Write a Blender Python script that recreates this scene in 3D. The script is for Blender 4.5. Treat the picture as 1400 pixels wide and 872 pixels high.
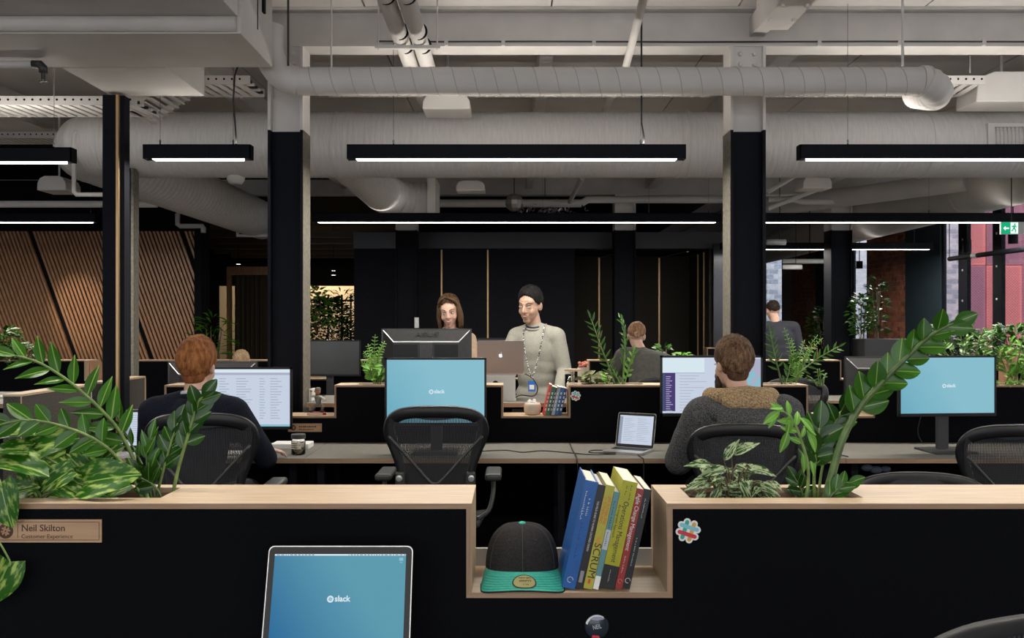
import bpy, bmesh, math, random
from mathutils import Vector, Matrix, noise as mnoise
for _o in list(bpy.data.objects):
    bpy.data.objects.remove(_o)
scene = bpy.context.scene
COL = scene.collection
PI = math.pi
R = math.radians
F = 1200.0      # focal length in pixels of the 1400 px wide frame
H = 1.49        # camera height
# ---------------------------------------------------------------- camera
cam_d = bpy.data.cameras.new('camera')
cam = bpy.data.objects.new('camera', cam_d)
COL.objects.link(cam)
cam.location = (0, 0, H)
cam.rotation_euler = (R(90), 0, 0)
cam_d.sensor_width = 36
cam_d.sensor_fit = 'HORIZONTAL'
cam_d.lens = 36 * F / 1400
cam_d.shift_y = 4 / 1400
cam_d.clip_start = 0.05
cam_d.clip_end = 200
scene.camera = cam
# ---------------------------------------------------------------- world (bright overcast daylight)
WORLD = 3.2
world = bpy.data.worlds.new('world')
scene.world = world
world.use_nodes = True
wn = world.node_tree
wn.nodes.clear()
bg = wn.nodes.new('ShaderNodeBackground')
bg.inputs['Color'].default_value = (0.90, 0.94, 1.0, 1)
bg.inputs['Strength'].default_value = WORLD
wo = wn.nodes.new('ShaderNodeOutputWorld')
wn.links.new(bg.outputs[0], wo.inputs[0])
# ---------------------------------------------------------------- exposure
vs = scene.view_settings
vs.view_transform = 'Standard'
vs.look = 'None'
vs.gamma = 1
vs.exposure = 0.0
vs.use_curve_mapping = False
LAMP_DOWN = 26.0   # watts per metre of pendant, downwards
UP_FILL = 5.5     # watts per metre of the added upward fill onto the ceiling


def P(px, py, Y):
    """world point seen at a pixel of the photograph at distance Y"""
    return Vector(((px - 700) * Y / F, Y, H + (440 - py) * Y / F))


# ================================================================ mesh builder
class MB:
    def __init__(self):
        self.v = []; self.f = []; self.m = []

    def add(self, vs_, fs, M=None, mi=0):
        n = len(self.v)
        for p in vs_:
            p = Vector(p)
            self.v.append(M @ p if M is not None else p)
        for f in fs:
            self.f.append([i + n for i in f]); self.m.append(mi)
        return self

    def box(self, x0, x1, y0, y1, z0, z1, M=None, mi=0):
        vs_ = [(x0, y0, z0), (x1, y0, z0), (x1, y1, z0), (x0, y1, z0), (x0, y0, z1), (x1, y0, z1), (x1, y1, z1), (x0, y1, z1)]
        fs = [(0, 3, 2, 1), (4, 5, 6, 7), (0, 1, 5, 4), (1, 2, 6, 5), (2, 3, 7, 6), (3, 0, 4, 7)]
        return self.add(vs_, fs, M, mi)

    def quad(self, a, b, c, d, M=None, mi=0):
        return self.add([a, b, c, d], [(0, 1, 2, 3)], M, mi)

    def prism(self, poly, depth, M=None, mi=0):
        """poly in x,z ; extruded along +y by depth"""
        n = len(poly)
        vs_ = [(p[0], 0, p[1]) for p in poly] + [(p[0], depth, p[1]) for p in poly]
        fs = [tuple(range(n)), tuple(range(2 * n - 1, n - 1, -1))]
        for i in range(n):
            j = (i + 1) % n
            fs.append((i, i + n, j + n, j))
        return self.add(vs_, fs, M, mi)

    def tube(self, pts, r, n=10, M=None, mi=0, cap=True, sx=1.0, up=None):
        pts = [Vector(p) for p in pts]
        k = len(pts)
        rr = r if isinstance(r, (list, tuple)) else [r] * k
        vs_ = []; fs = []
        t0 = (pts[1] - pts[0]).normalized()
        a = Vector(up) if up is not None else (Vector((0, 0, 1)) if abs(t0.z) < .9 else Vector((1, 0, 0)))
        nrm = (a - t0 * a.dot(t0)).normalized()
        for i in range(k):
            if i == 0: t = pts[1] - pts[0]
            elif i == k - 1: t = pts[-1] - pts[-2]
            else: t = (pts[i + 1] - pts[i]).normalized() + (pts[i] - pts[i - 1]).normalized()
            if t.length < 1e-9: t = t0
            t = t.normalized()
            nrm = (nrm - t * nrm.dot(t))
            if nrm.length < 1e-6: nrm = t.orthogonal()
            nrm.normalize()
            b = t.cross(nrm)
            for j in range(n):
                an = 2 * PI * j / n
                vs_.append(pts[i] + (nrm * math.cos(an) + b * math.sin(an) * sx) * rr[i])
        for i in range(k - 1):
            for j in range(n):
                j2 = (j + 1) % n
                fs.append((i * n + j, i * n + j2, (i + 1) * n + j2, (i + 1) * n + j))
        if cap:
            fs.append(tuple(range(n - 1, -1, -1)))
            fs.append(tuple((k - 1) * n + j for j in range(n)))
        return self.add(vs_, fs, M, mi)

    def lathe(self, prof, n=24, M=None, mi=0):
        """prof list of (r,z) around the z axis"""
        vs_ = []; fs = []
        for (r, z) in prof:
            for j in range(n):
                an = 2 * PI * j / n
                vs_.append((r * math.cos(an), r * math.sin(an), z))
        for i in range(len(prof) - 1):
            for j in range(n):
                j2 = (j + 1) % n
                fs.append((i * n + j, i * n + j2, (i + 1) * n + j2, (i + 1) * n + j))
        if prof[0][0] > 1e-5: fs.append(tuple(range(n - 1, -1, -1)))
        if prof[-1][0] > 1e-5: fs.append(tuple((len(prof) - 1) * n + j for j in range(n)))
        return self.add(vs_, fs, M, mi)

    def ell(self, c, r, Rm=None, n=16, k=10, M=None, mi=0):
        vs_ = []; fs = []
        c = Vector(c)
        for i in range(k + 1):
            th = PI * i / k
            for j in range(n):
                an = 2 * PI * j / n
                p = Vector((r[0] * math.sin(th) * math.cos(an), r[1] * math.sin(th) * math.sin(an), -r[2] * math.cos(th)))
                if Rm is not None: p = Rm @ p
                vs_.append(c + p)
        for i in range(k):
            for j in range(n):
                j2 = (j + 1) % n
                fs.append((i * n + j, i * n + j2, (i + 1) * n + j2, (i + 1) * n + j))
        return self.add(vs_, fs, M, mi)

    def caps(self, p0, p1, r0, r1, n=14, M=None, mi=0):
        """tapered capsule"""
        p0 = Vector(p0); p1 = Vector(p1)
        d = (p1 - p0)
        L = max(d.length, 1e-5); d = d / L
        pts = []; rr = []
        for a in (90, 65, 40, 20):
            pts.append(p0 - d * r0 * math.sin(R(a))); rr.append(max(r0 * math.cos(R(a)), r0 * .03))
        for t in (0, .25, .5, .75, 1):
            pts.append(p0 + d * L * t); rr.append(r0 + (r1 - r0) * t)
        for a in (20, 40, 65, 90):
            pts.append(p1 + d * r1 * math.sin(R(a))); rr.append(max(r1 * math.cos(R(a)), r1 * .03))
        return self.tube(pts, rr, n, M, mi)

    def grid(self, fn, nu, nv, M=None, mi=0):
        vs_ = [fn(i / nu, j / nv) for j in range(nv + 1) for i in range(nu + 1)]
        fs = []
        for j in range(nv):
            for i in range(nu):
                a = j * (nu + 1) + i
                fs.append((a, a + 1, a + nu + 2, a + nu + 1))
        return self.add(vs_, fs, M, mi)

    def build(self, name, mats, parent=None, smooth=False, bevel=0, bseg=2, kind=None, autos=False):
        if not isinstance(mats, (list, tuple)): mats = [mats]
        if parent is not None:
            org = parent['_o'] if '_o' in parent else (0, 0, 0)
            org = Vector(org)
        else:
            lo = Vector((min(p.x for p in self.v), min(p.y for p in self.v), min(p.z for p in self.v)))
            hi = Vector((max(p.x for p in self.v), max(p.y for p in self.v), max(p.z for p in self.v)))
            org = Vector(((lo.x + hi.x) / 2, (lo.y + hi.y) / 2, lo.z))
        me = bpy.data.meshes.new(name)
        me.from_pydata([p - org for p in self.v], [], self.f)
        for m in mats: me.materials.append(m)
        if len(mats) > 1:
            me.polygons.foreach_set('material_index', self.m)
        if smooth:
            me.polygons.foreach_set('use_smooth', [True] * len(me.polygons))
        me.update()
        bm = bmesh.new(); bm.from_mesh(me)
        if not kind == 'stuff':
            bmesh.ops.remove_doubles(bm, verts=bm.verts, dist=1e-6)
        bmesh.ops.recalc_face_normals(bm, faces=bm.faces)
        bm.to_mesh(me); bm.free()
        if autos:
            try: me.set_sharp_from_angle(angle=R(35))
            except Exception: pass
        o = bpy.data.objects.new(name, me)
        COL.objects.link(o)
        if parent is not None:
            o.parent = parent
            if '_o' in parent: o['_o'] = tuple(org)
        else:
            o.location = org
            o['_o'] = tuple(org)
        if bevel:
            b = o.modifiers.new('bevel', 'BEVEL'); b.width = bevel; b.segments = bseg
            b.limit_method = 'ANGLE'; b.angle_limit = R(40)
            if smooth is False:
                me.polygons.foreach_set('use_smooth', [True] * len(me.polygons))
                b.harden_normals = True
        if kind: o['kind'] = kind
        return o


def tag(o, label, cat, group=None, kind=None):
    o['label'] = label
    o['category'] = cat
    if group: o['group'] = group
    if kind: o['kind'] = kind
    return o


def thing(name, label, cat, loc=(0, 0, 0), group=None, rz=0, world=True):
    """an Empty at the thing's base; children built afterwards use world coordinates when world is set"""
    o = bpy.data.objects.new(name, None)
    COL.objects.link(o)
    o.empty_display_size = .1
    o.location = loc
    o.rotation_euler = (0, 0, rz)
    if world: o['_o'] = tuple(loc)
    return tag(o, label, cat, group)


def dup(o, parent=None, keep=True):
    c = o.copy()
    COL.objects.link(c)
    if parent is not None: c.parent = parent
    for ch in [q for q in o.children]:
        dup(ch, c)
    return c


def struct(name, mb, mat_, bevel=0, **k):
    o = mb.build(name, mat_, bevel=bevel, **k)
    o['kind'] = 'structure'
    return o


# ================================================================ materials
def mat(name, col, rough=.6, metal=0., var=0., scale=20., bump=0., stretch=(1, 1, 1), spec=.5, col2=None, alpha=1, trans=0., detail=3, sheen=0., lo=.35, hi=.65, emit=None, estr=0.):
    m = bpy.data.materials.new(name)
    m.use_nodes = True
    nt = m.node_tree
    b = nt.nodes['Principled BSDF']
    b.inputs['Base Color'].default_value = (*col, 1)
    b.inputs['Roughness'].default_value = rough
    b.inputs['Metallic'].default_value = metal
    b.inputs['Specular IOR Level'].default_value = spec
    if trans: b.inputs['Transmission Weight'].default_value = trans
    if sheen: b.inputs['Sheen Weight'].default_value = sheen
    if alpha < 1: b.inputs['Alpha'].default_value = alpha
    if emit:
        b.inputs['Emission Color'].default_value = (*emit, 1)
        b.inputs['Emission Strength'].default_value = estr
    if var or col2 or bump:
        tc = nt.nodes.new('ShaderNodeTexCoord')
        mp = nt.nodes.new('ShaderNodeMapping')
        mp.inputs['Scale'].default_value = stretch
        nz = nt.nodes.new('ShaderNodeTexNoise')
        nz.inputs['Scale'].default_value = scale
        nz.inputs['Detail'].default_value = detail
        nt.links.new(tc.outputs['Object'], mp.inputs['Vector'])
        nt.links.new(mp.outputs[0], nz.inputs['Vector'])
        if var or col2:
            cr = nt.nodes.new('ShaderNodeValToRGB')
            c1 = tuple(c * (1 - var) for c in col)
            c2 = col2 if col2 else tuple(min(1, c * (1 + var)) for c in col)
            cr.color_ramp.elements[0].position = lo
            cr.color_ramp.elements[0].color = (*c1, 1)
            cr.color_ramp.elements[1].position = hi
            cr.color_ramp.elements[1].color = (*c2, 1)
            nt.links.new(nz.outputs['Fac'], cr.inputs[0])
            nt.links.new(cr.outputs[0], b.inputs['Base Color'])
        if bump:
            bp = nt.nodes.new('ShaderNodeBump')
            bp.inputs['Strength'].default_value = bump
            bp.inputs['Distance'].default_value = .01
            nt.links.new(nz.outputs['Fac'], bp.inputs['Height'])
            nt.links.new(bp.outputs[0], b.inputs['Normal'])
    return m


def emis(name, col, s, col2=None, scale=1.5, axis=0):
    m = bpy.data.materials.new(name)
    m.use_nodes = True
    nt = m.node_tree
    nt.nodes.clear()
    out = nt.nodes.new('ShaderNodeOutputMaterial')
    e = nt.nodes.new('ShaderNodeEmission')
    e.inputs['Color'].default_value = (*col, 1)
    e.inputs['Strength'].default_value = s
    nt.links.new(e.outputs[0], out.inputs[0])
    if col2:
        tc = nt.nodes.new('ShaderNodeTexCoord')
        mp = nt.nodes.new('ShaderNodeMapping')
        mp.inputs['Rotation'].default_value = (0, R(35), 0)
        mp.inputs['Scale'].default_value = (scale, scale, scale)
        mp.inputs['Location'].default_value = (.5, 0, 0)
        g = nt.nodes.new('ShaderNodeTexGradient')
        nz = nt.nodes.new('ShaderNodeTexNoise'); nz.inputs['Scale'].default_value = 3
        ad = nt.nodes.new('ShaderNodeMath'); ad.operation = 'MULTIPLY_ADD'
        ad.inputs[1].default_value = .25
        cr = nt.nodes.new('ShaderNodeValToRGB')
        cr.color_ramp.elements[0].color = (*col, 1)
        cr.color_ramp.elements[1].color = (*col2, 1)
        nt.links.new(tc.outputs['Object'], mp.inputs[0])
        nt.links.new(mp.outputs[0], g.inputs[0])
        nt.links.new(tc.outputs['Object'], nz.inputs[0])
        nt.links.new(nz.outputs['Fac'], ad.inputs[0])
        nt.links.new(g.outputs['Fac'], ad.inputs[2])
        nt.links.new(ad.outputs[0], cr.inputs[0])
        nt.links.new(cr.outputs[0], e.inputs['Color'])
    return m


def leafmat(name, col, rib, rough=.35, patch=None, pscale=9, plo=.5, phi=.62):
    """leaf with a lighter midrib (local y axis) and optional pale variegation"""
    m = bpy.data.materials.new(name)
    m.use_nodes = True
    nt = m.node_tree
    b = nt.nodes['Principled BSDF']
    b.inputs['Roughness'].default_value = rough
    tc = nt.nodes.new('ShaderNodeTexCoord')
    nz = nt.nodes.new('ShaderNodeTexNoise')
    nz.inputs['Scale'].default_value = pscale
    nz.inputs['Detail'].default_value = 4
    mp = nt.nodes.new('ShaderNodeMapping')
    mp.inputs['Scale'].default_value = (2.6, .8, 1)
    mp.inputs['Rotation'].default_value = (0, 0, .35)
    nt.links.new(tc.outputs['Object'], mp.inputs[0])
    oi = nt.nodes.new('ShaderNodeObjectInfo')
    ad = nt.nodes.new('ShaderNodeVectorMath'); ad.operation = 'ADD'
    nt.links.new(mp.outputs[0], ad.inputs[0]); nt.links.new(oi.outputs['Random'], ad.inputs[1])
    nt.links.new(ad.outputs[0], nz.inputs['Vector'])
    cr = nt.nodes.new('ShaderNodeValToRGB')
    cr.color_ramp.elements[0].color = (*col, 1)
    if patch:
        cr.color_ramp.elements[0].position = plo; cr.color_ramp.elements[1].position = phi
        cr.color_ramp.elements[1].color = (*patch, 1)
    else:
        cr.color_ramp.elements[0].position = .3; cr.color_ramp.elements[1].position = .8
        cr.color_ramp.elements[1].color = (*[min(1, c * 1.9) for c in col], 1)
    nt.links.new(nz.outputs['Fac'], cr.inputs[0])
    sx = nt.nodes.new('ShaderNodeSeparateXYZ')
    nt.links.new(tc.outputs['Object'], sx.inputs[0])
    ab = nt.nodes.new('ShaderNodeMath'); ab.operation = 'ABSOLUTE'
    nt.links.new(sx.outputs['X'], ab.inputs[0])
    lt = nt.nodes.new('ShaderNodeMath'); lt.operation = 'LESS_THAN'; lt.inputs[1].default_value = .0011
    nt.links.new(ab.outputs[0], lt.inputs[0])
    mx = nt.nodes.new('ShaderNodeMix'); mx.data_type = 'RGBA'
    nt.links.new(lt.outputs[0], mx.inputs['Factor'])
    nt.links.new(cr.outputs[0], mx.inputs['A'])
    mx.inputs['B'].default_value = (*rib, 1)
    nt.links.new(mx.outputs['Result'], b.inputs['Base Color'])
    b.inputs['Specular IOR Level'].default_value = .28
    return m


def wood(name, c1, c2, sc=(1.2, 22, 22), rough=.45):
    return mat(name, c1, rough=rough, col2=c2, scale=5, stretch=sc, detail=6, lo=.3, hi=.7)


M = {}
M['felt'] = mat('black_felt', (.0022, .0026, .004), rough=1, var=.35, scale=350, bump=.3, spec=.15)
M['felt_grey'] = mat('grey_felt', (.075, .068, .06), rough=1, var=.35, scale=160, bump=.3, spec=.15)
M['oak'] = wood('oak_ply', (.40, .285, .18), (.54, .41, .275))
M['oak_edge'] = wood('oak_edge', (.24, .145, .085), (.33, .21, .13))  # darker copy of the oak, front-face shade put into the colour
M['oak_v'] = wood('oak_ply_upright', (.38, .26, .16), (.5, .37, .24), sc=(22, 22, 1.2))
M['oak_shaded_edge_v'] = wood('oak_shaded_edge_upright', (.24, .145, .085), (.33, .21, .13), sc=(22, 22, 1.2))  # upright grain, same shade put into the colour
M['lino'] = mat('olive_linoleum', (.135, .127, .108), rough=.55, var=.06, scale=30)
M['desk_edge'] = wood('desk_edge', (.30, .185, .115), (.42, .28, .18))
M['white_duct'] = mat('duct_paint', (.62, .59, .565), rough=.62, var=.05, scale=3)
M['white_fabric'] = mat('duct_cloth', (.64, .615, .595), rough=.8, var=.06, scale=9, stretch=(14, 1, 1), bump=.25)
M['white_steel'] = mat('painted_steel', (.60, .57, .545), rough=.55, var=.05, scale=5)
M['ceiling'] = mat('ceiling_board', (.50, .475, .455), rough=.85, var=.05, scale=2)
M['black_steel'] = mat('black_steel', (.003, .004, .008), rough=.75, var=.25, scale=25, spec=.2)
M['bronze'] = mat('bronze_and_lit_flange', (.14, .125, .095), rough=.6, metal=.0, var=.25, scale=40, bump=.2)  # tan stands in for lamp light on column flanges; bronze on rear post
M['brass'] = mat('brass', (.5, .33, .17), rough=.4, metal=.8)
M['black_paint'] = mat('black_paint', (.004, .004, .005), rough=.9, var=.2, scale=8, spec=.2)
M['black_panel'] = mat('black_felt_panel', (.016, .017, .021), rough=.95, var=.25, scale=120, bump=.2, spec=.2)
M['brown_panel'] = mat('dark_brown_panel', (.040, .034, .027), rough=.9, var=.25, scale=100, spec=.2)
M['carpet'] = mat('carpet', (.035, .034, .036), rough=1, var=.5, scale=260, bump=.3, spec=.1)
M['slat'] = wood('timber_slat', (.36, .175, .09), (.54, .30, .17), sc=(18, 18, 1.3), rough=.35)
M['blk_plastic'] = mat('black_plastic', (.008, .008, .0095), rough=.45, spec=.35, var=.1, scale=50)
M['grey_plastic'] = mat('graphite_plastic', (.04, .04, .038), rough=.45, var=.1, scale=50)
M['mon_back'] = mat('monitor_shell', (.035, .035, .036), rough=.4, var=.1, scale=40)
M['silver'] = mat('silver_trim', (.55, .55, .56), rough=.35, metal=.7)
M['alu'] = mat('aluminium', (.52, .50, .48), rough=.35, metal=.85)
M['taupe_alu'] = mat('warm_aluminium', (.36, .29, .26), rough=.45, metal=.5)
M['rubber'] = mat('cable_rubber', (.012, .012, .012), rough=.5)
M['white_pl'] = mat('white_plastic', (.7, .7, .68), rough=.4)
M['soil'] = mat('potting_soil', (.02, .014, .009), rough=1, var=.6, scale=60, bump=1.)
M['glass'] = mat('glass', (1, 1, 1), rough=.02, trans=1., spec=.5)
M['zz_leaf'] = leafmat('glossy_leaf', (.018, .07, .004), (.16, .27, .05), rough=.28)
M['zz_dark'] = leafmat('dark_glossy_leaf', (.009, .036, .003), (.10, .19, .04), rough=.26)
M['bright_leaf'] = leafmat('bright_leaf', (.075, .20, .018), (.22, .36, .1), rough=.45)
M['pothos_leaf'] = leafmat('variegated_leaf', (.016, .085, .004), (.22, .34, .08), rough=.38, patch=(.27, .38, .085), pscale=42, plo=.50, phi=.64)
M['aglao_leaf'] = leafmat('silver_striped_leaf', (.02, .06, .01), (.25, .33, .16), rough=.45, patch=(.30, .36, .20), pscale=85, plo=.50, phi=.56)
M['purple_leaf'] = leafmat('bronze_green_leaf', (.12, .15, .05), (.4, .42, .2), rough=.45, patch=(.08, .035, .03), pscale=45)
M['stem'] = mat('green_stem', (.13, .2, .045), rough=.45, var=.3, scale=30)
M['stem_dark'] = mat('dark_green_stem', (.06, .11, .025), rough=.4, var=.3, scale=30)
M['stem_brown'] = mat('brown_stem', (.10, .075, .035), rough=.6, var=.3, scale=30)
M['skin'] = mat('skin', (.54, .33, .245), rough=.5, var=.07, scale=25)
M['skin_tan'] = mat('tan_skin', (.46, .28, .195), rough=.5, var=.07, scale=25)
M['led'] = emis('led_diffuser', (1.0, .93, .80), 9.0)
M['led_dim'] = emis('led_tube', (1.0, .93, .82), 3.0)
M['white_em'] = emis('screen_white', (.82, .88, 1.0), .72)
M['paper'] = mat('paper_pages', (.72, .69, .58), rough=.8, var=.15, scale=400, stretch=(1, 1, 1))


# ================================================================ text
def text(body, size, Mx, material, parent, name='lettering', extr=.0004, align='CENTER', sx=1.0, shear=0, bold=0.):
    """flat lettering: local x right, local y up, mapped by the world matrix Mx"""
    cu = bpy.data.curves.new(name, 'FONT')
    cu.body = body; cu.size = size; cu.extrude = extr
    cu.align_x = align; cu.align_y = 'CENTER'; cu.shear = shear; cu.offset = bold * size
    cu.resolution_u = 3
    t = bpy.data.objects.new(name, cu)
    COL.objects.link(t)
    bpy.context.view_layer.update()
    me = bpy.data.meshes.new_from_object(t.evaluated_get(bpy.context.evaluated_depsgraph_get()))
    bpy.data.objects.remove(t)
    bpy.data.curves.remove(cu)
    me.transform(Matrix.Diagonal((sx, 1, 1, 1)))
    me.transform(Mx)
    org = Vector(parent['_o']) if (parent is not None and '_o' in parent) else Vector((0, 0, 0))
    me.transform(Matrix.Translation(-org))
    me.materials.clear(); me.materials.append(material)
    o = bpy.data.objects.new(name, me)
    COL.objects.link(o)
    if parent is not None: o.parent = parent
    return o


FRONT = Matrix(((1, 0, 0, 0), (0, 0, -1, 0), (0, 1, 0, 0), (0, 0, 0, 1)))   # text plane facing -Y (the camera)


def frontM(p, rz=0, tilt=0, roll=0):
    return Matrix.Translation(p) @ Matrix.Rotation(rz, 4, 'Z') @ Matrix.Rotation(tilt, 4, 'X') @ FRONT @ Matrix.Rotation(roll, 4, 'Z')


def rrect(w, h, r, n=5):
    pts = []
    for cx, cy, a0 in ((w / 2 - r, h / 2 - r, 0), (-w / 2 + r, h / 2 - r, 90), (-w / 2 + r, -h / 2 + r, 180), (w / 2 - r, -h / 2 + r, 270)):
        for i in range(n + 1):
            a = R(a0 + 90 * i / n)
            pts.append((cx + r * math.cos(a), cy + r * math.sin(a)))
    return pts


def flat(mb, poly, Mx, z0=0, z1=.0004, mi=0):
    """prism of an x,y polygon between z0 and z1 in the text plane"""
    n = len(poly)
    vs_ = [(p[0], p[1], z0) for p in poly] + [(p[0], p[1], z1) for p in poly]
    fs = [tuple(range(n - 1, -1, -1)), tuple(range(n, 2 * n))]
    for i in range(n):
        j = (i + 1) % n
        fs.append((i, j, j + n, i + n))
    mb.add(vs_, fs, Mx, mi)
# ================================================================ room shell
XR = 6.66
YB = 24.0
struct('floor', MB().box(-12, XR + .05, -6, 26, -.1, 0), M['carpet'])
ceil = struct('ceiling', MB().box(-12, XR + .05, -6, 26, 3.64, 3.8), M['ceiling'])
# ceiling boards with open joints
bxs = [-.986 + 1.25 * k for k in range(-8, 7)]
bys = [-6, -2.9, .1, 3.1, 5.9, 8.3, 10.7, 13.0]
for j in range(len(bys) - 1):
    for i in range(len(bxs) - 1):
        x0, x1 = bxs[i], min(bxs[i + 1], XR)
        if x0 > XR: continue
        MB().box(x0 + .006, x1 - .006, bys[j] + .006, bys[j + 1] - .006, 3.60, 3.64).build('ceiling_panel', M['ceiling'], ceil)
for i in range(7, len(bxs) - 1):
    x0, x1 = bxs[i] , min(bxs[i + 1], XR)
    if x0 > XR or x0 < 3: continue
    for y0 in (13.0, 15.4, 17.8, 20.2):
        MB().box(x0 + .006, x1 - .006, y0 + .006, y0 + 2.394, 3.60, 3.64).build('ceiling_panel', M['ceiling'], ceil)
struct('trim_1', MB().box(-12, 3.3, 13.02, 26, 3.50, 3.63), M['black_paint'])
struct('trim_2', MB().box(-12, -2.2, 10.2, 13.0, 3.56, 3.595), M['black_paint'])
struct('wall_left', MB().box(-9.2, -9, -6, 26, 0, 3.64), M['black_paint'])
struct('wall_back', MB().box(-12, XR + .05, YB, YB + .2, 0, 3.64), M['black_paint'])
# unseen wall behind the photographer; tall windows added to bring in frontal daylight
mb = MB()
mb.box(-9, XR + .05, -5.2, -5, 0, .35); mb.box(-9, XR + .05, -5.2, -5, 3.5, 3.64)
wx = [-9, -8.85, -5.25, -5.0, -1.35, -1.15, 2.55, 2.75, 6.5, XR + .05]
for i in range(0, len(wx), 2): mb.box(wx[i], wx[i + 1], -5.2, -5, .35, 3.5)
struct('wall_front', mb, M['ceiling'])
for k, i in enumerate((1, 3, 5, 7)):
    x0, x1 = wx[i], wx[i + 1]
    f = MB()
    for x in (x0, (x0 + x1) / 2 - .025, x1 - .05): f.box(x, x + .05, -5.14, -5.06, .35, 3.5)
    f.box(x0, x1, -5.14, -5.06, .35, .41); f.box(x0, x1, -5.14, -5.06, 3.44, 3.5); f.box(x0, x1, -5.14, -5.06, 2.0, 2.05)
    w = struct('window_%d' % (k + 1), f, M['black_steel'])
    # daylight portal in the opening (guides sky sampling, gives no light of its own)
    L = bpy.data.lights.new('daylight_portal', 'AREA'); L.shape = 'RECTANGLE'; L.size = x1 - x0; L.size_y = 3.15
    L.cycles.is_portal = True
    lo = bpy.data.objects.new('daylight_portal', L); COL.objects.link(lo)
    lo.location = ((x0 + x1) / 2, -5.04, 1.92); lo.rotation_euler = (R(90), 0, 0)


# ---------------------------------------------------------------- right wall, seen along its length
M['brick_a'] = mat('brick_red', (.34, .115, .062), rough=.85, var=.35, scale=14, bump=.4)
M['brick_b'] = mat('brick_brown', (.24, .085, .052), rough=.85, var=.35, scale=14, bump=.4)
M['mortar'] = mat('mortar', (.26, .20, .16), rough=.95, var=.2, scale=30)
M['wbrick_a'] = mat('pale_brick', (.52, .57, .63), rough=.8, var=.15, scale=9)
M['wbrick_b'] = mat('grey_brick', (.30, .36, .44), rough=.8, var=.2, scale=9)
M['wmortar'] = mat('pale_mortar', (.62, .68, .72), rough=.95)
M['teal_panel'] = mat('blue_black_panel', (.016, .03, .04), rough=.6, var=.1, scale=3)
M['red_metal'] = mat('red_cladding', (.42, .095, .09), rough=.55, var=.06, scale=2)
M['red_dark'] = mat('maroon_cladding', (.20, .06, .09), rough=.6, var=.06, scale=2)
M['red_hole'] = mat('cladding_holes', (.06, .03, .06), rough=.8)


def bricks(parent, axis, a0, a1, z0, z1, face, mats, mort, bl=.23, bh=.076, g=.012, thick=.1, nrm=-1, nname='brick'):
    """real proud bricks in one stuff mesh. axis 'Y': wall plane x=face running in y; axis 'X': plane y=face running in x"""
    b = MB(); rnd = random.Random(3)
    row = 0; z = z0
    while z < z1 - .01:
        zz = min(z + bh, z1)
        a = a0 - (bl / 2 if row % 2 else 0)
        while a < a1 - .01:
            s, e = max(a, a0), min(a + bl, a1)
            if e - s > .02:
                d = rnd.uniform(.008, .014); mi = rnd.randrange(len(mats))
                if axis == 'Y': b.box(face + nrm * d, face, s, e, z, zz, mi=mi)
                else: b.box(s, e, face + nrm * d, face, z, zz, mi=mi)
            a += bl + g
        z = zz + g; row += 1
    return b.build(nname, mats, parent, kind='stuff')


def yr(px): return XR * F / (px - 700)


wr = MB()
segs = [(-6, .5, 0, 3.64), (3.2, 4.2, 0, 3.64), (7.4, 8.4, 0, 3.64), (yr(1287), yr(1187), 0, 3.64), (yr(1165), yr(1070), 0, 3.64), (23.2, 26, 0, 3.64)]
for (a, b_, z0, z1) in segs: wr.box(XR, XR + .05, a, b_, z0, z1)
for (a, b_) in ((.5, 3.2), (4.2, 7.4), (8.4, yr(1287)), (yr(1187), yr(1165)), (yr(1070), 23.2)):
    wr.box(XR, XR + .05, a, b_, 3.3, 3.64); wr.box(XR, XR + .05, a, b_, 0, .35)
wall_r = struct('wall_right', wr, M['mortar'])
bricks(wall_r, 'Y', yr(1240) + .01, yr(1187), .0, 3.62, XR, [M['brick_a'], M['brick_b']], M['mortar'])
bricks(wall_r, 'Y', yr(1117), yr(1083), .0, 3.62, XR, [M['brick_a'], M['brick_b']], M['mortar'])
MB().box(XR - .03, XR - .002, yr(1287) - .02, yr(1240), 0, 3.6).build('pier_panel', M['teal_panel'], wall_r)
MB().box(XR - .03, XR - .002, yr(1138), yr(1117), 0, 3.6).build('pier_panel', M['teal_panel'], wall_r)
for k, (a, b_) in enumerate(((.5, 3.2), (4.2, 7.4), (8.4, yr(1287)), (yr(1187), yr(1165)), (yr(1070), 23.2))):
    f = MB()
    w = b_ - a
    f.box(XR, XR + .05, a, a + .07, .35, 3.3); f.box(XR, XR + .05, b_ - .07, b_, .35, 3.3)
    f.box(XR, XR + .05, a, b_, .35, .42); f.box(XR, XR + .05, a, b_, 3.23, 3.3)
    win = struct('window_%d' % (k + 5), f, M['black_steel'])
    mul = []
    if k == 2: mul = [(yr(1325), yr(1313)), (yr(1372), yr(1360)), (10.6, 10.75), (9.5, 9.65)]
    elif k < 2: mul = [(a + w / 3, a + w / 3 + .12), (a + 2 * w / 3, a + 2 * w / 3 + .12)]
    for (m0, m1) in mul:
        mm = MB().box(XR - .03, XR + .03, m0, m1, .35, 3.3).build('mullion', M['black_steel'], win)
        if k == 2:
            kb = MB()
            for zz in (.9, 1.35, 1.8, 2.25, 2.7, 3.1):
                kb.ell((XR - .032, (m0 + m1) / 2, zz), (.012, .018, .018), n=8, k=6)
            kb.build('bolt', M['silver'], mm)
    edges = [a + .07] + [q for mm_ in mul for q in mm_] + [b_ - .07]
    edges.sort()
    for i in range(0, len(edges), 2):
        MB().box(XR + .02, XR + .026, edges[i], edges[i + 1], .42, 3.23).build('pane', M['glass'], win)

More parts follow.
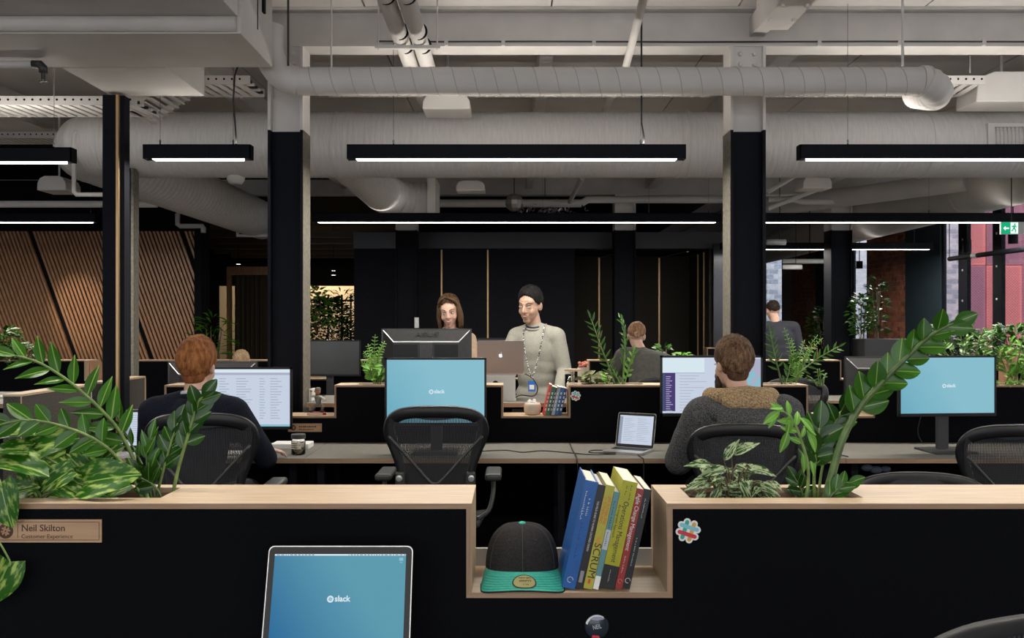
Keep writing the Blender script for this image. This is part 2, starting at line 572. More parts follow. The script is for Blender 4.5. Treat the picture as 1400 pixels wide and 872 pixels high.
# ---------------------------------------------------------------- buildings outside the windows
fac = thing('brick_building', 'white and grey brick building outside the window beside the red cladding', 'building', (10.5, 27, -1))
MB().box(7.3, 15.5, 27, 27.4, -1, 9).build('wall', M['wmortar'], fac)
bricks(fac, 'X', 7.3, 15.5, .2, 6.4, 27, [M['wbrick_a'], M['wbrick_b']], None, bl=.28, bh=.13, g=.024)
red = thing('clad_building', 'red perforated metal clad building seen through the right hand windows', 'building', (15, 22, -1))
rx0 = (1323 - 700) * 22 / F
MB().box(rx0, 20, 22.02, 22.4, -1, 9).build('wall', M['red_metal'], red)
rnd = random.Random(5)


def perf(mb, x0, x1, z0, z1, y, st=.07, r=.017):
    z = z0; k = 0
    while z < z1:
        x = x0 + (st / 2 if k % 2 else 0)
        while x < x1:
            mb.quad((x - r, y, z), (x, y, z - r), (x + r, y, z), (x, y, z + r)); x += st
        z += st * .5; k += 1


cols = [(rx0, M['red_dark']), (rx0 + .45, M['red_metal']), (rx0 + 1.35, M['red_dark']), (rx0 + 2.0, M['red_metal']), (rx0 + 2.9, M['red_dark']), (rx0 + 3.9, M['red_metal']), (rx0 + 5, M['red_dark'])]
xe = [c[0] for c in cols] + [20]
for i, (x0, mm) in enumerate(cols):
    for (z0, z1, ml) in ((-1, .78, M['red_metal'] if i % 2 else M['red_dark']), (.8, 2.9, mm), (2.92, 6, M['red_dark'] if i % 3 else M['red_metal'])):
        cp = MB().box(x0 + .01, xe[i + 1] - .01, 21.98 - .02 * (i % 2), 22.02, z0, z1).build('cladding_panel', ml, red)
        if z0 > 0:
            hb = MB(); perf(hb, x0 + .05, xe[i + 1] - .05, z0 + .05, z1 - .05, 21.975 - .02 * (i % 2))
            hb.build('perforations', M['red_hole'], cp, kind='stuff')
struct('trim_3', MB().box(XR + .3, 40, -20, 60, -1.2, -1), mat('pavement', (.3, .3, .3), rough=.9, var=.1))

# ---------------------------------------------------------------- dark room block at the back centre
YW = 13.8
xl = (484 - 700) * YW / F
xm = (786 - 700) * YW / F
xr_ = (985 - 700) * YW / F
zt = H + 100 * YW / F
zb = H + 122 * YW / F
wb = MB()
wb.box(xl, xm, YW, YW + .15, 0, zt)
wb.box(xl, xl + .1, YW + .15, 24, 0, zt)
wb.box(xm - .1, xm, YW + .15, 15.35, 0, zt)
room = struct('wall_room', wb, M['black_panel'])
struct('wall_recess', MB().box(xm, xr_, 15.35, 15.5, 0, zt).box(3.1, 3.28, YW, 15.35, 0, zt), M['brown_panel'])
struct('trim_4', MB().box(xl, xr_, YW - .06, YW + .2, zt, zb), mat('bulkhead', (.022, .024, .03), rough=.35, var=.1, scale=2))
struct('trim_5', MB().box(xm, xr_, YW + .2, 15.5, zt, zt + .1), M['black_paint'])
MB().box(xl, xr_, YW + .2, 24, zt + .12, zt + .2).build('cover', M['black_paint'], room)
bx = [xl, (568 - 700) * YW / F, (604 - 700) * YW / F, (667 - 700) * YW / F, xm]
for i in range(4):
    MB().box(bx[i] + .012, bx[i + 1] - .012, YW - .03, YW, 0.02, zt - .02).build('wall_panel', M['black_panel'], room)
for x in bx[2:4]:
    MB().box(x - .012, x + .012, YW - .034, YW, 0.02, zt - .02).build('brass_strip', M['brass'], room)
rec = [o for o in bpy.data.objects if o.name == 'wall_recess'][0]
for px_ in (819, 901):
    x = (px_ - 700) * 15.34 / F
    MB().box(x - .014, x + .014, 15.32, 15.35, 0, zt - .03).build('brass_strip', M['brass'], rec)
    MB().add([(x - .014, 15.34, zt - .035), (x + .014, 15.34, zt - .035), (x + .25, YW + .22, zt - .035), (x + .22, YW + .22, zt - .035),
              (x - .014, 15.34, zt - .02), (x + .014, 15.34, zt - .02), (x + .25, YW + .22, zt - .02), (x + .22, YW + .22, zt - .02)],
             [(0, 3, 2, 1), (4, 5, 6, 7), (0, 1, 5, 4), (1, 2, 6, 5), (2, 3, 7, 6), (3, 0, 4, 7)]).build('brass_strip', M['brass'], rec)
for y in (14.15, 14.6):
    MB().box(3.08, 3.1, y - .014, y + .014, 0, zt - .03).build('brass_strip', M['brass'], rec)
tag(MB().box(xr_ - .14, xr_ + .02, YW - .12, YW + .04, 0, zt + .06).build('corner_post', mat('dark_metal_cladding', (.03, .033, .042), rough=.3, metal=.3), smooth=False, bevel=.01),
    'polished dark metal post at right end of the black panelled room', 'post')
# lit lounge far behind, at the end of the corridor left of the block
struct('wall_lounge', MB().box(-7.0, xl - .2, 21, 21.15, 0, 2.35), mat('lounge_wall', (.50, .40, .27), rough=.8))
tl = thing('steel_screen', 'thin dark steel framed screen in front of the lit cream lounge wall', 'screen', (-5.0, 19.6, 0))
fx = MB()
for x in (-5.0, -4.75, -4.55, -4.1, -3.8, -3.6): MB().box(x - .02, x + .02, 19.58, 19.62, 0, 2.1).build('post', M['black_steel'], tl)
for z in (1.95,): MB().box(-5.2, -3.4, 19.58, 19.62, z, z + .04).build('rail', M['black_steel'], tl)
ll = bpy.data.lights.new('lounge_lamp', 'AREA'); ll.shape = 'RECTANGLE'; ll.size = 2.4; ll.size_y = .3; ll.energy = 130; ll.color = (1, .85, .62)
lt = thing('ceiling_lamp', 'warm linear ceiling lamp washing the distant cream lounge wall', 'lamp', (-4.6, 20.2, 3.3))
MB().box(-5.8, -3.4, 20.1, 20.3, 3.3, 3.5).build('housing', M['black_steel'], lt)
lo = bpy.data.objects.new('lounge_light', ll); COL.objects.link(lo); lo.parent = lt; lo.location = (0, 0, -.02)
for (px_, py_, Y) in ((326, 361, 17), (456, 370, 19), (456, 376, 17.5), (275, 346, 18)):
    p = P(px_, py_, Y)
    s = thing('downlight', 'small bright downlight %s' % {326: 'above the curtained booth', 456: 'over the far lounge corridor', 275: 'beside the timber slat wall top'}[px_] + (' farther back' if Y == 19 else ''), 'downlight', p)
    s['_o'] = tuple(p)
    MB().lathe([(.05, 0), (.05, .06)], 12, Matrix.Translation(p)).build('can', M['black_steel'], s)
    MB().lathe([(.04, -.004), (.04, 0)], 12, Matrix.Translation(p)).build('lens', M['led_dim'], s)
    MB().tube([p + Vector((0, 0, .06)), Vector((p.x, p.y, 3.5))], .006, 6).build('drop_rod', M['black_steel'], s)
# battens on the corridor ceiling
for i, y in enumerate((15.2, 16.4, 17.6, 18.8, 20.0)):
    tag(MB().box(-6.4, xl - .15, y, y + .05, 2.95, 3.05).build('ceiling_batten', mat('batten', (.09, .05, .03), rough=.5)), '%s dark timber batten below the black corridor ceiling' % ('nearest', 'second', 'third', 'fourth', 'farthest')[i], 'batten', 'timber battens over the corridor')

# curtained booth behind the redhead
bt = thing('curtained_booth', 'timber framed booth opening with brown curtain behind the left desks', 'booth', (-5.0, 15.8, 0))
x0 = (311 - 700) * 15.8 / F; x1 = (372 - 700) * 15.8 / F
zt2 = H + 64 * 15.8 / F
MB().box(x0, x0 + .07, 15.75, 15.85, 0, zt2).build('jamb', M['slat'], bt)
MB().box(x1, x1 + .07, 15.75, 15.85, 0, zt2).build('jamb', M['slat'], bt)
MB().box(x0, x1 + .07, 15.75, 15.85, zt2, zt2 + .15).build('header', M['slat'], bt)
MB().grid(lambda u, v: Vector((x0 + .07 + u * (x1 - x0 - .07), 16.0 + .05 * math.sin(u * 55) + .015 * math.sin(u * 130), v * zt2)), 90, 2).build('curtain', mat('brown_curtain', (.10, .075, .05), rough=.9), bt, smooth=True)


# ---------------------------------------------------------------- slanted timber slat wall on the left
def clip(poly, x0, x1, z0, z1):
    def cl(poly, ins, inter):
        out = []
        for i in range(len(poly)):
            a, b = poly[i], poly[(i + 1) % len(poly)]
            if ins(a):
                out.append(a)
                if not ins(b): out.append(inter(a, b))
            elif ins(b): out.append(inter(a, b))
        return out
    ix = lambda X: (lambda a, b: (X, a[1] + (b[1] - a[1]) * (X - a[0]) / (b[0] - a[0])))
    iz = lambda Z: (lambda a, b: (a[0] + (b[0] - a[0]) * (Z - a[1]) / (b[1] - a[1]), Z))
    for ins, it in ((lambda p: p[0] >= x0, ix(x0)), (lambda p: p[0] <= x1, ix(x1)), (lambda p: p[1] >= z0, iz(z0)), (lambda p: p[1] <= z1, iz(z1))):
        if poly: poly = cl(poly, ins, it)
    return poly


YT = 12.4
tx0, tx1, tz1 = -9.0, (267 - 700) * YT / F, H + 124 * YT / F
tw = struct('wall_timber', MB().box(tx0, tx1 + .1, YT + .06, YT + .3, 0, 3.5).box(tx1, tx1 + .1, YT - .04, YT + .06, 0, tz1), M['black_paint'])
rnd = random.Random(11)
pitch = .0565
k = 0
x = tx0
while x < tx1 + 1.2:
    k += 1
    seam = (k % 19 == 0)
    w = .033
    if not seam:
        sl = -.36    # x shift per metre of height (leans left at the top)
        poly = [(x, 0), (x + w, 0), (x + w + sl * tz1, tz1), (x + sl * tz1, tz1)]
        poly = clip(poly, tx0, tx1, .02, tz1)
        if len(poly) >= 3:
            MB().prism([(p[0], p[1]) for p in poly], .045, Matrix.Translation((0, YT + rnd.uniform(-.004, .004), 0))).build('slat', M['slat'], tw)
    x += pitch


# ================================================================ columns and beams
def column(X0, X1, Y0, Y1, z_split, ztop, label, facing_right, face_mat=None):
    t = thing('steel_column', label, 'column', ((X0 + X1) / 2, (Y0 + Y1) / 2, 0))
    fw = .018
    for (z0, z1, m) in ((0, z_split, M['black_steel']), (z_split, ztop, M['white_steel'])):
        b = MB()
        b.box(X0, X0 + fw, Y0, Y1, z0, z1)
        b.box(X1 - fw, X1, Y0, Y1, z0, z1)
        b.box(X0 + fw, X1 - fw, Y0 + (.06), Y0 + .08, z0, z1)
        b.box(X0 + fw, X1 - fw, Y1 - .08, Y1 - .06, z0, z1)
        b.build('shaft' if z0 == 0 else 'upper_shaft', m, t)
    # thin flange faces; the tan ones have lamp light put into the colour
    MB().box(X1, X1 + .003, Y0 + .002, Y1 - .002, 0, z_split).build('flange_face', face_mat or M['bronze'], t) if facing_right else \
        MB().box(X0 - .003, X0, Y0 + .002, Y1 - .002, 0, z_split).build('flange_face', face_mat or M['bronze'], t)
    p = MB().box(X0 + fw, X1 - fw, Y0 + .03, Y0 + .06, ztop - .17, ztop).build('end_plate', M['white_steel'], t)
    for xx in (X0 + .07, X1 - .07):
        for zz in (ztop - .05, ztop - .12):
            MB().lathe([(.016, 0), (.016, .014), (.010, .02)], 6, Matrix.Translation((xx, Y0 + .03, zz)) @ Matrix.Rotation(R(90), 4, 'X')).build('bolt', M['white_steel'], p)
    return t


zs = 2.77
zbeam = 3.333
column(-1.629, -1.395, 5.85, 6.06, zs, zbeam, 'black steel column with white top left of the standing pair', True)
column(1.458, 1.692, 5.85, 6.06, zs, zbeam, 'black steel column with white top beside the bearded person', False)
for px_, lb in ((555, 'farther black steel column behind the woman'), (855, 'farther black steel column behind the person with a hair bun'), (1151, 'farther black steel column in front of the brick wall')):
    xc = (px_ - 700) * 12.6 / F
    column(xc - .15, xc + .15, 12.6, 12.9, zs + .04, zbeam, lb, px_ < 700, M['black_steel'])
for i, (y, lb) in enumerate(((5.87, 'white steel beam spanning over the near columns'), (12.7, 'white steel beam over the farther row of columns'))):
    t = thing('steel_beam', lb, 'beam', (0, y + .1, zbeam))
    x0, x1 = (-9, XR)
    MB().box(x0, x1, y, y + .19, zbeam, zbeam + .016).build('bottom_flange', M['white_steel'], t)
    MB().box(x0, x1, y + .085, y + .1, zbeam + .016, 3.6).build('web', M['white_steel'], t)
    MB().box(x0, x1, y, y + .19, 3.585, 3.6).build('top_flange', M['white_steel'], t)
# beams running away from the camera, bolted onto the column heads
for (xc, w, lb) in ((1.66, .2, 'white box beam running from above the right column toward the camera'),):
    t = thing('cross_beam', lb, 'beam', (xc, 3, zbeam))
    MB().box(xc - w / 2, xc + w / 2, -5, 5.6, zbeam + .02, 3.6).build('beam_body', M['white_steel'], t)
    MB().box(xc - .05, xc + .05, 5.6, 5.955, zbeam + .09, zbeam + .22).build('splice_plate', M['white_steel'], t)
    kb = MB()
    for s in (-1, 1):
        for yy in (4.9, 5.15, 5.4):
            MB().lathe([(.013, 0), (.013, .016)], 6, Matrix.Translation((xc + s * w * .36, yy, zbeam + .02)) @ Matrix.Rotation(R(180), 4, 'X')).build('bolt', M['white_steel'], t)
for (xc, y0, y1, w, lb) in ((2.0, 6.1, 12.7, .14, 'white rafter beam behind the right column'), (-2.4, 6.1, 12.7, .12, 'white rafter beam behind the left column'), (-4.6, 6.1, 12.7, .12, 'white rafter beam above the left pendant lamps'), (.25, 6.1, 12.7, .1, 'white rafter beam over the central desks'), (4.4, 6.1, 12.7, .14, 'white rafter beam near the window wall'), (4.96, 12.9, 20, .14, 'white rafter beam beyond the farther columns')):
    tag(MB().box(xc - w / 2, xc + w / 2, y0, y1, zbeam + .08, 3.6).build('rafter_beam', M['white_steel'], bevel=.004), lb, 'beam')
# slim post with brass edge on the left
t = thing('slim_post', 'slim black square post with brass edge strip behind the left plants', 'post', (-2.62, 5.75, 0))
s_ = F / 5.75
xa, xb = (143 - 700) / s_, (171 - 700) / s_
MB().box(xa, xb - .045, 5.72, 5.82, 0, 2.97).build('shaft', M['black_steel'], t)
MB().box(xb - .045, xb - .028, 5.715, 5.82, 0, 2.97).build('brass_edge', M['brass'], t)
MB().box(xb - .028, xb, 5.74, 5.82, 0, 2.97).build('back_shaft', M['black_steel'], t)
t = thing('rear_post', 'second dark post with bronze face just behind the slim post', 'post', (-2.95, 6.95, 0))
s_ = F / 6.9
MB().box((172 - 700) / s_, (179 - 700) / s_, 6.9, 7.0, 0, 2.7).build('shaft', M['black_steel'], t)
MB().box((179 - 700) / s_, (182.5 - 700) / s_, 6.9, 7.0, 0, 2.7).build('brass_edge', M['bronze'], t)


# ================================================================ ducts
def arc(c, r, a0, a1, n, ax='xy'):
    out = []
    for i in range(n + 1):
        a = R(a0 + (a1 - a0) * i / n)
        u, v = r * math.cos(a), r * math.sin(a)
        d = {'xy': Vector((u, v, 0)), 'xz': Vector((u, 0, v)), 'yz': Vector((0, u, v))}[ax]
        out.append(Vector(c) + d)
    return out


def ribbed(mb, pts, r, pitch, amp, n=28):
    """corrugated / segmented duct: resample the path finely"""
    out = []; rr = []
    for i in range(len(pts) - 1):
        a, b = Vector(pts[i]), Vector(pts[i + 1])
        k = max(1, int((b - a).length / (pitch / 4)))
        for j in range(k):
            out.append(a.lerp(b, j / k))
    out.append(Vector(pts[-1]))
    d = 0
    for i, p in enumerate(out):
        if i: d += (p - out[i - 1]).length
        rr.append(r + amp * math.cos(2 * PI * d / pitch))
    mb.tube(out, rr, n)
    return mb


def ring_seams(parent, x0, x1, y, z, r, step, lean, m, name='seam'):
    """thin raised spiral seam of the round duct"""
    b = MB(); x = x0
    while x < x1:
        pts = [Vector((x + lean * a / (2 * PI) , y - (r + .0006) * math.sin(a), z + (r + .0006) * math.cos(a))) for a in [2 * PI * k / 28 for k in range(29)]]
        b.tube(pts, .0022, 5)
        x += step
    return b.build(name, m, parent, smooth=True)


M['seam'] = mat('duct_seam', (.40, .385, .365), rough=.6)
# near spiral duct
sy, sz, sr = 5.42, 2.975, .086
t = thing('spiral_duct', 'thin white spiral seamed duct crossing in front of both columns', 'duct', (0.4, sy, sz - sr))
s_ = F / sy
xL = (408 - 700) / s_; xR_ = (1262 - 700) / s_
MB().tube([(xL, sy, sz), (xR_, sy, sz)], sr, 32).build('pipe', M['white_duct'], t, smooth=True, autos=True)
ring_seams(t, xL + .06, xR_ - .1, sy, sz, sr, .125, .125, M['seam'])
MB().tube([(xL, sy, sz)] + [Vector((xL - .15 * math.sin(R(a)), sy - .12 * (1 - math.cos(R(a))), sz + .15 - .15 * math.cos(R(a)))) for a in range(12, 91, 13)] + [(xL - .15, sy - .12, sz + .3)], sr * 1.03, 28).build('elbow', M['white_duct'], t, smooth=True, autos=True)
eb = MB()
ribbed(eb, [(xR_, sy, sz)] + [Vector((xR_ + .13 * math.sin(R(a)), sy + .13 - .13 * math.cos(R(a)), sz - .05 * math.sin(R(a)))) for a in range(20, 91, 14)] + [(xR_ + .13, sy + .36, sz + .02)], sr * 1.12, .05, .003)
eb.build('flexible_elbow', M['white_duct'], t, smooth=True)
MB().tube([(xR_ - .02, sy, sz), (xR_ + .02, sy, sz)], sr * 1.12, 28).build('collar', M['white_duct'], t, smooth=True, autos=True)

# big fabric duct behind
by, bz, br = 7.1, 2.92, .262
t = thing('fabric_duct', 'large white fabric air duct running across behind the columns', 'duct', (0, by, bz - br))
bxL = (150 - 700) * by / F
bb = MB()
pts = [(bxL + .02, by, bz), (-1.85, by, bz), (-1.2, by, bz), (1.35, by, bz), (1.48, by, bz), (6.5, by, bz)]
ribbed(bb, [(bxL, by, bz), (6.6, by, bz)], br, .045, .0012, n=40)
bb.build('pipe', M['white_fabric'], t, smooth=True)
for x in (-1.42, 1.33, 1.40, 3.3):
    MB().tube([(x, by, bz), (x + .02, by, bz)], br + .006, 40).build('joint_band', M['white_duct'], t, smooth=True, autos=True)
eb = MB()
ribbed(eb, [Vector((bxL + .05, by, bz))] + [Vector((bxL - .30 * math.sin(R(a)) + .02, by + .30 - .30 * math.cos(R(a)), bz)) for a in range(10, 91, 10)] + [(bxL - .28, by + .5, bz), (bxL - .22, 12.2, bz - .02)], br * .98, .1, .007, n=36)
eb.build('receding_branch', M['white_fabric'], t, smooth=True)
MB().lathe([(.05, 0), (.07, .03), (.08, .3)], 20, Matrix.Translation((bxL + 1.02, by, bz - br - .05))).build('spigot', M['white_duct'], t, smooth=True)
eb = MB()
ribbed(eb, [(-1.42, by + .1, bz), (-1.42, 9.6, bz - .01), (-1.36, 9.9, bz - .02), (-1.2, 10.1, bz - .03), (-.95, 10.15, bz - .03)], br * .8, .09, .008, n=32)
eb.build('receding_branch', M['white_fabric'], t, smooth=True)
MB().box(-.95, -.86, 9.85, 10.45, bz - .24, bz + .2).build('end_box', M['white_duct'], t)
tag(MB().box(-1.5, -1.02, 10.5, 10.9, 2.72, 3.1).build('junction_box', M['white_duct'], bevel=.01), 'white square duct box hanging behind the left column', 'duct box')
# air grille on the duct at the right
gx0, gx1 = (1358 - 700) * 6.84 / F, 4.25
g = thing('air_grille', 'rectangular air grille set in the large duct at right', 'grille', ((gx0 + gx1) / 2, 6.83, 2.84))
gz0, gz1 = H + (440 - 198) * 6.84 / F, H + (440 - 174) * 6.84 / F
fr = MB()
fr.box(gx0 - .05, gx1 + .05, 6.82, 6.95, gz1, gz1 + .03); fr.box(gx0 - .05, gx1 + .05, 6.82, 6.95, gz0 - .03, gz0)
fr.box(gx0 - .05, gx0, 6.82, 6.95, gz0, gz1); fr.box(gx1, gx1 + .05, 6.82, 6.95, gz0, gz1)
fr.build('frame', M['white_duct'], g)
MB().box(gx0, gx1, 6.86, 6.88, gz0, gz1).build('dark_core', M['black_paint'], g)
x = gx0 + .02
while x < gx1:
    MB().box(x, x + .004, 6.828, 6.855, gz0, gz1).build('blade', M['white_duct'], g); x += .03
for k in range(1, 6):
    z = gz0 + (gz1 - gz0) * k / 6
    MB().box(gx0, gx1, 6.835, 6.85, z - .002, z + .002).build('blade', M['white_duct'], g)

# right-hand receding duct under the roof
t = thing('receding_duct', 'wide white round duct running away along the window wall', 'duct', (5.5, 13, 2.9))
ribbed(MB(), [(5.45, 7.5, 3.04), (5.45, 21, 3.04)], .285, .12, .001, n=40).build('pipe', M['white_duct'], t, smooth=True)
for y in (8.6, 10.4, 13.5, 16.5):
    MB().tube([(5.45, y, 3.04), (5.45, y + .04, 3.04)], .29, 40).build('joint_band', M['white_duct'], t, smooth=True, autos=True)
MB().tube([(5.2, 10.0, 3.1), (3.6, 12.4, 3.1)], .12, 20).build('side_branch', M['white_duct'], t, smooth=True, autos=True)

# rectangular air handling box, top left
t = thing('air_handling_unit', 'large beige rectangular air handling box at the upper left', 'air handler', (-3.4, 4.5, 2.98))
AX = (372.5 - 700) * 5.17 / F
az = H + 348 * 5.17 / F
MB().box(-6.6, AX, 4.565, 5.17, az, 3.595).build('casing', M['white_duct'], t, bevel=.004)
MB().box(-6.6, AX - .012, 2.5, 4.56, az + .085, 3.595).build('rear_casing', M['white_duct'], t, bevel=.004)
MB().tube([(-6.6, 4.55, az + .045), (AX - .02, 4.55, az + .045)], .04, 16).build('rolled_edge', M['white_steel'], t, smooth=True)
for x in (-3.35, -2.75, -2.05, -2.7): MB().ell((x, 4.3, az + .083), (.012, .008, .004), n=8, k=6).build('screw', M['black_steel'], t)
lat = MB().box(AX, AX + .012, 4.95, 4.99, az + .25, az + .33); lat.build('latch', M['black_steel'], t)
MB().box(AX, AX + .004, 4.86, 4.866, az + .12, 3.55).build('door_seam', M['black_steel'], t)
t = thing('rectangular_duct', 'beige rectangular duct leaving the air handling box above the slim post', 'duct', (-2.35, 5.5, 2.98))
MB().box(-2.66, (226 - 700) * 5.17 / F, 5.18, 5.83, az - .0, 3.3).build('casing', M['white_duct'], t, bevel=.004)


# ---------------------------------------------------------------- cable trays
def tray(x0, x1, y0, y1, z, label, group=None, seg=True):
    t = thing('cable_tray', label, 'cable tray', ((x0 + x1) / 2, (y0 + y1) / 2, z), group)
    hole = M['black_paint']
    for y in (y0, y1):
        MB().box(x0, x1, y - .003, y + .003, z, z + .06).build('side_rail', M['white_steel'], t)
    hb = MB(); x = x0 + .03
    while x < x1 - .02:
        hb.lathe([(.008, -.0045), (.008, .0045)], 8, Matrix.Translation((x, y0, z + .036)) @ Matrix.Rotation(R(90), 4, 'X')); x += .055
    hb.build('rail_holes', hole, t, kind='stuff')
    x = x0
    k = 0
    while x < x1 - .05:
        # perforated rungs: narrow plates with dark gaps
        MB().add([(x, y0, z), (x + .045, y0, z), (x + .085, y1, z), (x + .04, y1, z), (x, y0, z + .012), (x + .045, y0, z + .012), (x + .085, y1, z + .012), (x + .04, y1, z + .012)],
                 [(0, 3, 2, 1), (4, 5, 6, 7), (0, 1, 5, 4), (1, 2, 6, 5), (2, 3, 7, 6), (3, 0, 4, 7)]).build('rung', M['white_steel'], t)
        x += .072; k += 1
    # grey cables lying in the tray
    for q in range(5):
        yy = y0 + (q + .5) * (y1 - y0) / 5
        MB().tube([(x0, yy, z + .025), (x1, yy, z + .025)], .011, 6).build('cable', M['white_steel'] if q % 2 else M['rubber'], t)
    return t


tray((-700) * 5.8 / F - .6, (176 - 700) * 5.8 / F, 5.93, 6.28, 2.955, 'perforated white cable tray at lower left beside the slim post')
tray((240 - 700) * 6.2 / F, (345 - 700) * 6.2 / F, 6.15, 6.5, 3.155, 'short perforated cable tray between slim post and left column')
tray(-1.36, 1.43, 6.15, 6.5, 3.155, 'long perforated cable tray half hidden by the spiral duct')
tray(1.72, (1342 - 700) * 6.2 / F, 6.15, 6.5, 3.155, 'perforated cable tray right of the right column')
t = thing('sloped_tray', 'sloping cable tray piece linking the lower left tray to the higher one', 'cable tray', (-2.5, 6.2, 2.96))
sa, sb = (176 - 700) * 6.1 / F, (240 - 700) * 6.2 / F
for k in range(7):
    u = k / 7; xx = sa + (sb - sa) * u; zz = 2.955 + .2 * u
    MB().box(xx, xx + .035, 6.1, 6.5, zz, zz + .01).build('rung', M['white_steel'], t)
for y in (6.1, 6.5):
    MB().add([(sa, y - .003, 2.955), (sb, y - .003, 3.155), (sb, y - .003, 3.215), (sa, y - .003, 3.015), (sa, y + .003, 2.955), (sb, y + .003, 3.155), (sb, y + .003, 3.215), (sa, y + .003, 3.015)],
             [(0, 1, 2, 3), (7, 6, 5, 4), (0, 4, 5, 1), (1, 5, 6, 2), (2, 6, 7, 3), (3, 7, 4, 0)]).build('side_rail', M['white_steel'], t)
tray(-7.0, (95 - 700) * 8.5 / F, 8.5, 8.8, 3.27 - .0, 'far white cable tray at left behind the pendant lamps')

# ---------------------------------------------------------------- pipes on the ceiling
t = thing('sprinkler_pipe', 'white sprinkler pipe with elbow and head at the far left', 'pipe', (-3.5, 4.9, 2.85))
q = P(52, 88, 5.0)
MB().tube([(-6.5, 5.0, q.z), (q.x - .02, 5.0, q.z)], .022, 12).build('pipe', M['white_steel'], t, smooth=True)
MB().tube([(q.x - .03, 5.0, q.z), (q.x + .01, 5.0, q.z), (q.x + .028, 5.0, q.z - .018), (q.x + .03, 5.0, q.z - .05)], .024, 12).build('elbow', M['grey_plastic'], t, smooth=True)
MB().tube([(q.x + .03, 5.0, q.z - .05), (q.x + .03, 5.0, q.z - .09)], .012, 8).lathe([(.022, -.1), (.022, -.097)], 10, Matrix.Translation((q.x + .03, 5.0, q.z))).build('sprinkler_head', M['grey_plastic'], t)


def pipe(name, label, cat, pts, r, m, parts=None, group=None):
    return tag(MB().tube(pts, r, 12).build(name, m, smooth=True, autos=True), label, cat, group)


# pair of insulated pipes going up toward the camera
for dx, lb in ((0, 'left one of the paired white insulated pipes above the centre'), (.115, 'right one of the paired white insulated pipes above the centre')):
    t = thing('insulated_pipe', lb, 'pipe', (-.85 + dx, 4.5, 3.2), 'paired insulated pipes')
    a = P(519, -10, 4.3) + Vector((dx, 0, .02)); b = P(556, 92, 6.0) + Vector((dx, 0, .02))
    a = Vector((-.66 + dx, 4.2, 3.28)); b = Vector((-.70 + dx, 6.6, 3.28))
    MB().tube([(-.68 + dx, 2.6, 3.28), (-.72 + dx, 8.2, 3.275)], .052, 18).build('insulation', M['white_duct'], t, smooth=True, autos=True)
    for y in (3.4, 4.1, 4.8, 5.4, 5.68):
        MB().tube([(-.69 + dx, y, 3.28), (-.69 + dx, y + .012, 3.28)], .055, 18).build('band', M['black_steel'], t, smooth=True)
pb = thing('pipe_bracket', 'white slotted bracket holding the paired insulated pipes', 'bracket', (-.63, 5.5, 3.2))
MB().box(-.86, -.45, 5.5, 5.53, 3.205, 3.225).build('channel', M['white_steel'], pb)
for x in (-.84, -.47): MB().tube([(x, 5.515, 3.2), (x, 5.515, 3.6)], .005, 6).build('threaded_rod', M['white_steel'], pb)
pipe('conduit', 'thin white pipe slanting over the centre right toward the camera', 'pipe', [(.66, 3.0, 3.40), (.80, 6.14, 3.285)], .026, M['white_steel'])
pipe('conduit', 'thin white pipe continuing behind the spiral duct right of centre', 'pipe', [(.80, 6.15, 3.28), (.78, 9.0, 3.30)], .028, M['white_steel'])
pipe('black_cable_run', 'black cable clipped along the lower edge of the near beam', 'cable', [(-.9, 5.86, 3.363), (-.5, 5.86, 3.36), (.2, 5.86, 3.362), (1.2, 5.86, 3.358), (2.4, 5.86, 3.362), (3.4, 5.86, 3.36), (5, 5.86, 3.36)], .006, M['rubber'])
for (px_, lb) in ((610, 'left of the centre pipes'), (688, 'over the centre'), (812, 'right of centre'), (1120, 'right of the right column'), (1230, 'farther right on the beam'), (1345, 'near the right edge')):
    xx = (px_ - 700) * 5.86 / F
    tag(MB().box(xx - .012, xx + .012, 5.85, 5.868, 3.335, 3.375).build('cable_clip', M['white_steel']), 'small white clip holding the beam cable, ' + lb, 'clip', 'cable clips on the beam')
# rods hanging from the roof
for (px_, py0, py1, Y, lb, m, r) in (
        (453, -60, 92, 5.5, 'thin hanging rod left of the paired pipes', M['white_steel'], .006),
        (1234, -60, 90, 5.45, 'thin hanging rod holding the spiral duct at right', M['white_steel'], .009),
        (1326, 76, 100, 6.3, 'thin rod holding the right cable tray', M['white_steel'], .006),
        (394, -60, 90, 5.3, 'dark hanging rod at the left end of the spiral duct', M['grey_plastic'], .007),
        (74, 90, 133, 6.0, 'thin rod holding the lower left cable tray', M['white_steel'], .005)):
    xx = (px_ - 700) * Y / F
    zlo = H + (440 - py1) * Y / F
    tag(MB().tube([(xx, Y, zlo), (xx, Y, 3.6)], r, 6).build('hanging_rod', m), lb, 'rod')
# pipes in the dark roof zone at the back
pipe('water_pipe', 'long grey pipe crossing below the black ceiling at the back', 'pipe', [P(575, 278, 12.2), P(795, 278, 12.2)], .055, M['white_duct'])
pipe('water_pipe', 'grey pipe stepping up behind the right column top', 'pipe', [P(795, 278, 12.2), P(803, 273, 12.2), P(1000, 273, 12.2)], .05, M['white_duct'])
pipe('water_pipe', 'long white pipe crossing behind the slim post at left', 'pipe', [P(-60, 279, 9.0), P(215, 279, 9.0)], .035, M['white_duct'])
pipe('water_pipe', 'white pipe dropping around the left end of the fabric duct', 'pipe', [P(150, 181, 6.9), P(104, 181, 6.9), P(101, 184, 6.9), P(101, 262, 6.9), P(105, 266, 6.9), P(143, 266, 6.9)], .018, M['white_duct'])
pipe('water_pipe', 'short white bent pipe above the timber slat wall corner', 'pipe', [P(243, 292, 11.8), P(243, 306, 11.8), P(247, 309, 11.8), P(276, 309, 11.8), P(278, 312, 11.8), P(278, 318, 11.8)], .035, M['white_duct'])
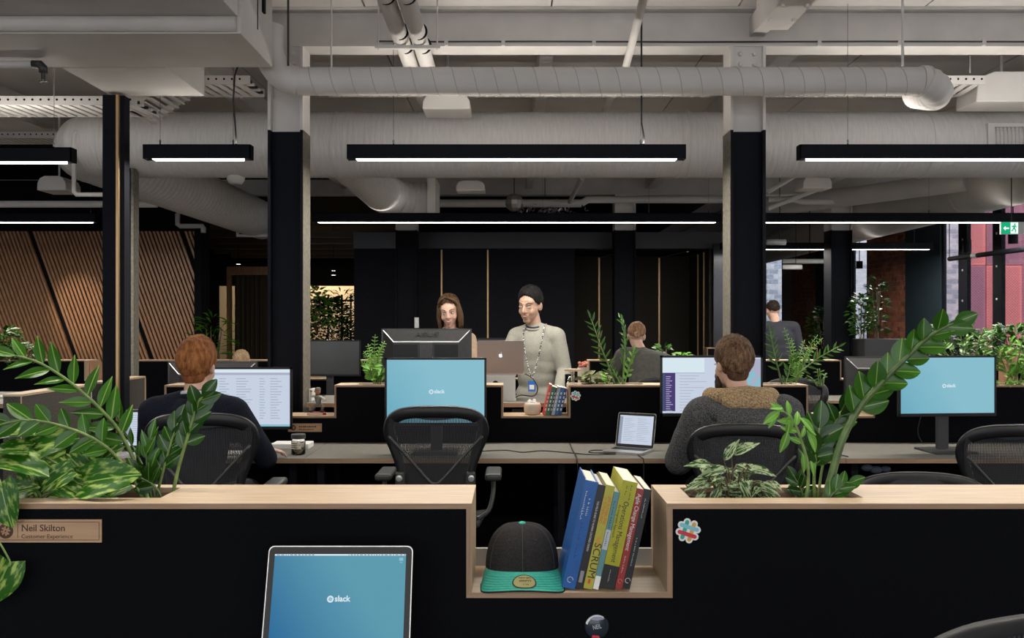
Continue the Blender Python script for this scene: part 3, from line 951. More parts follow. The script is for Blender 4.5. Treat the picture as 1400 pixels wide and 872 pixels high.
tag(MB().tube([P(243, 292, 11.8), (P(243, 292, 11.8).x, 11.8, 3.6)], .02, 8).build('pipe_drop', M['white_duct']), 'white vertical pipe rising from the bent pipe above the slat wall corner', 'pipe')
pipe('water_pipe', 'thin white pipe behind the left column under the ribbed duct', 'pipe', [P(325, 315, 11.8), P(325, 322, 11.8), P(368, 322, 11.8)], .025, M['white_duct'])
pipe('roof_brace', 'thin diagonal roof brace right of centre at the back', 'brace', [P(796, 243, 10.5), P(779, 276, 12)], .03, M['white_duct'])
pipe('roof_brace', 'diagonal white roof brace right of the right column', 'brace', [P(1050, 262, 9), P(1090, 238, 9)], .025, M['white_steel'])
pipe('roof_brace', 'second diagonal white brace crossing under the roof at right', 'brace', [P(1050, 285, 11), P(1135, 252, 11)], .03, M['white_steel'])
pipe('water_pipe', 'white pipe run between right columns under the roof', 'pipe', [P(1050, 273, 11.4), P(1085, 273, 11.4), P(1100, 276, 11.4), P(1140, 276, 11.4)], .04, M['white_steel'])
# projector-like ceiling speaker boxes
for (px_, py_, Y, w, h, lb, nm) in ((610, 137, 6.45, 66, 24, 'pale rounded access point box below the tray near centre', 'ceiling_box'), (1385, 118, 6.3, 100, 42, 'white rounded ceiling unit at the upper right corner', 'ceiling_box'), (70, 250, 8.3, 40, 20, 'white dome shaped lamp shade behind the left pendants', 'dome_fitting'), (643, 253, 9.8, 40, 14, 'small white box fitting behind the fabric duct', 'ceiling_box'), (1118, 248, 9.8, 40, 18, 'white dome fitting under the roof near the right columns', 'dome_fitting')):
    c = P(px_, py_, Y); ww = w * Y / F / 2; hh = h * Y / F / 2
    t = thing(nm, lb, 'ceiling fitting', (c.x, c.y, c.z - hh))
    prof = [(-ww, -hh), (ww, -hh), (ww * .97, 0), (ww * .8, hh * .7), (ww * .5, hh), (-ww * .5, hh), (-ww * .8, hh * .7), (-ww * .97, 0)]
    MB().prism(prof, .3, Matrix.Translation((c.x, c.y, c.z))).build('shell', M['white_duct'], t, bevel=.01)
    MB().tube([(c.x, c.y + .15, c.z + hh * .9), (c.x, c.y + .15, 3.6)], .01, 6).build('drop_rod', M['white_steel'], t)
c = P(703, 277, 11.5)
t = thing('mirror_ball', 'small faceted silver globe hanging under the dark ceiling', 'globe', c)
MB().ell(c, (.12, .12, .12), n=10, k=7).build('globe', M['alu'], t)
MB().tube([c + Vector((0, 0, .11)), (c.x, c.y, 3.6)], .006, 6).build('cord', M['rubber'], t)


# ================================================================ pendant lamps
def pendant(x0, x1, y, zb_, hh, label, wires=(), cord=None, group='black linear pendant lamps', light=True, m=None):
    t = thing('pendant_lamp', label, 'pendant lamp', ((x0 + x1) / 2, y, zb_), group)
    w = .04
    b = MB()
    b.box(x0, x1, y - w, y - w + .006, zb_ + .0015, zb_ + hh); b.box(x0, x1, y + w - .006, y + w, zb_ + .0015, zb_ + hh)
    b.box(x0, x1, y - w, y + w, zb_ + hh - .005, zb_ + hh)
    b.box(x0, x0 + .006, y - w, y + w, zb_, zb_ + hh); b.box(x1 - .006, x1, y - w, y + w, zb_, zb_ + hh)
    b.build('housing', M['black_steel'], t)
    e = .06 if x1 - x0 > .5 else .03
    MB().box(x0 + e, x1 - e, y - w + .007, y + w - .007, zb_ - .0025, zb_ + .02).build('diffuser', M['led'], t)
    for xx in wires:
        MB().tube([(xx, y, zb_ + hh), (xx, y, 3.6)], .0016, 5).build('suspension_wire', M['grey_plastic'], t)
        MB().lathe([(.006, 0), (.006, .03), (.002, .04)], 8, Matrix.Translation((xx, y, zb_ + hh))).build('gripper', M['black_steel'], t)
    if cord:
        MB().tube(cord, .006, 6).build('power_cord', M['rubber'], t, smooth=True)
    if light:
        L = x1 - x0 - 2 * e
        upk = .08 if y > 9 else (.35 if (y > 5 and L < 1.5) else 1)
        for (nm, en, rx, zz, ang) in (('down_light', LAMP_DOWN, 0, zb_ - .012, None), ('added_up_fill', UP_FILL, PI, zb_ + hh + .012, None)):  # the upward fill is added to brighten ceiling and ducts
            if rx and not upk: continue
            la = bpy.data.lights.new(nm, 'AREA'); la.shape = 'RECTANGLE'; la.size = L; la.size_y = .06
            la.energy = en * L * (.5 if (y < 3 and rx == 0) else 1) * (upk if rx else 1); la.color = (1, .945, .86)
            lo = bpy.data.objects.new(nm, la); COL.objects.link(lo); lo.parent = t
            lo.location = (0, 0, zz - zb_); lo.rotation_euler = (rx, 0, 0)
    return t


zA = 2.565
YA = 5.82
def xp(px_, Y): return (px_ - 700) * Y / F


pendant(xp(195, YA - .04), xp(342, YA - .04), YA, zA, .095, 'short pendant lamp left of the left column', (xp(219, YA), xp(319, YA)),
        [(xp(323, YA), YA, zA + .095), (xp(322, YA), YA, zA + .2), (xp(319, YA), YA, zA + .4), (xp(321, YA), YA, zA + .56), (xp(326, YA), YA, 3.2), (xp(326, YA), YA, 3.6)])
pendant(xp(474, YA - .04), xp(938, YA - .04), YA, zA, .095, 'long pendant lamp centred between the two near columns', (xp(538, YA), xp(876, YA)),
        [(xp(880, YA), YA, zA + .095), (xp(880, YA), YA, zA + .16), (xp(877, YA), YA, zA + .25), (xp(877, YA), YA, 3.6)])
pendant(xp(1094, YA - .04), xp(1560, YA - .04), YA, zA, .095, 'long pendant lamp at right cut by the right edge of the photo', (xp(1159, YA), xp(1500, YA)))
pendant(xp(-360, YA - .04), xp(97, YA - .04), YA, zA - .02, .095, 'pendant lamp at the left edge in front of the cable tray', (xp(74, YA),))
YB2 = 9.5
pendant(xp(428, YB2), xp(985, YB2), YB2, zA, .10, 'second row pendant lamp from the left column to the right column', (xp(742, YB2), xp(969, YB2), xp(887, YB2)))
pendant(xp(988, YB2), xp(1500, YB2), YB2, zA, .10, 'second row pendant lamp right of the right column', (xp(1270, YB2),))
pendant(xp(-160, YB2), xp(133, YB2), YB2, zA, .10, 'second row pendant lamp above the timber slat wall', (xp(124, YB2), xp(-60, YB2)))
YC = 13.05
pendant(xp(985, YC), xp(1275, YC), YC, zA - .0, .10, 'third row pendant lamp in front of the brick wall', (xp(1250, YC), xp(1010, YC)))
for (x0, x1, lb) in ((-4.8, -2.6, 'far left'), (-2.2, 0, 'centre left'), (.5, 2.7, 'centre right'), (3.2, 5.4, 'far right')):
    pendant(x0, x1, 2.15, zA, .095, 'nearest row pendant lamp above the front planter, ' + lb + ' one, out of frame', (x0 + .3, x1 - .3))
pendant(-2.2, 2.2, -1.6, zA, .095, 'pendant lamp behind the camera position', (-1.9, 1.9))
# thin tube lamps near the windows
for (a, b_, Y0, Y1, lb) in (((1298, 354), (1420, 338), 11.4, 9.4, 'slim dark tube lamp slanting before the red cladding'), ((1240, 372 - 20), (1240, 352), 0, 0, '')):
    if not lb: continue
    p0, p1 = P(a[0], a[1], Y0), P(b_[0], b_[1], Y1)
    t = thing('tube_lamp', lb, 'lamp', (p0 + p1) / 2)
    MB().tube([p0, p1], .03, 10).build('tube', M['black_steel'], t, smooth=True)
    mp_ = p0.lerp(p1, .3)
    MB().tube([mp_, mp_ + (p1 - p0) * .06], .033, 10).build('lit_section', M['white_pl'], t)
    MB().tube([p0, p0 + Vector((0, 0, 3.6 - p0.z))], .006, 6).build('cord', M['rubber'], t)
for (px0, px1, py_, Y, lb) in ((1070, 1138, 357, 14.5, 'upper pale tube lamp between right column and far column'), (1070, 1096, 365, 14.2, 'lower short tube lamp near the far doorway'), (1048, 1074, 331, 12, 'short white tube lamp beside the right column')):
    t = thing('tube_lamp', lb, 'lamp', P((px0 + px1) / 2, py_, Y))
    MB().tube([P(px0, py_, Y), P(px1, py_, Y)], .04, 10).build('tube', M['white_pl'], t, smooth=True)
    q = P(px1 - 8, py_, Y)
    MB().tube([q, (q.x, q.y, 3.6)], .006, 6).build('cord', M['rubber'], t)
# black spot lamps by the window
for (px_, py0, py1, Y, lb) in ((1322, 328, 345, 11.9, 'black cylinder spot lamp before the window mullion'), (1385, 318, 333, 10.8, 'black cylinder spot lamp below the exit sign'), (1175, 357, 367, 15.4, 'small black spot lamp before the narrow window'), (1107, 352, 359, 15, 'small black spot lamp near the far column')):
    p = P(px_, py1, Y); h_ = (py1 - py0) * Y / F
    t = thing('spot_lamp', lb, 'spotlight', p)
    MB().lathe([(.055, 0), (.055, h_)], 14, Matrix.Translation(p)).build('can', M['black_steel'], t)
    MB().tube([p + Vector((0, 0, h_)), (p.x, p.y, 3.6 if p.y < 13 else 3.6)], .008, 6).build('rod', M['black_steel'], t)
# unseen warm spot lamp, added beyond the left edge to brighten the slats
sp_ = Vector((-6.6, 10.4, 3.0)); tg_ = P(112, 425, 12.4)
t = thing('spot_lamp', 'added unseen spot lamp brightening the timber slat wall, beyond the left edge', 'spotlight', sp_)
MB().lathe([(.05, .02), (.05, .16), (0, .16)], 14, Matrix.Translation(sp_)).build('can', M['black_steel'], t)
MB().tube([sp_ + Vector((0, 0, .15)), (sp_.x, sp_.y, 3.56)], .008, 6).build('rod', M['black_steel'], t)
la = bpy.data.lights.new('added_wall_wash', 'SPOT'); la.energy = 170; la.color = (1, .82, .6); la.spot_size = R(26); la.spot_blend = .9; la.shadow_soft_size = .03
lo = bpy.data.objects.new('added_wall_wash', la); COL.objects.link(lo); lo.parent = t
lo.rotation_euler = (tg_ - sp_).to_track_quat('-Z', 'Y').to_euler()
# exit sign
p = P(1384, 312, 9.0)
t = thing('exit_sign', 'green exit sign with white arrow and running figure at the right edge', 'sign', p + Vector((0, 0, -.07)))
MB().box(p.x - .115, p.x + .13, p.y, p.y + .03, p.z - .06, p.z + .065).build('case', M['white_pl'], t)
grn = emis('sign_green', (.01, .42, .20), 1.0); wht = emis('sign_white', (.8, 1, .9), 1.1)
MB().box(p.x - .112, p.x + .06, p.y - .003, p.y, p.z - .057, p.z + .062).build('green_face', grn, t)
am = MB()
fm = frontM((p.x, p.y - .0035, p.z))
flat(am, [(-.095, .0), (-.07, .025), (-.07, .008), (-.035, .008), (-.035, -.008), (-.07, -.008), (-.07, -.025)], fm)
am.build('arrow', wht, t)
am = MB(); flat(am, [(-.02, -.055), (.058, -.055), (.058, .06), (-.02, .06)], fm)
pn = am.build('door_symbol', wht, t)
am = MB(); fm2 = frontM((p.x + .018, p.y - .0045, p.z))
flat(am, [(.008 * math.cos(a * .6) + .006, .04 + .009 * math.sin(a * .6)) for a in range(10)], fm2)
flat(am, [(-.012, .028), (.012, .03), (.026, .012), (.02, .007), (.01, .018), (.006, .0), (.02, -.02), (.012, -.045), (.004, -.043), (.009, -.022), (-.006, -.006), (-.014, -.028), (-.032, -.03), (-.032, -.022), (-.02, -.018), (-.008, .014), (-.022, .01), (-.028, .018)], fm2)
am.build('running_figure', grn, pn)
MB().tube([(p.x, p.y + .015, p.z + .06), (p.x, p.y + .015, 3.6)], .006, 6).build('rod', M['grey_plastic'], t)
# ================================================================ planter partitions between the desk rows
def partition(Y, highs, label, ztop=1.09, zlow=.894, depth=.223, xend=None, th=.012, lip=False):
    """highs: list of (x0, x1, [holes]); gaps between them are open cubbies"""
    X0 = highs[0][0]; X1 = highs[-1][1]
    t = thing('planter_partition', label, 'partition', ((X0 + X1) / 2, Y + depth / 2, 0))
    Y1 = Y + depth
    fb = MB(); bb = MB()
    for (a, b, holes) in highs:
        fb.box(a + th, b - th, Y + .002, Y + .018, 0, ztop - th)
        bb.box(a + th, b - th, Y1 - .018, Y1 - .002, 0, ztop - th)
    for i in range(len(highs) - 1):
        a, b = highs[i][1], highs[i + 1][0]
        fb.box(a - th, b + th, Y + .002, Y + .018, 0, zlow - th)
        bb.box(a - th, b + th, Y1 - .018, Y1 - .002, 0, zlow - th)
    fb.build('felt_front', M['felt'], t); bb.build('felt_back', M['felt'], t)
    for (a, b, holes) in highs:
        tb = MB()
        hy0, hy1 = Y + .062, Y + .185
        xs = a
        for (h0, h1) in holes:
            tb.box(xs, h0, Y, Y1, ztop - th, ztop)
            tb.box(h0, h1, Y, hy0, ztop - th, ztop); tb.box(h0, h1, hy1, Y1, ztop - th, ztop)
            xs = h1
        tb.box(xs, b, Y, Y1, ztop - th, ztop)
        top = tb.build('top_board', M['oak'], t)
        MB().box(a, b, Y - .0012, Y, ztop - th, ztop - .0006).build('front_edge', M['oak_edge'], t)
        for (h0, h1) in holes:
            pb_ = MB()
            d = .16
            pb_.box(h0 - .012, h0, hy0, hy1, ztop - d, ztop - th); pb_.box(h1, h1 + .012, hy0, hy1, ztop - d, ztop - th)
            pb_.box(h0, h1, hy0 - .012, hy0, ztop - d, ztop - th); pb_.box(h0, h1, hy1, hy1 + .012, ztop - d, ztop - th)
            tr = pb_.build('planter_trough', M['oak_edge'], t)
            MB().grid(lambda u, v: Vector((h0 + u * (h1 - h0), hy0 + v * (hy1 - hy0), ztop - .05 + .008 * mnoise.noise(Vector((u * 30, v * 7, h0))))), 40, 8).build('soil', M['soil'], tr, smooth=True)
        for xx in (a, b - th):
            MB().box(xx, xx + th, Y, Y1, 0.0 if xx in (X0, X1 - th) else zlow - th, ztop - th).build('side_board', M['oak_v'], t)
            MB().box(xx, xx + th, Y - .0012, Y, zlow - .0005, ztop - th).build('front_edge', M['oak_shaded_edge_v'], t)
    for i in range(len(highs) - 1):
        a, b = highs[i][1], highs[i + 1][0]
        MB().box(a - th, b + th, Y, Y1, zlow - th, zlow).build('cubby_shelf', M['oak'], t)
        MB().box(a - th, b + th, Y - .0012, Y, zlow - th, zlow - .0006).build('front_edge', M['oak_edge'], t)
        if lip: MB().box(a, b, Y1 - .012, Y1, zlow, zlow + .042).build('back_lip', mat('grey_laminate', (.36, .34, .30), rough=.5), t)
    return t


part1 = partition(1.935, [(-2.6, -.0887, [(-1.5, -.80)]), (.342, 1.285, [(.405, .80)]), (1.715, 2.9, [])], 'nearest dark felt planter partition with oak top, cap and books in its cubby', lip=True)
Y2 = 5.556
part2 = partition(Y2, [(-2.2, -1.528, []), (-1.125, -.056, [(-1.0, -.4)]), (.358, 1.875, [(.45, .85), (1.5, 1.83)]), (2.285, 4.6, [(2.5, 4.2)])], 'second dark felt planter partition behind the seated people')
Y3 = 9.17
part3 = partition(Y3, [(-7.2, -4.42, []), (-3.95, -2.35, []), (-1.9, -.35, [(-1.5, -.5)]), (.80, 3.44, [(1.0, 1.3)]), (3.9, 6.0, [(4.6, 5.9)])], 'third planter partition farther back beyond the standing pair')
part4 = partition(12.9 + .6, [(3.0, 4.7, []), (5.1, 6.4, [(5.2, 6.3)])], 'far low planter partition before the window wall')


def desk(x0, x1, y0, y1, z, label, group=None, legs=True):
    t = thing('desk', label, 'desk', ((x0 + x1) / 2, (y0 + y1) / 2, 0), group)
    MB().box(x0 + .0015, x1 - .0015, y0, y1, z - .026, z - .002).build('desktop_core', M['desk_edge'], t)
    MB().box(x0 + .0015, x1 - .0015, y0 + .002, y1, z - .002, z).build('linoleum_top', M['lino'], t)
    for xx in (x0 + .06, x1 - .1):
        MB().box(xx, xx + .04, y0 + .08, y0 + .12, 0, z - .026).build('leg', M['black_steel'], t)
        MB().box(xx, xx + .04, y1 - .12, y1 - .08, 0, z - .026).build('leg', M['black_steel'], t)
    MB().box(x0 + .06, x1 - .06, y1 - .11, y1 - .09, z - .09, z - .027).build('cross_rail', M['black_steel'], t)
    return t


DZ = .727
dl = ['left desk with the redhead working at it', 'desk with the empty chair and blue screen monitor', 'desk of the bearded person with open laptop', 'right desk carrying the blue screen monitor on a stand']
dx = [-2.69, -1.165, .36, 1.865, 3.6]
for i in range(4): desk(dx[i], dx[i + 1], 4.90, Y2 - .004, DZ, dl[i], 'desks of the second row')
desk(-1.36, .42, 5.80, 6.44, .953, 'raised standing desk of the woman and the man', None)
desk(.44, 1.44, 5.80, 6.44, .72, 'desk behind the second partition left of the right column')
desk(1.72, 3.4, 5.80, 6.44, .72, 'desk behind the second partition right of the right column')
desk(-2.69, -1.66, 5.80, 6.44, .72, 'desk behind the second partition left of the left column')
for x0, x1, lb in ((-6.9, -4.5, 'third row desk before the timber slat wall'), (-2.4, -.9, 'third row desk with the dark blank monitor'), (-.88, .6, 'third row desk behind the standing man'), (.62, 2.1, 'third row desk of the person with a hair bun'), (2.12, 3.6, 'third row desk right of the right column')):
    desk(x0, x1, 8.5, Y3 - .004, DZ, lb)
desk(-1.8, -.1, 1.18, 1.93, .73, 'front desk carrying the nearest laptop')
desk(-.08, 1.7, 1.18, 1.93, .73, 'front desk on the right below the name badge')
desk(-1.8, -.1, 2.165, 2.65, .73, 'desk hidden behind the left half of the front partition')
desk(-.08, 1.7, 2.165, 2.65, .73, 'desk hidden behind the right half of the front partition')

# grey felt divider at the left end of the second row
t = thing('felt_divider', 'grey felt divider with oak top closing the left end of the second row', 'divider', (-2.8, 5.7, 0))
for (y0, y1) in ((4.83, 5.63), (5.85, 6.46)):
    MB().box(-2.80, -2.70, y0, y1, 0, 1.08).build('felt_body', M['felt_grey'], t)
    MB().box(-2.803, -2.697, y0 - .002, y1 + .002, 1.08, 1.092).build('top_board', M['oak'], t)
MB().box(-2.703, -2.697, 4.826, 4.83, 0, 1.08).build('corner_trim', M['oak_v'], t)
MB().box(-2.70, -2.694, 6.448, 6.462, .72, 1.08).build('corner_trim', M['oak_v'], t)
# shelf box notch of third row
p0 = P(119, 521, Y3 - .05); p1 = P(137, 493.5, Y3 - .05)
t = thing('open_shelf_box', 'small open oak box at the end of the third row partition left', 'shelf', (p0.x, Y3, p0.z))
MB().box(-4.44, -4.41, Y3 - .06, Y3 - .004, .894, 1.09).build('left_side', M['oak_v'], t)
MB().box(-4.44, -4.28, Y3 - .06, Y3 - .004, .88, .893).build('bottom', M['oak'], t)
MB().box(-4.41, -4.28, Y3 - .01, Y3 - .004, .894, 1.08).build('back', M['slat'], t)
# dark planter box at window + low cabinets
tag(MB().box(4.9, 6.3, 12.2, 12.7, 0, 1.25).build('planter_box', mat('grey_planter', (.03, .03, .032), rough=.6), bevel=.008), 'tall dark grey planter box before the brick wall', 'planter')
tag(MB().box(4.3, 5.35, 15.6, 16.2, 0, 1.0).build('low_cabinet', mat('pale_cabinet', (.12, .11, .10), rough=.6), bevel=.008), 'pale low cabinet in front of the far brick wall', 'cabinet')


# ================================================================ office chairs
def catmull(pts, n=6, closed=False):
    pts = [Vector(p) for p in pts]; out = []
    m = len(pts)
    rng = range(m) if closed else range(m - 1)
    for i in rng:
        if closed: p0, p1, p2, p3 = pts[(i - 1) % m], pts[i], pts[(i + 1) % m], pts[(i + 2) % m]
        else: p0, p1, p2, p3 = pts[max(i - 1, 0)], pts[i], pts[i + 1], pts[min(i + 2, m - 1)]
        for j in range(n):
            t = j / n
            out.append(.5 * ((2 * p1) + (-p0 + p2) * t + (2 * p0 - 5 * p1 + 4 * p2 - p3) * t * t + (-p0 + 3 * p1 - 3 * p2 + p3) * t ** 3))
    if not closed: out.append(pts[-1])
    return out


OUT = [(-.0, 0), (.11, -.004), (.195, -.022), (.246, -.062), (.264, -.115), (.258, -.165), (.228, -.24), (.20, -.32), (.186, -.40), (.172, -.48), (.14, -.53), (0, -.545)]


def chair_y(z):     # backrest leans back toward the top; z relative to top
    return -.27 + .05 * math.sin((z + .55) * 4.2) - .0 + (z + .5) * -.10


def make_chair(top=1.13):
    t = thing('office_chair', 'black mesh office chair', 'chair', (0, 0, 0), 'black mesh office chairs', world=False)
    half = catmull([(a, 0, b) for a, b in OUT], 5)
    full = half + [Vector((-p.x, 0, p.z)) for p in reversed(half[1:-1])]
    def pos(p, sc=1.0): return Vector((p.x * sc, chair_y(p.z) + .12 * abs(p.x) ** 1.5 * 2, top + p.z))
    loop = [pos(p) for p in full]
    # back frame: flattened tube that gets wide at the shoulders
    b = MB()
    n = len(loop)
    ring = 8
    vs_ = []; fs = []
    cen = Vector((0, 0, -.22))
    for i, p in enumerate(full):
        q = loop[i]
        tan = (loop[(i + 1) % n] - loop[i - 1]).normalized()
        inw = Vector((0, 1, 0)).cross(tan).normalized()
        if inw.dot(Vector((-q.x, 0, (top - .25) - q.z))) < 0: inw = -inw
        w = .018 + .014 * max(0, 1 - abs(p.z + .16) / .22) + .008 * (p.z > -.05)
        for j in range(ring):
            a = 2 * PI * j / ring
            vs_.append(q + inw * (w * .9 + w * math.cos(a)) + Vector((0, .013 * math.sin(a), 0)))
    for i in range(n):
        for j in range(ring):
            fs.append((i * ring + j, i * ring + (j + 1) % ring, ((i + 1) % n) * ring + (j + 1) % ring, ((i + 1) % n) * ring + j))
    b.add(vs_, fs)
    b.build('back_frame', M['blk_plastic'], t, smooth=True)
    # membrane of vertical strands
    def hw(z):
        best = 0
        for i in range(len(half) - 1):
            a, c = half[i], half[i + 1]
            if min(a.z, c.z) <= z <= max(a.z, c.z) and abs(a.z - c.z) > 1e-6:
                best = max(best, a.x + (c.x - a.x) * (z - a.z) / (c.z - a.z))
        return best
    b = MB(); N = 62
    for i in range(N):
        u = -1 + (2 * i + 1) / N
        x = u * .25
        pts = []
        for k in range(23):
            z = -.02 - .50 * k / 22
            h_ = hw(z)
            xx = x * (1 - .25 * (k / 22))
            if abs(xx) < h_ - .012: pts.append(Vector((xx, chair_y(z) + .012, top + z)))
        if len(pts) < 2: continue
        w = .0026
        vs_ = []; fs = []
        for p in pts: vs_ += [p - Vector((w, 0, 0)), p + Vector((w, 0, 0))]
        for k in range(len(pts) - 1): fs.append((2 * k, 2 * k + 1, 2 * k + 3, 2 * k + 2))
        b.add(vs_, fs)
    for z in [-.04 - .0125 * q for q in range(38)]:
        h_ = hw(z) - .01
        b.quad((-h_, chair_y(z) + .0125, top + z - .0006), (h_, chair_y(z) + .0125, top + z - .0006), (h_, chair_y(z) + .0125, top + z + .0006), (-h_, chair_y(z) + .0125, top + z + .0006))
    b.build('mesh_panel', mat('chair_mesh', (.017, .018, .022), rough=.7), t)
    # solid crescent under the top rail
    cr = MB()
    cr.grid(lambda u, v: Vector(((u * 2 - 1) * .195, chair_y(-.05) + .008, top - .028 - v * .045 * (1 - (u * 2 - 1) ** 2) )), 16, 3)
    cr.build('top_membrane', mat('crescent_film', (.02, .022, .03), rough=.5), t, smooth=True)
    # V shaped posture brace
    br_ = MB()
    pts = catmull([(-.235, chair_y(-.15) - .02, top - .15), (-.13, chair_y(-.26) - .03, top - .262), (-.035, chair_y(-.35) - .045, top - .365), (0, chair_y(-.36) - .05, top - .385), (.035, chair_y(-.35) - .045, top - .365), (.13, chair_y(-.26) - .03, top - .262), (.235, chair_y(-.15) - .02, top - .15)], 5)
    br_.tube(pts, .0075, 8)
    br_.build('posture_brace', M['grey_plastic'], t, smooth=True)
    for s in (-1, 1):
        MB().box(-.024, .024, -.016, .016, 0, .2, Matrix.Translation((s * .176, chair_y(-.4) - .015, top - .53))).build('upright', M['grey_plastic'], t, bevel=.01)
        MB().lathe([(.016, 0), (.016, .008), (.008, .01)], 12, Matrix.Translation((s * .18, chair_y(-.4) - .031, top - .36)) @ Matrix.Rotation(R(90), 4, 'X')).build('pivot_knob', M['silver'], t)
        # arms
        ap = MB(); ap.box(-.043, .043, -.13, .13, -.019, .019, Matrix.Translation((s * .285, .0, top - .385)))
        ap.build('arm_rest', M['grey_plastic'], t, bevel=.016, bseg=3)
        MB().tube(catmull([(s * .285, -.04, top - .40), (s * .285, -.06, top - .47), (s * .262, -.10, top - .56), (s * .20, -.12, top - .60)], 4), [.012] * 12 + [.022], 10).build('arm_post', M['grey_plastic'], t, smooth=True)
    seat = MB()
    def sf(u, v):
        x = (u * 2 - 1); y = v
        return Vector((x * (.25 - .04 * (1 - v)), -.2 + y * .44, top - .62 + .02 * x * x - .03 * max(0, v - .75) * 3))
    seat.grid(sf, 14, 12)
    s_o = seat.build('seat', mat('seat_mesh', (.017, .018, .02), rough=.8), t, smooth=True)
    so = s_o.modifiers.new('thick', 'SOLIDIFY'); so.thickness = .025
    MB().box(-.13, .13, -.15, .1, top - .71, top - .645).build('mechanism', M['blk_plastic'], t, bevel=.01)
    MB().lathe([(.028, .1), (.028, top - .74)], 14).lathe([(.018, top - .76), (.018, top - .7)], 14).build('gas_lift', M['blk_plastic'], t)
    for k in range(5):
        a = 2 * PI * k / 5 + .3
        d = Vector((math.cos(a), math.sin(a), 0))
        MB().tube([d * .03 + Vector((0, 0, .12)), d * .29 + Vector((0, 0, .075))], [.028, .016], 8).build('base_leg', M['grey_plastic'], t, smooth=True)
        c = MB(); Mx = Matrix.Translation(d * .3 + Vector((0, 0, .03))) @ Matrix.Rotation(a, 4, 'Z') @ Matrix.Rotation(R(90), 4, 'X')
        c.lathe([(.03, -.012), (.03, .012)], 14, Mx); c.tube([d * .3 + Vector((0, 0, .03)), d * .29 + Vector((0, 0, .085))], .006, 6)
        c.build('castor', M['blk_plastic'], t)
    return t


def place_chair(c, x, y, rz, label, dz=0.):
    c.location = (x, y, dz); c.rotation_euler = (0, 0, rz); c['label'] = label
    return c


chA = make_chair(1.07)                     # normal height (local origin at floor)
chB = make_chair(1.01)
CH = 4.5
def cx(px_, Y=4.25): return (px_ - 700) * Y / F
place_chair(chA, cx(596, 4.42), 4.66, 0, 'empty black mesh office chair in front of the central blue screen')
place_chair(chB, cx(1020, 4.18), 4.42, R(-3), 'black mesh office chair with the bearded person sitting in it')
for (x, y, rz, lb) in (
        (cx(1378, 4.14), 4.38, R(4), 'black mesh office chair cut off by the right edge of the photo'),
        (cx(-50, 5.1), 5.2, R(8), 'black mesh office chair half visible at the far left edge'),
        (-2.02, 8.0, R(-4), 'black mesh office chair right behind the left column before the blank monitor'),
        (1.30, 7.9, R(5), 'black mesh office chair of the person with a hair bun'),
        (2.35, 7.2, R(168), 'black mesh office chair behind the second row right of the column')):
    c = dup(chB)
    place_chair(c, x, y, rz, lb)
place_chair(dup(chA), cx(271, 4.08), 4.32, R(3), 'black mesh office chair with the redhead sitting in it')
chC = make_chair(.925)
place_chair(chC, 1.50, 3.02, R(176), 'office chair back peeking over the front partition at right')
place_chair(dup(chA), .80, .98, R(-165), 'black mesh office chair in the bottom right foreground, mostly out of frame')


# ================================================================ logos
def hash_logo(mb, Mx, s, z=0, cols=(0, 0, 0, 0), outline=None, th=.0003):
    """four round-ended bars crossing like a tilted hash mark, size s overall"""
    bars = [((-.17, 0), 90), ((.17, 0), 90), ((0, .17), 0), ((0, -.17), 0)]
    def bar(c, ang, w, L):
        pts = []
        for (sx_, a0) in ((1, -90), (-1, 90)):
            for i in range(7):
                a = R(a0 + 180 * i / 6)
                pts.append((sx_ * (L / 2 - w / 2) + w / 2 * math.cos(a), w / 2 * math.sin(a)))
        a = R(ang)
        return [(c[0] + p[0] * math.cos(a) - p[1] * math.sin(a), c[1] + p[0] * math.sin(a) + p[1] * math.cos(a)) for p in pts]
    tl_ = R(-18)
    rot = lambda P_: [((x * math.cos(tl_) - y * math.sin(tl_)) * s, (x * math.sin(tl_) + y * math.cos(tl_)) * s) for x, y in P_]
    for i, (c, ang) in enumerate(bars):
        if outline is not None:
            flat(mb, rot(bar(c, ang, .34, 1.12)), Mx, z, z + th * (1 + .1 * i), mi=outline)
    for i, (c, ang) in enumerate(bars):
        flat(mb, rot(bar(c, ang, .19, .94)), Mx, z + th, z + th * (2 + .25 * i), mi=cols[i])


M['lg_teal'] = mat('sticker_teal', (.03, .35, .27), rough=.4); M['lg_blue'] = mat('sticker_blue', (.2, .5, .62), rough=.4)
M['lg_red'] = mat('sticker_crimson', (.55, .03, .06), rough=.4); M['lg_gold'] = mat('sticker_ochre', (.6, .36, .08), rough=.4)
M['lg_white'] = mat('sticker_white', (.75, .75, .72), rough=.4)


def hash_sticker(p, s, label):
    b = MB()
    hash_logo(b, frontM(p), s, 0, (1, 4, 2, 3), outline=0, th=.0004)
    o = b.build('hash_sticker', [M['lg_white'], M['lg_teal'], M['lg_blue'], M['lg_red'], M['lg_gold']])
    return tag(o, label, 'sticker')


hash_sticker(Vector((xp(941, 1.935), 1.9360, H - 285.5 / 620)), .047, 'colourful hash shaped sticker on the front partition felt')
hash_sticker(Vector((xp(787, Y2), Y2 + .001, H + (440 - 541) * Y2 / F)), .055, 'small hash shaped sticker on the second partition right of its books')

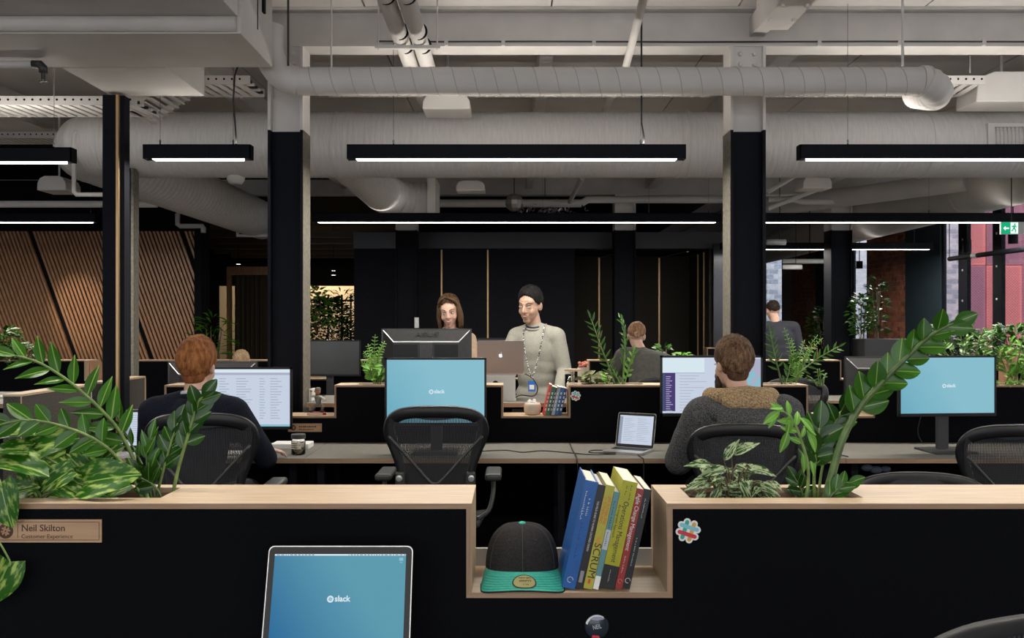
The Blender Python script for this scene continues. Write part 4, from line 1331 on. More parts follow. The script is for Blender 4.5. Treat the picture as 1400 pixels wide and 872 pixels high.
scr_blue = emis('screen_blue', (.10, .40, .58), .82, col2=(.30, .62, .74), scale=1.6)
scr_deep = emis('screen_deep_blue', (.0, .10, .34), .85, col2=(.13, .38, .50), scale=3.6)
scr_logo = emis('screen_logo', (.75, .88, .95), .9)
scr_doc = emis('screen_document', (.66, .74, .88), .85)
scr_grey = emis('screen_lines', (.42, .48, .60), .7)
scr_purple = emis('screen_sidebar', (.09, .06, .22), .8)
scr_dk = emis('screen_dark_bar', (.10, .14, .28), .6)
scr_lav = emis('screen_tool_bar', (.50, .52, .68), .8)
scr_off = mat('screen_off', (.05, .052, .052), rough=.32, spec=.6)


def wordmark(parent, Mx, s, col=None, icon='round'):
    """round icon with hash and the word beside it, as shown on the screens; s = letter height"""
    b = MB()
    poly = [(-1.95 * s + .62 * s * math.cos(2 * PI * k / 20), .62 * s * math.sin(2 * PI * k / 20)) for k in range(20)]
    flat(b, poly, Mx, 0, .0003)
    ic = b.build('logo_disc', scr_logo, parent)
    b = MB(); hash_logo(b, Mx @ Matrix.Translation((-1.95 * s, 0, .0002)), s * .78, 0, (0, 0, 0, 0), th=.0002)
    b.build('logo_hash', scr_blue, ic)
    text('slack', s * 1.45, Mx @ Matrix.Translation((-1.15 * s, 0.05 * s, 0)), scr_logo, parent, name='wordmark', align='LEFT', bold=.025)


def monitor(label, c, w, h, rz=0, kind='blue', stand=DZ, standx=0., group='desktop monitors', tilt=0., back=False, name='monitor', thin=.018):
    """c = centre of the screen face (world). screen faces -Y rotated by rz (rz=pi: screen faces away)"""
    t = thing(name, label, 'monitor', (c.x, c.y, stand), group)
    R4 = Matrix.Translation(c) @ Matrix.Rotation(rz, 4, 'Z') @ Matrix.Rotation(-tilt, 4, 'X')
    # bezel frame and rear shell
    b = MB(); bz_ = .012
    b.box(-w / 2, w / 2, 0, thin, -h / 2, -h / 2 + bz_ * 1.5, R4); b.box(-w / 2, w / 2, 0, thin, h / 2 - bz_, h / 2, R4)
    b.box(-w / 2, -w / 2 + bz_, 0, thin, -h / 2, h / 2, R4); b.box(w / 2 - bz_, w / 2, 0, thin, -h / 2, h / 2, R4)
    b.build('bezel', M['blk_plastic'], t)
    sm = {'blue': scr_blue, 'doc': scr_doc, 'off': scr_off, 'app': scr_doc}[kind]
    sc = MB().box(-w / 2 + bz_, w / 2 - bz_, .003, .006, -h / 2 + bz_ * 1.5, h / 2 - bz_, R4).build('screen', sm, t)
    # rear shell: slab plus bulging trapezoid
    b = MB()
    b.box(-w / 2 + .001, w / 2 - .001, .007, thin + .004, -h / 2 + .001, h / 2 - .001, R4)
    b.build('shell', M['mon_back'], t)
    b = MB()
    iw, ih, dd = w * .28, h * .26, .035
    o_ = [(-w / 2 + .012, -h / 2 + .012), (w / 2 - .012, -h / 2 + .012), (w / 2 - .012, h / 2 - .012), (-w / 2 + .012, h / 2 - .012)]
    i_ = [(-w * .36, -h * .30), (w * .36, -h * .30), (w * .36, h * .28), (-w * .36, h * .28)]
    b.add([(p[0], thin + .004, p[1]) for p in o_] + [(p[0], thin + dd, p[1]) for p in i_],
          [(0, 1, 5, 4), (1, 2, 6, 5), (2, 3, 7, 6), (3, 0, 4, 7), (4, 5, 6, 7)], R4)
    sh = b.build('back_bulge', M['mon_back'], t)
    if back:
        e = MB()
        a_, b2 = Vector((-w / 2 + .012, thin + .007, h / 2 - .012)), Vector((-w * .36, thin + dd + .003, h * .28))
        for s in (-1, 1):
            e.tube([R4 @ Vector((s * abs(a_.x), a_.y, a_.z)), R4 @ Vector((s * abs(b2.x), b2.y, b2.z))], .0035, 6)
        e.tube([R4 @ Vector((-abs(b2.x), b2.y, b2.z)), R4 @ Vector((abs(b2.x), b2.y, b2.z))], .005, 6)
        e.build('silver_crease', M['silver'], t)
        MB().box(-w * .355, -.055, thin + dd, thin + dd + .002, -h * .29, h * .24, R4).build('vent_panel', M['blk_plastic'], t)
        MB().box(.055, w * .355, thin + dd, thin + dd + .002, -h * .29, h * .24, R4).build('vent_panel', M['blk_plastic'], t)
        MB().box(-.045, .045, thin + dd, thin + dd + .02, -h * .45, h * .27, R4).build('spine', M['mon_back'], t, bevel=.004)
    # stand
    zc = c.z - h * .2
    nk = MB().box(-.035, .035, thin + .03, thin + .055, stand - c.z + .01, -.02, Matrix.Translation(c) @ Matrix.Rotation(rz, 4, 'Z') @ Matrix.Translation((standx, 0, 0)))
    nk.build('neck', M['mon_back'], t, bevel=.004)
    MB().box(-.13, .13, -.09, .14, stand - c.z, stand - c.z + .012, Matrix.Translation(c) @ Matrix.Rotation(rz, 4, 'Z') @ Matrix.Translation((standx, 0, 0))).build('foot', M['mon_back'], t, bevel=.004)
    Sx = R4 @ Matrix.Translation((0, -.0005 + .003, 0)) @ FRONT
    if kind == 'blue':
        wordmark(sc, Sx @ Matrix.Translation((.016, 0, 0)), h * .054)
    if kind == 'doc':
        for (x0, x1, z0, z1, m_) in ((-w / 2 + bz_, w / 2 - bz_, h / 2 - bz_ - .02, h / 2 - bz_, scr_logo), (-w / 2 + bz_, w / 2 - bz_, h / 2 - bz_ - .034, h / 2 - bz_ - .02, scr_lav),
                                     (-w / 2 + bz_, w / 2 - bz_, -h / 2 + bz_ * 1.5, -h / 2 + bz_ * 1.5 + .012, scr_blue)):
            MB().box(x0, x1, .0015, .0028, z0, z1, R4).build('tool_bar', m_, sc)
        ln = MB(); rr_ = random.Random(4)
        for k in range(16):
            z = h / 2 - .07 - k * (h - .12) / 16
            for (a_, b_) in ((-.17, -.10), (-.06, .05), (.09, .13), (.16, .24)):
                ln.box(a_ * w / .6, (a_ + (b_ - a_) * rr_.uniform(.5, 1)) * w / .6, .0018, .0028, z, z + .003, R4)
        ln.build('text_lines', scr_grey, sc, kind='stuff')
    if kind == 'app':
        L0, L1 = -w / 2 + bz_, w / 2 - bz_
        MB().box(L0, L0 + w * .41, .0015, .0028, h / 2 - .10, h / 2 - .016, R4).build('window_pane', scr_logo, sc)
        MB().box(L0, L0 + w * .41, .0010, .0016, h / 2 - .103, h / 2 - .10, R4).build('window_edge', scr_grey, sc)
        MB().box(L0, L0 + .012, .0008, .0016, -h / 2 + .03, h / 2 - .1, R4).build('side_bar', scr_dk, sc)
        MB().box(L0 + .012, L0 + w * .125, .0008, .0016, -h / 2 + .03, h / 2 - .1, R4).build('side_bar', scr_purple, sc)
        ln = MB(); rr_ = random.Random(7)
        for k in range(18):
            z = h / 2 - .125 - k * .0125
            ln.box(L0 + .02, L0 + .02 + rr_.uniform(.02, .045), .0002, .0009, z, z + .004, R4)
        for k in range(13):
            z = h / 2 - .12 - k * .017
            ln.box(L0 + .1, L0 + .1 + rr_.uniform(.05, .16), .0018, .0028, z, z + .003, R4)
        ln.build('text_lines', scr_lav, sc, kind='stuff')
        MB().box(L1 - .13, L1, .0015, .0028, -h / 2 + .09, h / 2 - .02, R4).build('window_pane', scr_lav, sc)
        am_ = MB()
        for k in range(7):
            am_.ell((L1 - .12 + .018 * k, .0012, .03 + .04 * math.sin(k * 2.1)), (.014 + .004 * (k % 3), .0005, .022), n=10, k=6, M=R4)
        am_.build('map_patch', scr_blue, sc)
    return t


def mon_px(label, x0, x1, y0, y1, Y, **k):
    a = P(x0, y0, Y); b = P(x1, y1, Y)
    return monitor(label, Vector(((a.x + b.x) / 2, Y, (a.z + b.z) / 2)), b.x - a.x, a.z - b.z, **k)


mon_px('monitor showing a pale document in front of the redhead', 272, 399, 502, 587, 5.25, kind='doc')
mon_px('monitor with blue logo screen behind the empty central chair', 526, 665, 489, 582, 5.1, kind='blue')
mon_px('monitor with chat window and map in front of the bearded person', 903, 1043, 486, 569, 5.12, kind='app')
mon_px('monitor with blue logo screen on a visible stand at the right desk', 1226, 1366, 486, 569, 5.15, kind='blue', rz=R(5), tilt=0)
a = mon_px('black monitor seen from behind in front of the woman', 522, 645, 449, 531, 5.95, kind='off', rz=PI, stand=.953, back=True)
# raised lettering on that monitor
c0 = P(583.5, 457.5, 5.9)
text('ASUS', .052, frontM((c0.x, 5.95 - .036, c0.z + .003), tilt=R(-14)), M['grey_plastic'], a, name='raised_lettering', sx=1.35, shear=.0, bold=.01, extr=.002)
mon_px('black monitor seen from behind between the redhead and the left column', 231, 353, 494, 570, 6.1, kind='off', rz=PI, stand=.72, back=True)
mon_px('black monitor seen from behind beside the right column plants', 1153, 1262, 487, 560, 6.15, kind='off', rz=PI, stand=.72, back=True)
mon_px('blank dark grey monitor between left column and the fern', 405, 493, 465, 514, 8.9, kind='off', rz=R(-3))
mon_px('second blank dark monitor partly hidden behind the silver laptop', 640, 722, 462, 512, 8.95, kind='off')
mon_px('small dark monitor beyond the bun haired person', 888, 935, 495, 528, 8.9, kind='off', rz=R(-12))


# ================================================================ laptops
def apple_poly(s):
    pts = catmull([(0, .30, 0), (.14, .36, 0), (.34, .30, 0), (.30, .12, 0), (.30, -.04, 0), (.40, -.16, 0), (.30, -.38, 0), (.16, -.50, 0), (0, -.45, 0), (-.16, -.50, 0), (-.32, -.34, 0), (-.42, -.05, 0), (-.38, .22, 0), (-.2, .36, 0)], 3, closed=True)
    return [(p.x * s, p.y * s) for p in pts]


def laptop(label, base, w, d, open_deg, rz, kind, screen_h=None, shell='alu', stand_h=0, logo=False):
    """base: centre of the hinge line on the table; keyboard extends toward local -Y, screen faces local -Y"""
    t = thing('laptop', label, 'laptop', (base.x, base.y, base.z), 'laptops')
    B = Matrix.Translation(base) @ Matrix.Rotation(rz, 4, 'Z')
    h = screen_h or d
    body = MB()
    poly = rrect(w, d, .012)
    flat(body, [(p[0], p[1] - d / 2) for p in poly], B @ Matrix.Translation((0, 0, 0)), 0.001, .014)
    body.build('body', M[shell], t)
    kb_ = MB().box(-w * .44, w * .44, -d * .55, -d * .1, .0141, .0147, B).build('keyboard_well', M['blk_plastic'], t)
    ks = MB()
    for r_ in range(5):
        for c_ in range(14):
            x = -w * .43 + c_ * w * .86 / 14; y = -d * .13 - r_ * d * .082
            ks.box(x + .001, x + w * .86 / 14 - .002, y - d * .07, y, .0147, .0155, B)
    ks.build('keys', M['blk_plastic'] if kind != 'light' else M['white_pl'], kb_, kind='stuff')
    MB().box(-w * .17, w * .17, -d * .95, -d * .6, .0141, .0145, B).build('trackpad', M[shell], t)
    S = B @ Matrix.Translation((0, .002, .012)) @ Matrix.Rotation(R(-(open_deg - 90)), 4, 'X')
    F2 = S @ FRONT
    lid = MB(); flat(lid, [(p[0], p[1] + h / 2) for p in rrect(w, h, .012)], F2, -.005, 0)
    lid.build('lid', M[shell], t)
    bz_ = MB(); flat(bz_, [(p[0], p[1] + h / 2) for p in rrect(w - .004, h - .004, .011)], F2, 0, .0006)
    bz_.build('bezel', M['blk_plastic'], t)
    sm = {'deep': scr_deep, 'doc': scr_doc, 'off': scr_off}[kind]
    mg = .014
    a, b = -w / 2 + mg, w / 2 - mg; z0, z1 = .02, h - .017
    sc = MB(); sc.quad((a, z0, .0008), (b, z0, .0008), (b, z1, .0008), (a, z1, .0008), F2)
    sc = sc.build('screen', sm, t)
    if kind == 'deep':
        wordmark(sc, F2 @ Matrix.Translation((.006, z0 + (z1 - z0) * .49, .001)), .0112)
        m_ = MB(); m_.quad((a, z1 - .0032, .001), (b, z1 - .0032, .001), (b, z1, .001), (a, z1, .001), F2); mb_ = m_.build('menu_bar', scr_logo, sc)
        m_ = MB(); rr_ = random.Random(2)
        x = a + .004
        while x < b - .003:
            wd = rr_.uniform(.002, .007)
            if abs((x - (a + b) / 2) + .02) > .035: m_.quad((x, z1 - .0023, .0012), (x + wd, z1 - .0023, .0012), (x + wd, z1 - .0010, .0012), (x, z1 - .0010, .0012), F2)
            x += wd + .0025
        m_.build('menu_marks', scr_dk, mb_, kind='stuff')
        m_ = MB(); flat(m_, [(p[0] + b - .010, p[1] + z1 - .0105) for p in rrect(.0085, .0065, .001)], F2, .0009, .0011); flat(m_, [(p[0] + b - .010, p[1] + z1 - .017) for p in rrect(.006, .0015, .0005)], F2, .0009, .0011)
        m_.build('desktop_icon', emis('icon_pale', (.3, .55, .68), .9), sc)
        m_ = MB(); m_.quad((a, z0, .001), (a + .12, z0, .001), (a + .12, z0 + .007, .001), (a, z0 + .007, .001), F2); m_.build('open_window', scr_lav, sc)
        m_ = MB(); m_.quad((b - .06, z0, .001), (b, z0, .001), (b, z0 + .007, .001), (b - .06, z0 + .007, .001), F2); m_.build('open_window', scr_lav, sc)
    if kind == 'doc':
        m_ = MB(); rr_ = random.Random(3)
        m_.quad((a, z0, .001), (a + .02, z0, .001), (a + .02, z1 - .008, .001), (a, z1 - .008, .001), F2)
        for k in range(13):
            z = z1 - .02 - k * (z1 - z0 - .03) / 13
            for q in range(2):
                x = a + .03 + q * w * .35
                m_.quad((x, z, .001), (x + rr_.uniform(.02, .09), z, .001), (x + rr_.uniform(.03, .09), z + .002, .001), (x, z + .002, .001), F2)
        m_.build('page_lines', scr_grey, sc, kind='stuff')
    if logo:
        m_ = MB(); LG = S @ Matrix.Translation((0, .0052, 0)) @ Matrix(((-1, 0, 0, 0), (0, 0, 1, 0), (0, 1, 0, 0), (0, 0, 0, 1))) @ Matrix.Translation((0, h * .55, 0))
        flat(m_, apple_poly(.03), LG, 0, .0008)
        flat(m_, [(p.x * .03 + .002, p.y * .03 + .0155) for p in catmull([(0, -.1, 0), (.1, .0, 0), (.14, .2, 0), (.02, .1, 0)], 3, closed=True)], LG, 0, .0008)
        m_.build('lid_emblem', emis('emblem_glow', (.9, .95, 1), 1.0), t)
    return t


# nearest laptop
wl = .305
lap = laptop('aluminium laptop with deep blue logo screen on the nearest desk', Vector((xp(463, 1.83), 1.79, .800)), .3045, .21, 107.5, 0, 'deep', screen_h=.2145)
t = thing('laptop_stand', 'low aluminium stand lifting the nearest laptop', 'stand', (lap.location.x, 1.7, .73))
MB().box(lap.location.x - .13, lap.location.x + .13, 1.60, 1.80, .794, .8005).build('plate', M['alu'], t)
MB().box(lap.location.x - .1, lap.location.x + .1, 1.77, 1.78, .73, .794).build('riser', M['alu'], t)
MB().box(lap.location.x - .12, lap.location.x + .12, 1.60, 1.80, .73, .736).build('foot_plate', M['alu'], t)
# laptop at the bearded person's desk
q = P(880, 607, 5.18)
laptop('open silver laptop left of the bearded person', Vector((xp(868, 5.2), 5.24, DZ)), .24, .21, 106, R(-28), 'doc', screen_h=.21)
laptop('white laptop with pale screen half hidden by the plants at left', Vector((xp(196, 5.12), 5.2, DZ)), .31, .22, 105, R(5), 'doc', screen_h=.235)
# laptop on the standing desk, lid toward us
hinge = P(684.5, 512, 5.95)
lp = laptop('warm grey laptop seen from behind before the standing man', Vector((hinge.x, 5.95, hinge.z)), .315, .215, 100, PI, 'off', shell='taupe_alu', screen_h=.222, logo=True)
t = thing('laptop_riser', 'white curved riser under the warm grey laptop', 'stand', (hinge.x, 6.05, .953))
MB().prism([(-.105, .0), (.105, 0), (.105, .012), (-.105, .012)], .2, Matrix.Translation((hinge.x, 5.95, .953))).build('base', M['white_pl'], t, bevel=.003)
MB().box(hinge.x - .105, hinge.x + .1, 5.945, 5.957, .953, hinge.z - .002).build('front_plate', M['white_pl'], t, bevel=.004)
MB().box(hinge.x - .105, hinge.x + .105, 5.955, 6.17, hinge.z - .010, hinge.z).build('top_plate', M['white_pl'], t, bevel=.003)
MB().lathe([(.02, 0), (.02, .0012)], 20, Matrix.Translation((hinge.x - .035, 5.9442, hinge.z - .06)) @ Matrix.Rotation(R(90), 4, 'X')).build('cable_hole', M['blk_plastic'], t)
# white device at far left desk
t = thing('flat_laptop', 'thin closed laptop lying on the desk beyond the felt divider', 'laptop', (-3.2, 5.9, .727))
MB().box(-3.5, -3.0, 5.9, 6.2, .974, .990).build('body', M['alu'], t, bevel=.003)
t2 = desk(-4.2, -2.84, 5.52, 6.5, .974, 'desk with a flat laptop at the far left edge')

# ================================================================ keyboards, jar, mice, cables, boxes
t = thing('keyboard', 'white slim keyboard before the pale document monitor', 'keyboard', (xp(345, 5.1), 5.1, DZ))
kx = xp(345, 5.1)
MB().box(kx - .2, kx + .14, 5.02, 5.14, DZ, DZ + .012).build('body', M['white_pl'], t, bevel=.003)
t = thing('white_box', 'flat white box behind the glass jar on the left desk', 'box', (xp(395, 5.3), 5.3, DZ))
MB().box(xp(372, 5.3), xp(424, 5.3), 5.26, 5.40, DZ, DZ + .032).build('body', M['white_pl'], t, bevel=.004)
MB().box(xp(408, 5.3), xp(420, 5.3), 5.257, 5.26, DZ + .008, DZ + .024).build('dark_mark', M['blk_plastic'], t)
jx, jy = xp(408, 5.06), 5.06
t = thing('glass_jar', 'clear glass jar with grey lid beside the flat white box', 'jar', (jx, jy, DZ))
MB().lathe([(.036, 0), (.040, .006), (.040, .082), (.036, .09), (.036, .094), (.034, .094), (.0345, .09), (.0378, .08), (.0378, .008), (0, .006)], 24, Matrix.Translation((jx, jy, DZ))).build('jar_body', M['glass'], t, smooth=True)
MB().lathe([(.041, .092), (.041, .115), (.038, .118), (0, .118)], 24, Matrix.Translation((jx, jy, DZ))).build('lid', M['grey_plastic'], t, smooth=True, autos=True)
lb_ = MB().grid(lambda u, v: Vector((jx + .0408 * math.sin(u * 2 - 1.4), jy - .0408 * math.cos(u * 2 - 1.4), DZ + .035 + v * .04)), 14, 2)
lb_.build('paper_label', mat('jar_label', (.55, .5, .4), rough=.7, var=.3, scale=60), t)
ln_ = MB()
for k in range(3):
    ln_.grid(lambda u, v, k=k: Vector((jx + .0412 * math.sin(u * 1.3 - 1.2), jy - .0412 * math.cos(u * 1.3 - 1.2), DZ + .042 + k * .011 + v * .004)), 8, 1)
ln_.build('label_print', M['blk_plastic'], t)
MB().lathe([(0, .007), (.037, .008), (.037, .03), (0, .032)], 20, Matrix.Translation((jx, jy, DZ))).build('contents', mat('dry_contents', (.3, .24, .15), rough=.9, var=.5, scale=150), t, smooth=True)


def cable(label, pts, r=.003, name='cable'):
    return tag(MB().tube(catmull(pts, 6), r, 6).build(name, M['rubber'], smooth=True), label, 'cable')


z_ = DZ + .0035
cable('black cable curving over the desk from chair to laptop', [(xp(655, 5.12), 5.16, z_), (xp(690, 5.1), 5.2, z_), (xp(715, 5.1), 5.12, z_), (xp(742, 5.1), 5.18, z_), (xp(778, 5.1), 5.1, z_), (xp(805, 5.1), 5.03, z_), (xp(840, 5.1), 5.04, z_)])
cable('coiled black charger cable beside the open laptop', [(xp(843, 5.04), 5.05, z_), (xp(820, 5.04), 5.09, z_), (xp(806, 5.08), 5.12, z_), (xp(812, 5.15), 5.2, z_), (xp(835, 5.15), 5.18, z_), (xp(845, 5.1), 5.08, z_ + .004), (xp(815, 5), 5.06, z_ + .006)])
cable('black cable dropping over the desk edge below the laptop', [(xp(872, 5.0), 5.02, z_), (xp(876, 4.93), 4.93, z_), (xp(880, 4.893), 4.893, DZ - .02), (xp(880, 4.893), 4.895, .5), (xp(885, 4.9), 4.96, .3)])
cable('black cable dropping at the gap between centre and right desks', [(xp(779, 5.5), 5.5, z_), (xp(783, 5.2), 5.2, z_), (xp(789, 4.893), 4.893, DZ), (xp(790, 4.893), 4.895, .6)])
cable('thin cable hanging behind the right monitor stand', [(xp(1264, 5.4), 5.45, .9), (xp(1262, 5.4), 5.47, .8), (xp(1268, 5.4), 5.46, DZ + .004)])
cable('grey cable draped from the laptop riser to the standing desk', [P(702, 545, 6.0), P(712, 540, 6.05), P(730, 541, 6.08), P(735, 530, 6.08), P(728, 517, 6.1), P(718, 511, 6.1)], .004)
cable('cable on the right desk left of the standing monitor', [(xp(1128, 5.1), 5.15, z_), (xp(1140, 5.1), 5.05, z_), (xp(1155, 5.0), 4.95, z_)])
t = thing('under_desk_tray', 'cable bundle and pale bags under the right desk', 'cables', (xp(1197, 5.0), 5.05, .4))
for k, (px_, py_, rr_) in enumerate(((1187, 640, .02), (1200, 643, .022), (1213, 642, .018))):
    q = P(px_, py_, 5.0)
    MB().ell((q.x, 5.02, q.z), (rr_ * 1.7, .02, rr_), n=10, k=7).build('cable_bundle', mat('pale_cable', (.12, .15, .2), rough=.5), t, smooth=True)

# ================================================================ name plates, badge
def nameplate(label, p, w, h, l1, l2, s1, s2):
    t = thing('name_plate', label, 'name plate', (p.x, p.y, p.z - h / 2))
    MB().box(p.x - w / 2, p.x + w / 2, p.y - .003, p.y, p.z - h / 2, p.z + h / 2).build('plate', wood('plate_wood', (.36, .21, .115), (.46, .29, .17)), t)
    ink = mat('engraving', (.07, .028, .014), rough=.7)
    b = MB(); e = .004 * w / .2; k = .0009 * w / .2
    x0, x1, z0, z1 = p.x - w / 2 + e, p.x + w / 2 - e, p.z - h / 2 + e, p.z + h / 2 - e
    for (a, b_, c_, d_) in ((x0, x1, z0, z0 + k), (x0, x1, z1 - k, z1), (x0, x0 + k, z0, z1), (x1 - k, x1, z0, z1)):
        b.box(a, b_, p.y - .0034, p.y - .003, c_, d_)
    xi = p.x - w / 2 + w * .155
    b.box(xi + h * .36 + .008, xi + h * .36 + .0088, p.y - .0034, p.y - .003, z0 + e, z1 - e)
    b.build('border_line', ink, t)
    d = MB(); flat(d, [(h * .33 * math.cos(2 * PI * q / 20), h * .33 * math.sin(2 * PI * q / 20)) for q in range(20)], frontM((xi, p.y - .003, p.z)), 0, .0004)
    em = d.build('emblem', ink, t)
    d = MB(); hash_logo(d, frontM((xi, p.y - .0034, p.z)), h * .42, 0, th=.0002); d.build('emblem_hash', wood('plate_wood_light', (.30, .17, .09), (.4, .24, .13)), em)
    tx_ = xi + h * .36 + .016
    if l1:
        text(l1, s1, frontM((tx_, p.y - .003, p.z + h * .12)), ink, t, align='LEFT', bold=.012)
        text(l2, s2, frontM((tx_, p.y - .003, p.z - h * .24)), ink, t, align='LEFT')
    else:
        b = MB(); rr_ = random.Random(6)
        for (zz, hh_, xe_) in ((p.z + h * .13, h * .22, .105), (p.z - h * .2, h * .14, .09)):
            xx = tx_
            while xx < tx_ + xe_:
                L = rr_.uniform(.004, .009); b.box(xx, xx + L, p.y - .0034, p.y - .003, zz - hh_ / 2, zz + hh_ / 2 * rr_.choice((.6, 1))); xx += L + .0025
        b.build('small_print', ink, t, kind='stuff')
    return t


c = P(62, 725.5, 1.935)
nameplate('engraved wooden name plate on the front partition at left', Vector((c.x, 1.936, c.z)), 155 / 620, .0505, 'Neil Skilton', 'Customer Experience', .0205, .0128)
c = P(417, 584.5, Y2)
nameplate('small engraved wooden name plate on the second partition beside the jar', Vector((c.x, Y2 + .001, c.z)), 46 / 216, .052, None, None, .03, .02)
c = P(816, 856, 1.935)
t = thing('pin_badge', 'round pin badge reading a short name on the front partition', 'badge', (c.x, 1.935, c.z - .027))
bm_ = Matrix.Translation((c.x, 1.937, c.z)) @ Matrix.Rotation(R(90), 4, 'X')
MB().lathe([(.0275, 0), (.0275, .002), (.025, .0055), (0, .0068)], 32, bm_).build('disc', mat('badge_navy', (.012, .02, .035), rough=.25), t, smooth=True)
d = MB()
flat(d, [(x, y) for x, y in ([(.0262 * math.cos(R(a)), .0262 * math.sin(R(a))) for a in range(55, 172, 9)] + [(.0215 * math.cos(R(a)) , .0215 * math.sin(R(a))) for a in range(168, 50, -9)])], frontM((c.x, 1.937 - .0052, c.z)), 0, .0006)
d.build('light_rim', M['lg_white'], t)
d = MB(); flat(d, [(-.016, .0175), (-.01, .0155), (.002, .0145), (.012, .0165), (.017, .0185), (.008, .0225), (-.006, .0225)], frontM((c.x, 1.937 - .0066, c.z)), 0, .0006); d.build('pale_ridge', mat('badge_lilac', (.3, .3, .4), rough=.4), t)
d = MB(); flat(d, [(-.012, -.0235), (.006, -.0245), (.004, -.019), (-.010, -.018)], frontM((c.x, 1.937 - .0062, c.z)), 0, .0006); d.build('red_spot', M['lg_red'], t)
text('NEIL', .0135, frontM((c.x, 1.937 - .0069, c.z), roll=R(12)), mat('badge_letters', (.5, .5, .58), rough=.5), t, sx=.72)

# ================================================================ books in the front cubby
def book(label, xr0, zf, w, h, depth, lean, yfront, cover, spine_parts=None, pagec='paper', hard=True, name='book', group='books leaning in the front cubby'):
    """right-bottom corner of the spine at (xr0, zf); leans to the right by `lean`"""
    t = thing(name, label, 'book', (xr0 - w / 2, yfront + depth / 2, zf), group)
    Mx = Matrix.Translation((xr0, yfront, zf)) @ Matrix.Rotation(lean, 4, 'Y') @ Matrix.Translation((-w, 0, 0))
    c_ = .0025 if hard else .001
    b = MB()
    b.box(0, c_, 0, depth, 0, h, Mx); b.box(w - c_, w, 0, depth, 0, h, Mx); b.box(c_, w - c_, 0, c_, 0, h, Mx)
    b.build('cover', cover, t)
    e = .004 if hard else .0
    MB().box(c_, w - c_, c_, depth - e - .001, e, h - e - (.0005 if not hard else 0), Mx).build('pages', M[pagec], t)
    return t, Mx


zf = .8945
lean = R(12.5)
yf = 1.95
cm = lambda n, c, r=.35: mat(n, c, rough=r, var=.06, scale=40)
Bk = {}
# widths px@~617: from right to left
s617 = 1 / 617
xr0 = .262
specs = [
    ('thin black paperback leaning against the cubby side, small white text', 10.5, .226, 'cover_black', (.012, .012, .014)),
    ('red paperback on change management, second from the right', 9.5, .228, 'cover_red', (.26, .022, .018)),
    ('thick lime green and black operations management textbook', 21, .243, 'cover_lime', (.34, .33, .012)),
    ('thin teal paperback with a white lower spine', 7.5, .221, 'cover_teal', (.09, .23, .25)),
    ('yellow green paperback with large black word on the spine', 12.5, .235, 'cover_yellow', (.38, .35, .04)),
    ('black hardcover between the blue and the yellow books', 10, .236, 'cover_charcoal', (.014, .012, .018)),
    ('thick bright blue hardcover, leftmost of the leaning books', 18, .244, 'cover_blue', (.008, .085, .30)),
]
books = []
x = xr0
wt = mat('ink_white', (.6, .6, .58), rough=.6); bk_ = mat('ink_black', (.01, .01, .01), rough=.6); rd = mat('ink_red', (.55, .05, .03), rough=.6); navy = mat('ink_navy', (.01, .04, .18), rough=.5)
for i, (lb, wpx, h_, nm, colr) in enumerate(specs):
    w_ = wpx * s617
    t, Mx = book(lb, x, zf + .0005, w_, h_, .172 if i != 2 else .185, lean, yf + (0 if i not in (0, 5) else .004), cm(nm, colr), hard=i in (5, 6))
    books.append((t, Mx, w_, h_))
    x -= w_ / math.cos(lean) + .0008


def spine_text(bi, s, size, zpos, m, off=0., bold=0., sx=1., anchor='CENTER', name='spine_lettering'):
    """text running down the spine; zpos = position of the anchor above the book foot"""
    t, Mx, w_, h_ = books[bi]
    T = Mx @ Matrix.Translation((w_ / 2 + off, -.0002, zpos)) @ FRONT @ Matrix.Rotation(R(-90), 4, 'Z')
    text(s, size, T, m, t, name=name, bold=bold, sx=sx, align=anchor, extr=.0002)


def spine_box(bi, x0, x1, z0, z1, m, name='spine_patch', y=.0003):
    t, Mx, w_, h_ = books[bi]
    MB().box(x0, x1, -y, .0, z0, z1, Mx).build(name, m, t)


def spine_marks(bi, z0, z1, off, size, m, seed=0):
    """print too small to read: short uneven strokes running down the spine"""
    t, Mx, w_, h_ = books[bi]
    rr_ = random.Random(seed); b = MB(); z = z1; k = 0
    while z > z0:
        L = rr_.uniform(.35, .8) * size; hh_ = size * rr_.choice((.55, .55, .75))
        b.box(w_ / 2 + off - hh_ / 2, w_ / 2 + off - hh_ / 2 + size * .16, -.0004, 0, z - L, z, Mx)
        if rr_.random() < .7: b.box(w_ / 2 + off - hh_ / 2, w_ / 2 + off + hh_ / 2, -.0004, 0, z - L * .35, z - L * .15, Mx)
        z -= L + size * .2; k += 1
        if rr_.random() < .18: z -= size * .5
    b.build('small_print', m, t, kind='stuff')


# red book
spine_text(1, 'Agile Change Management', .0128, .152, wt, 0, 0, .94)
spine_marks(1, .035, .075, 0, .005, wt, 1)
# lime / black book
spine_box(2, 0, 21 * s617, 0, .052, cm('cover_black_foot', (.012, .012, .014)), 'black_foot')
spine_text(2, 'Operations Management', .0165, .128, bk_, .001, .0, .84)
spine_text(2, 'An Integrated Approach', .0085, .15, bk_, -.0115, 0, .9)
spine_marks(2, .205, .235, .006, .006, bk_, 2); spine_marks(2, .212, .232, -.004, .006, bk_, 3)
spine_marks(2, .015, .042, 0, .004, wt, 4)
# teal
spine_box(3, 0, 7.5 * s617, 0, .03, M['lg_white'], 'white_foot'); spine_box(3, 0, 7.5 * s617, .09, .135, mat('pale_patch', (.4, .45, .48), rough=.5), 'pale_patch')
spine_marks(3, .14, .2, 0, .006, bk_, 5); spine_marks(3, .095, .13, 0, .006, bk_, 6)
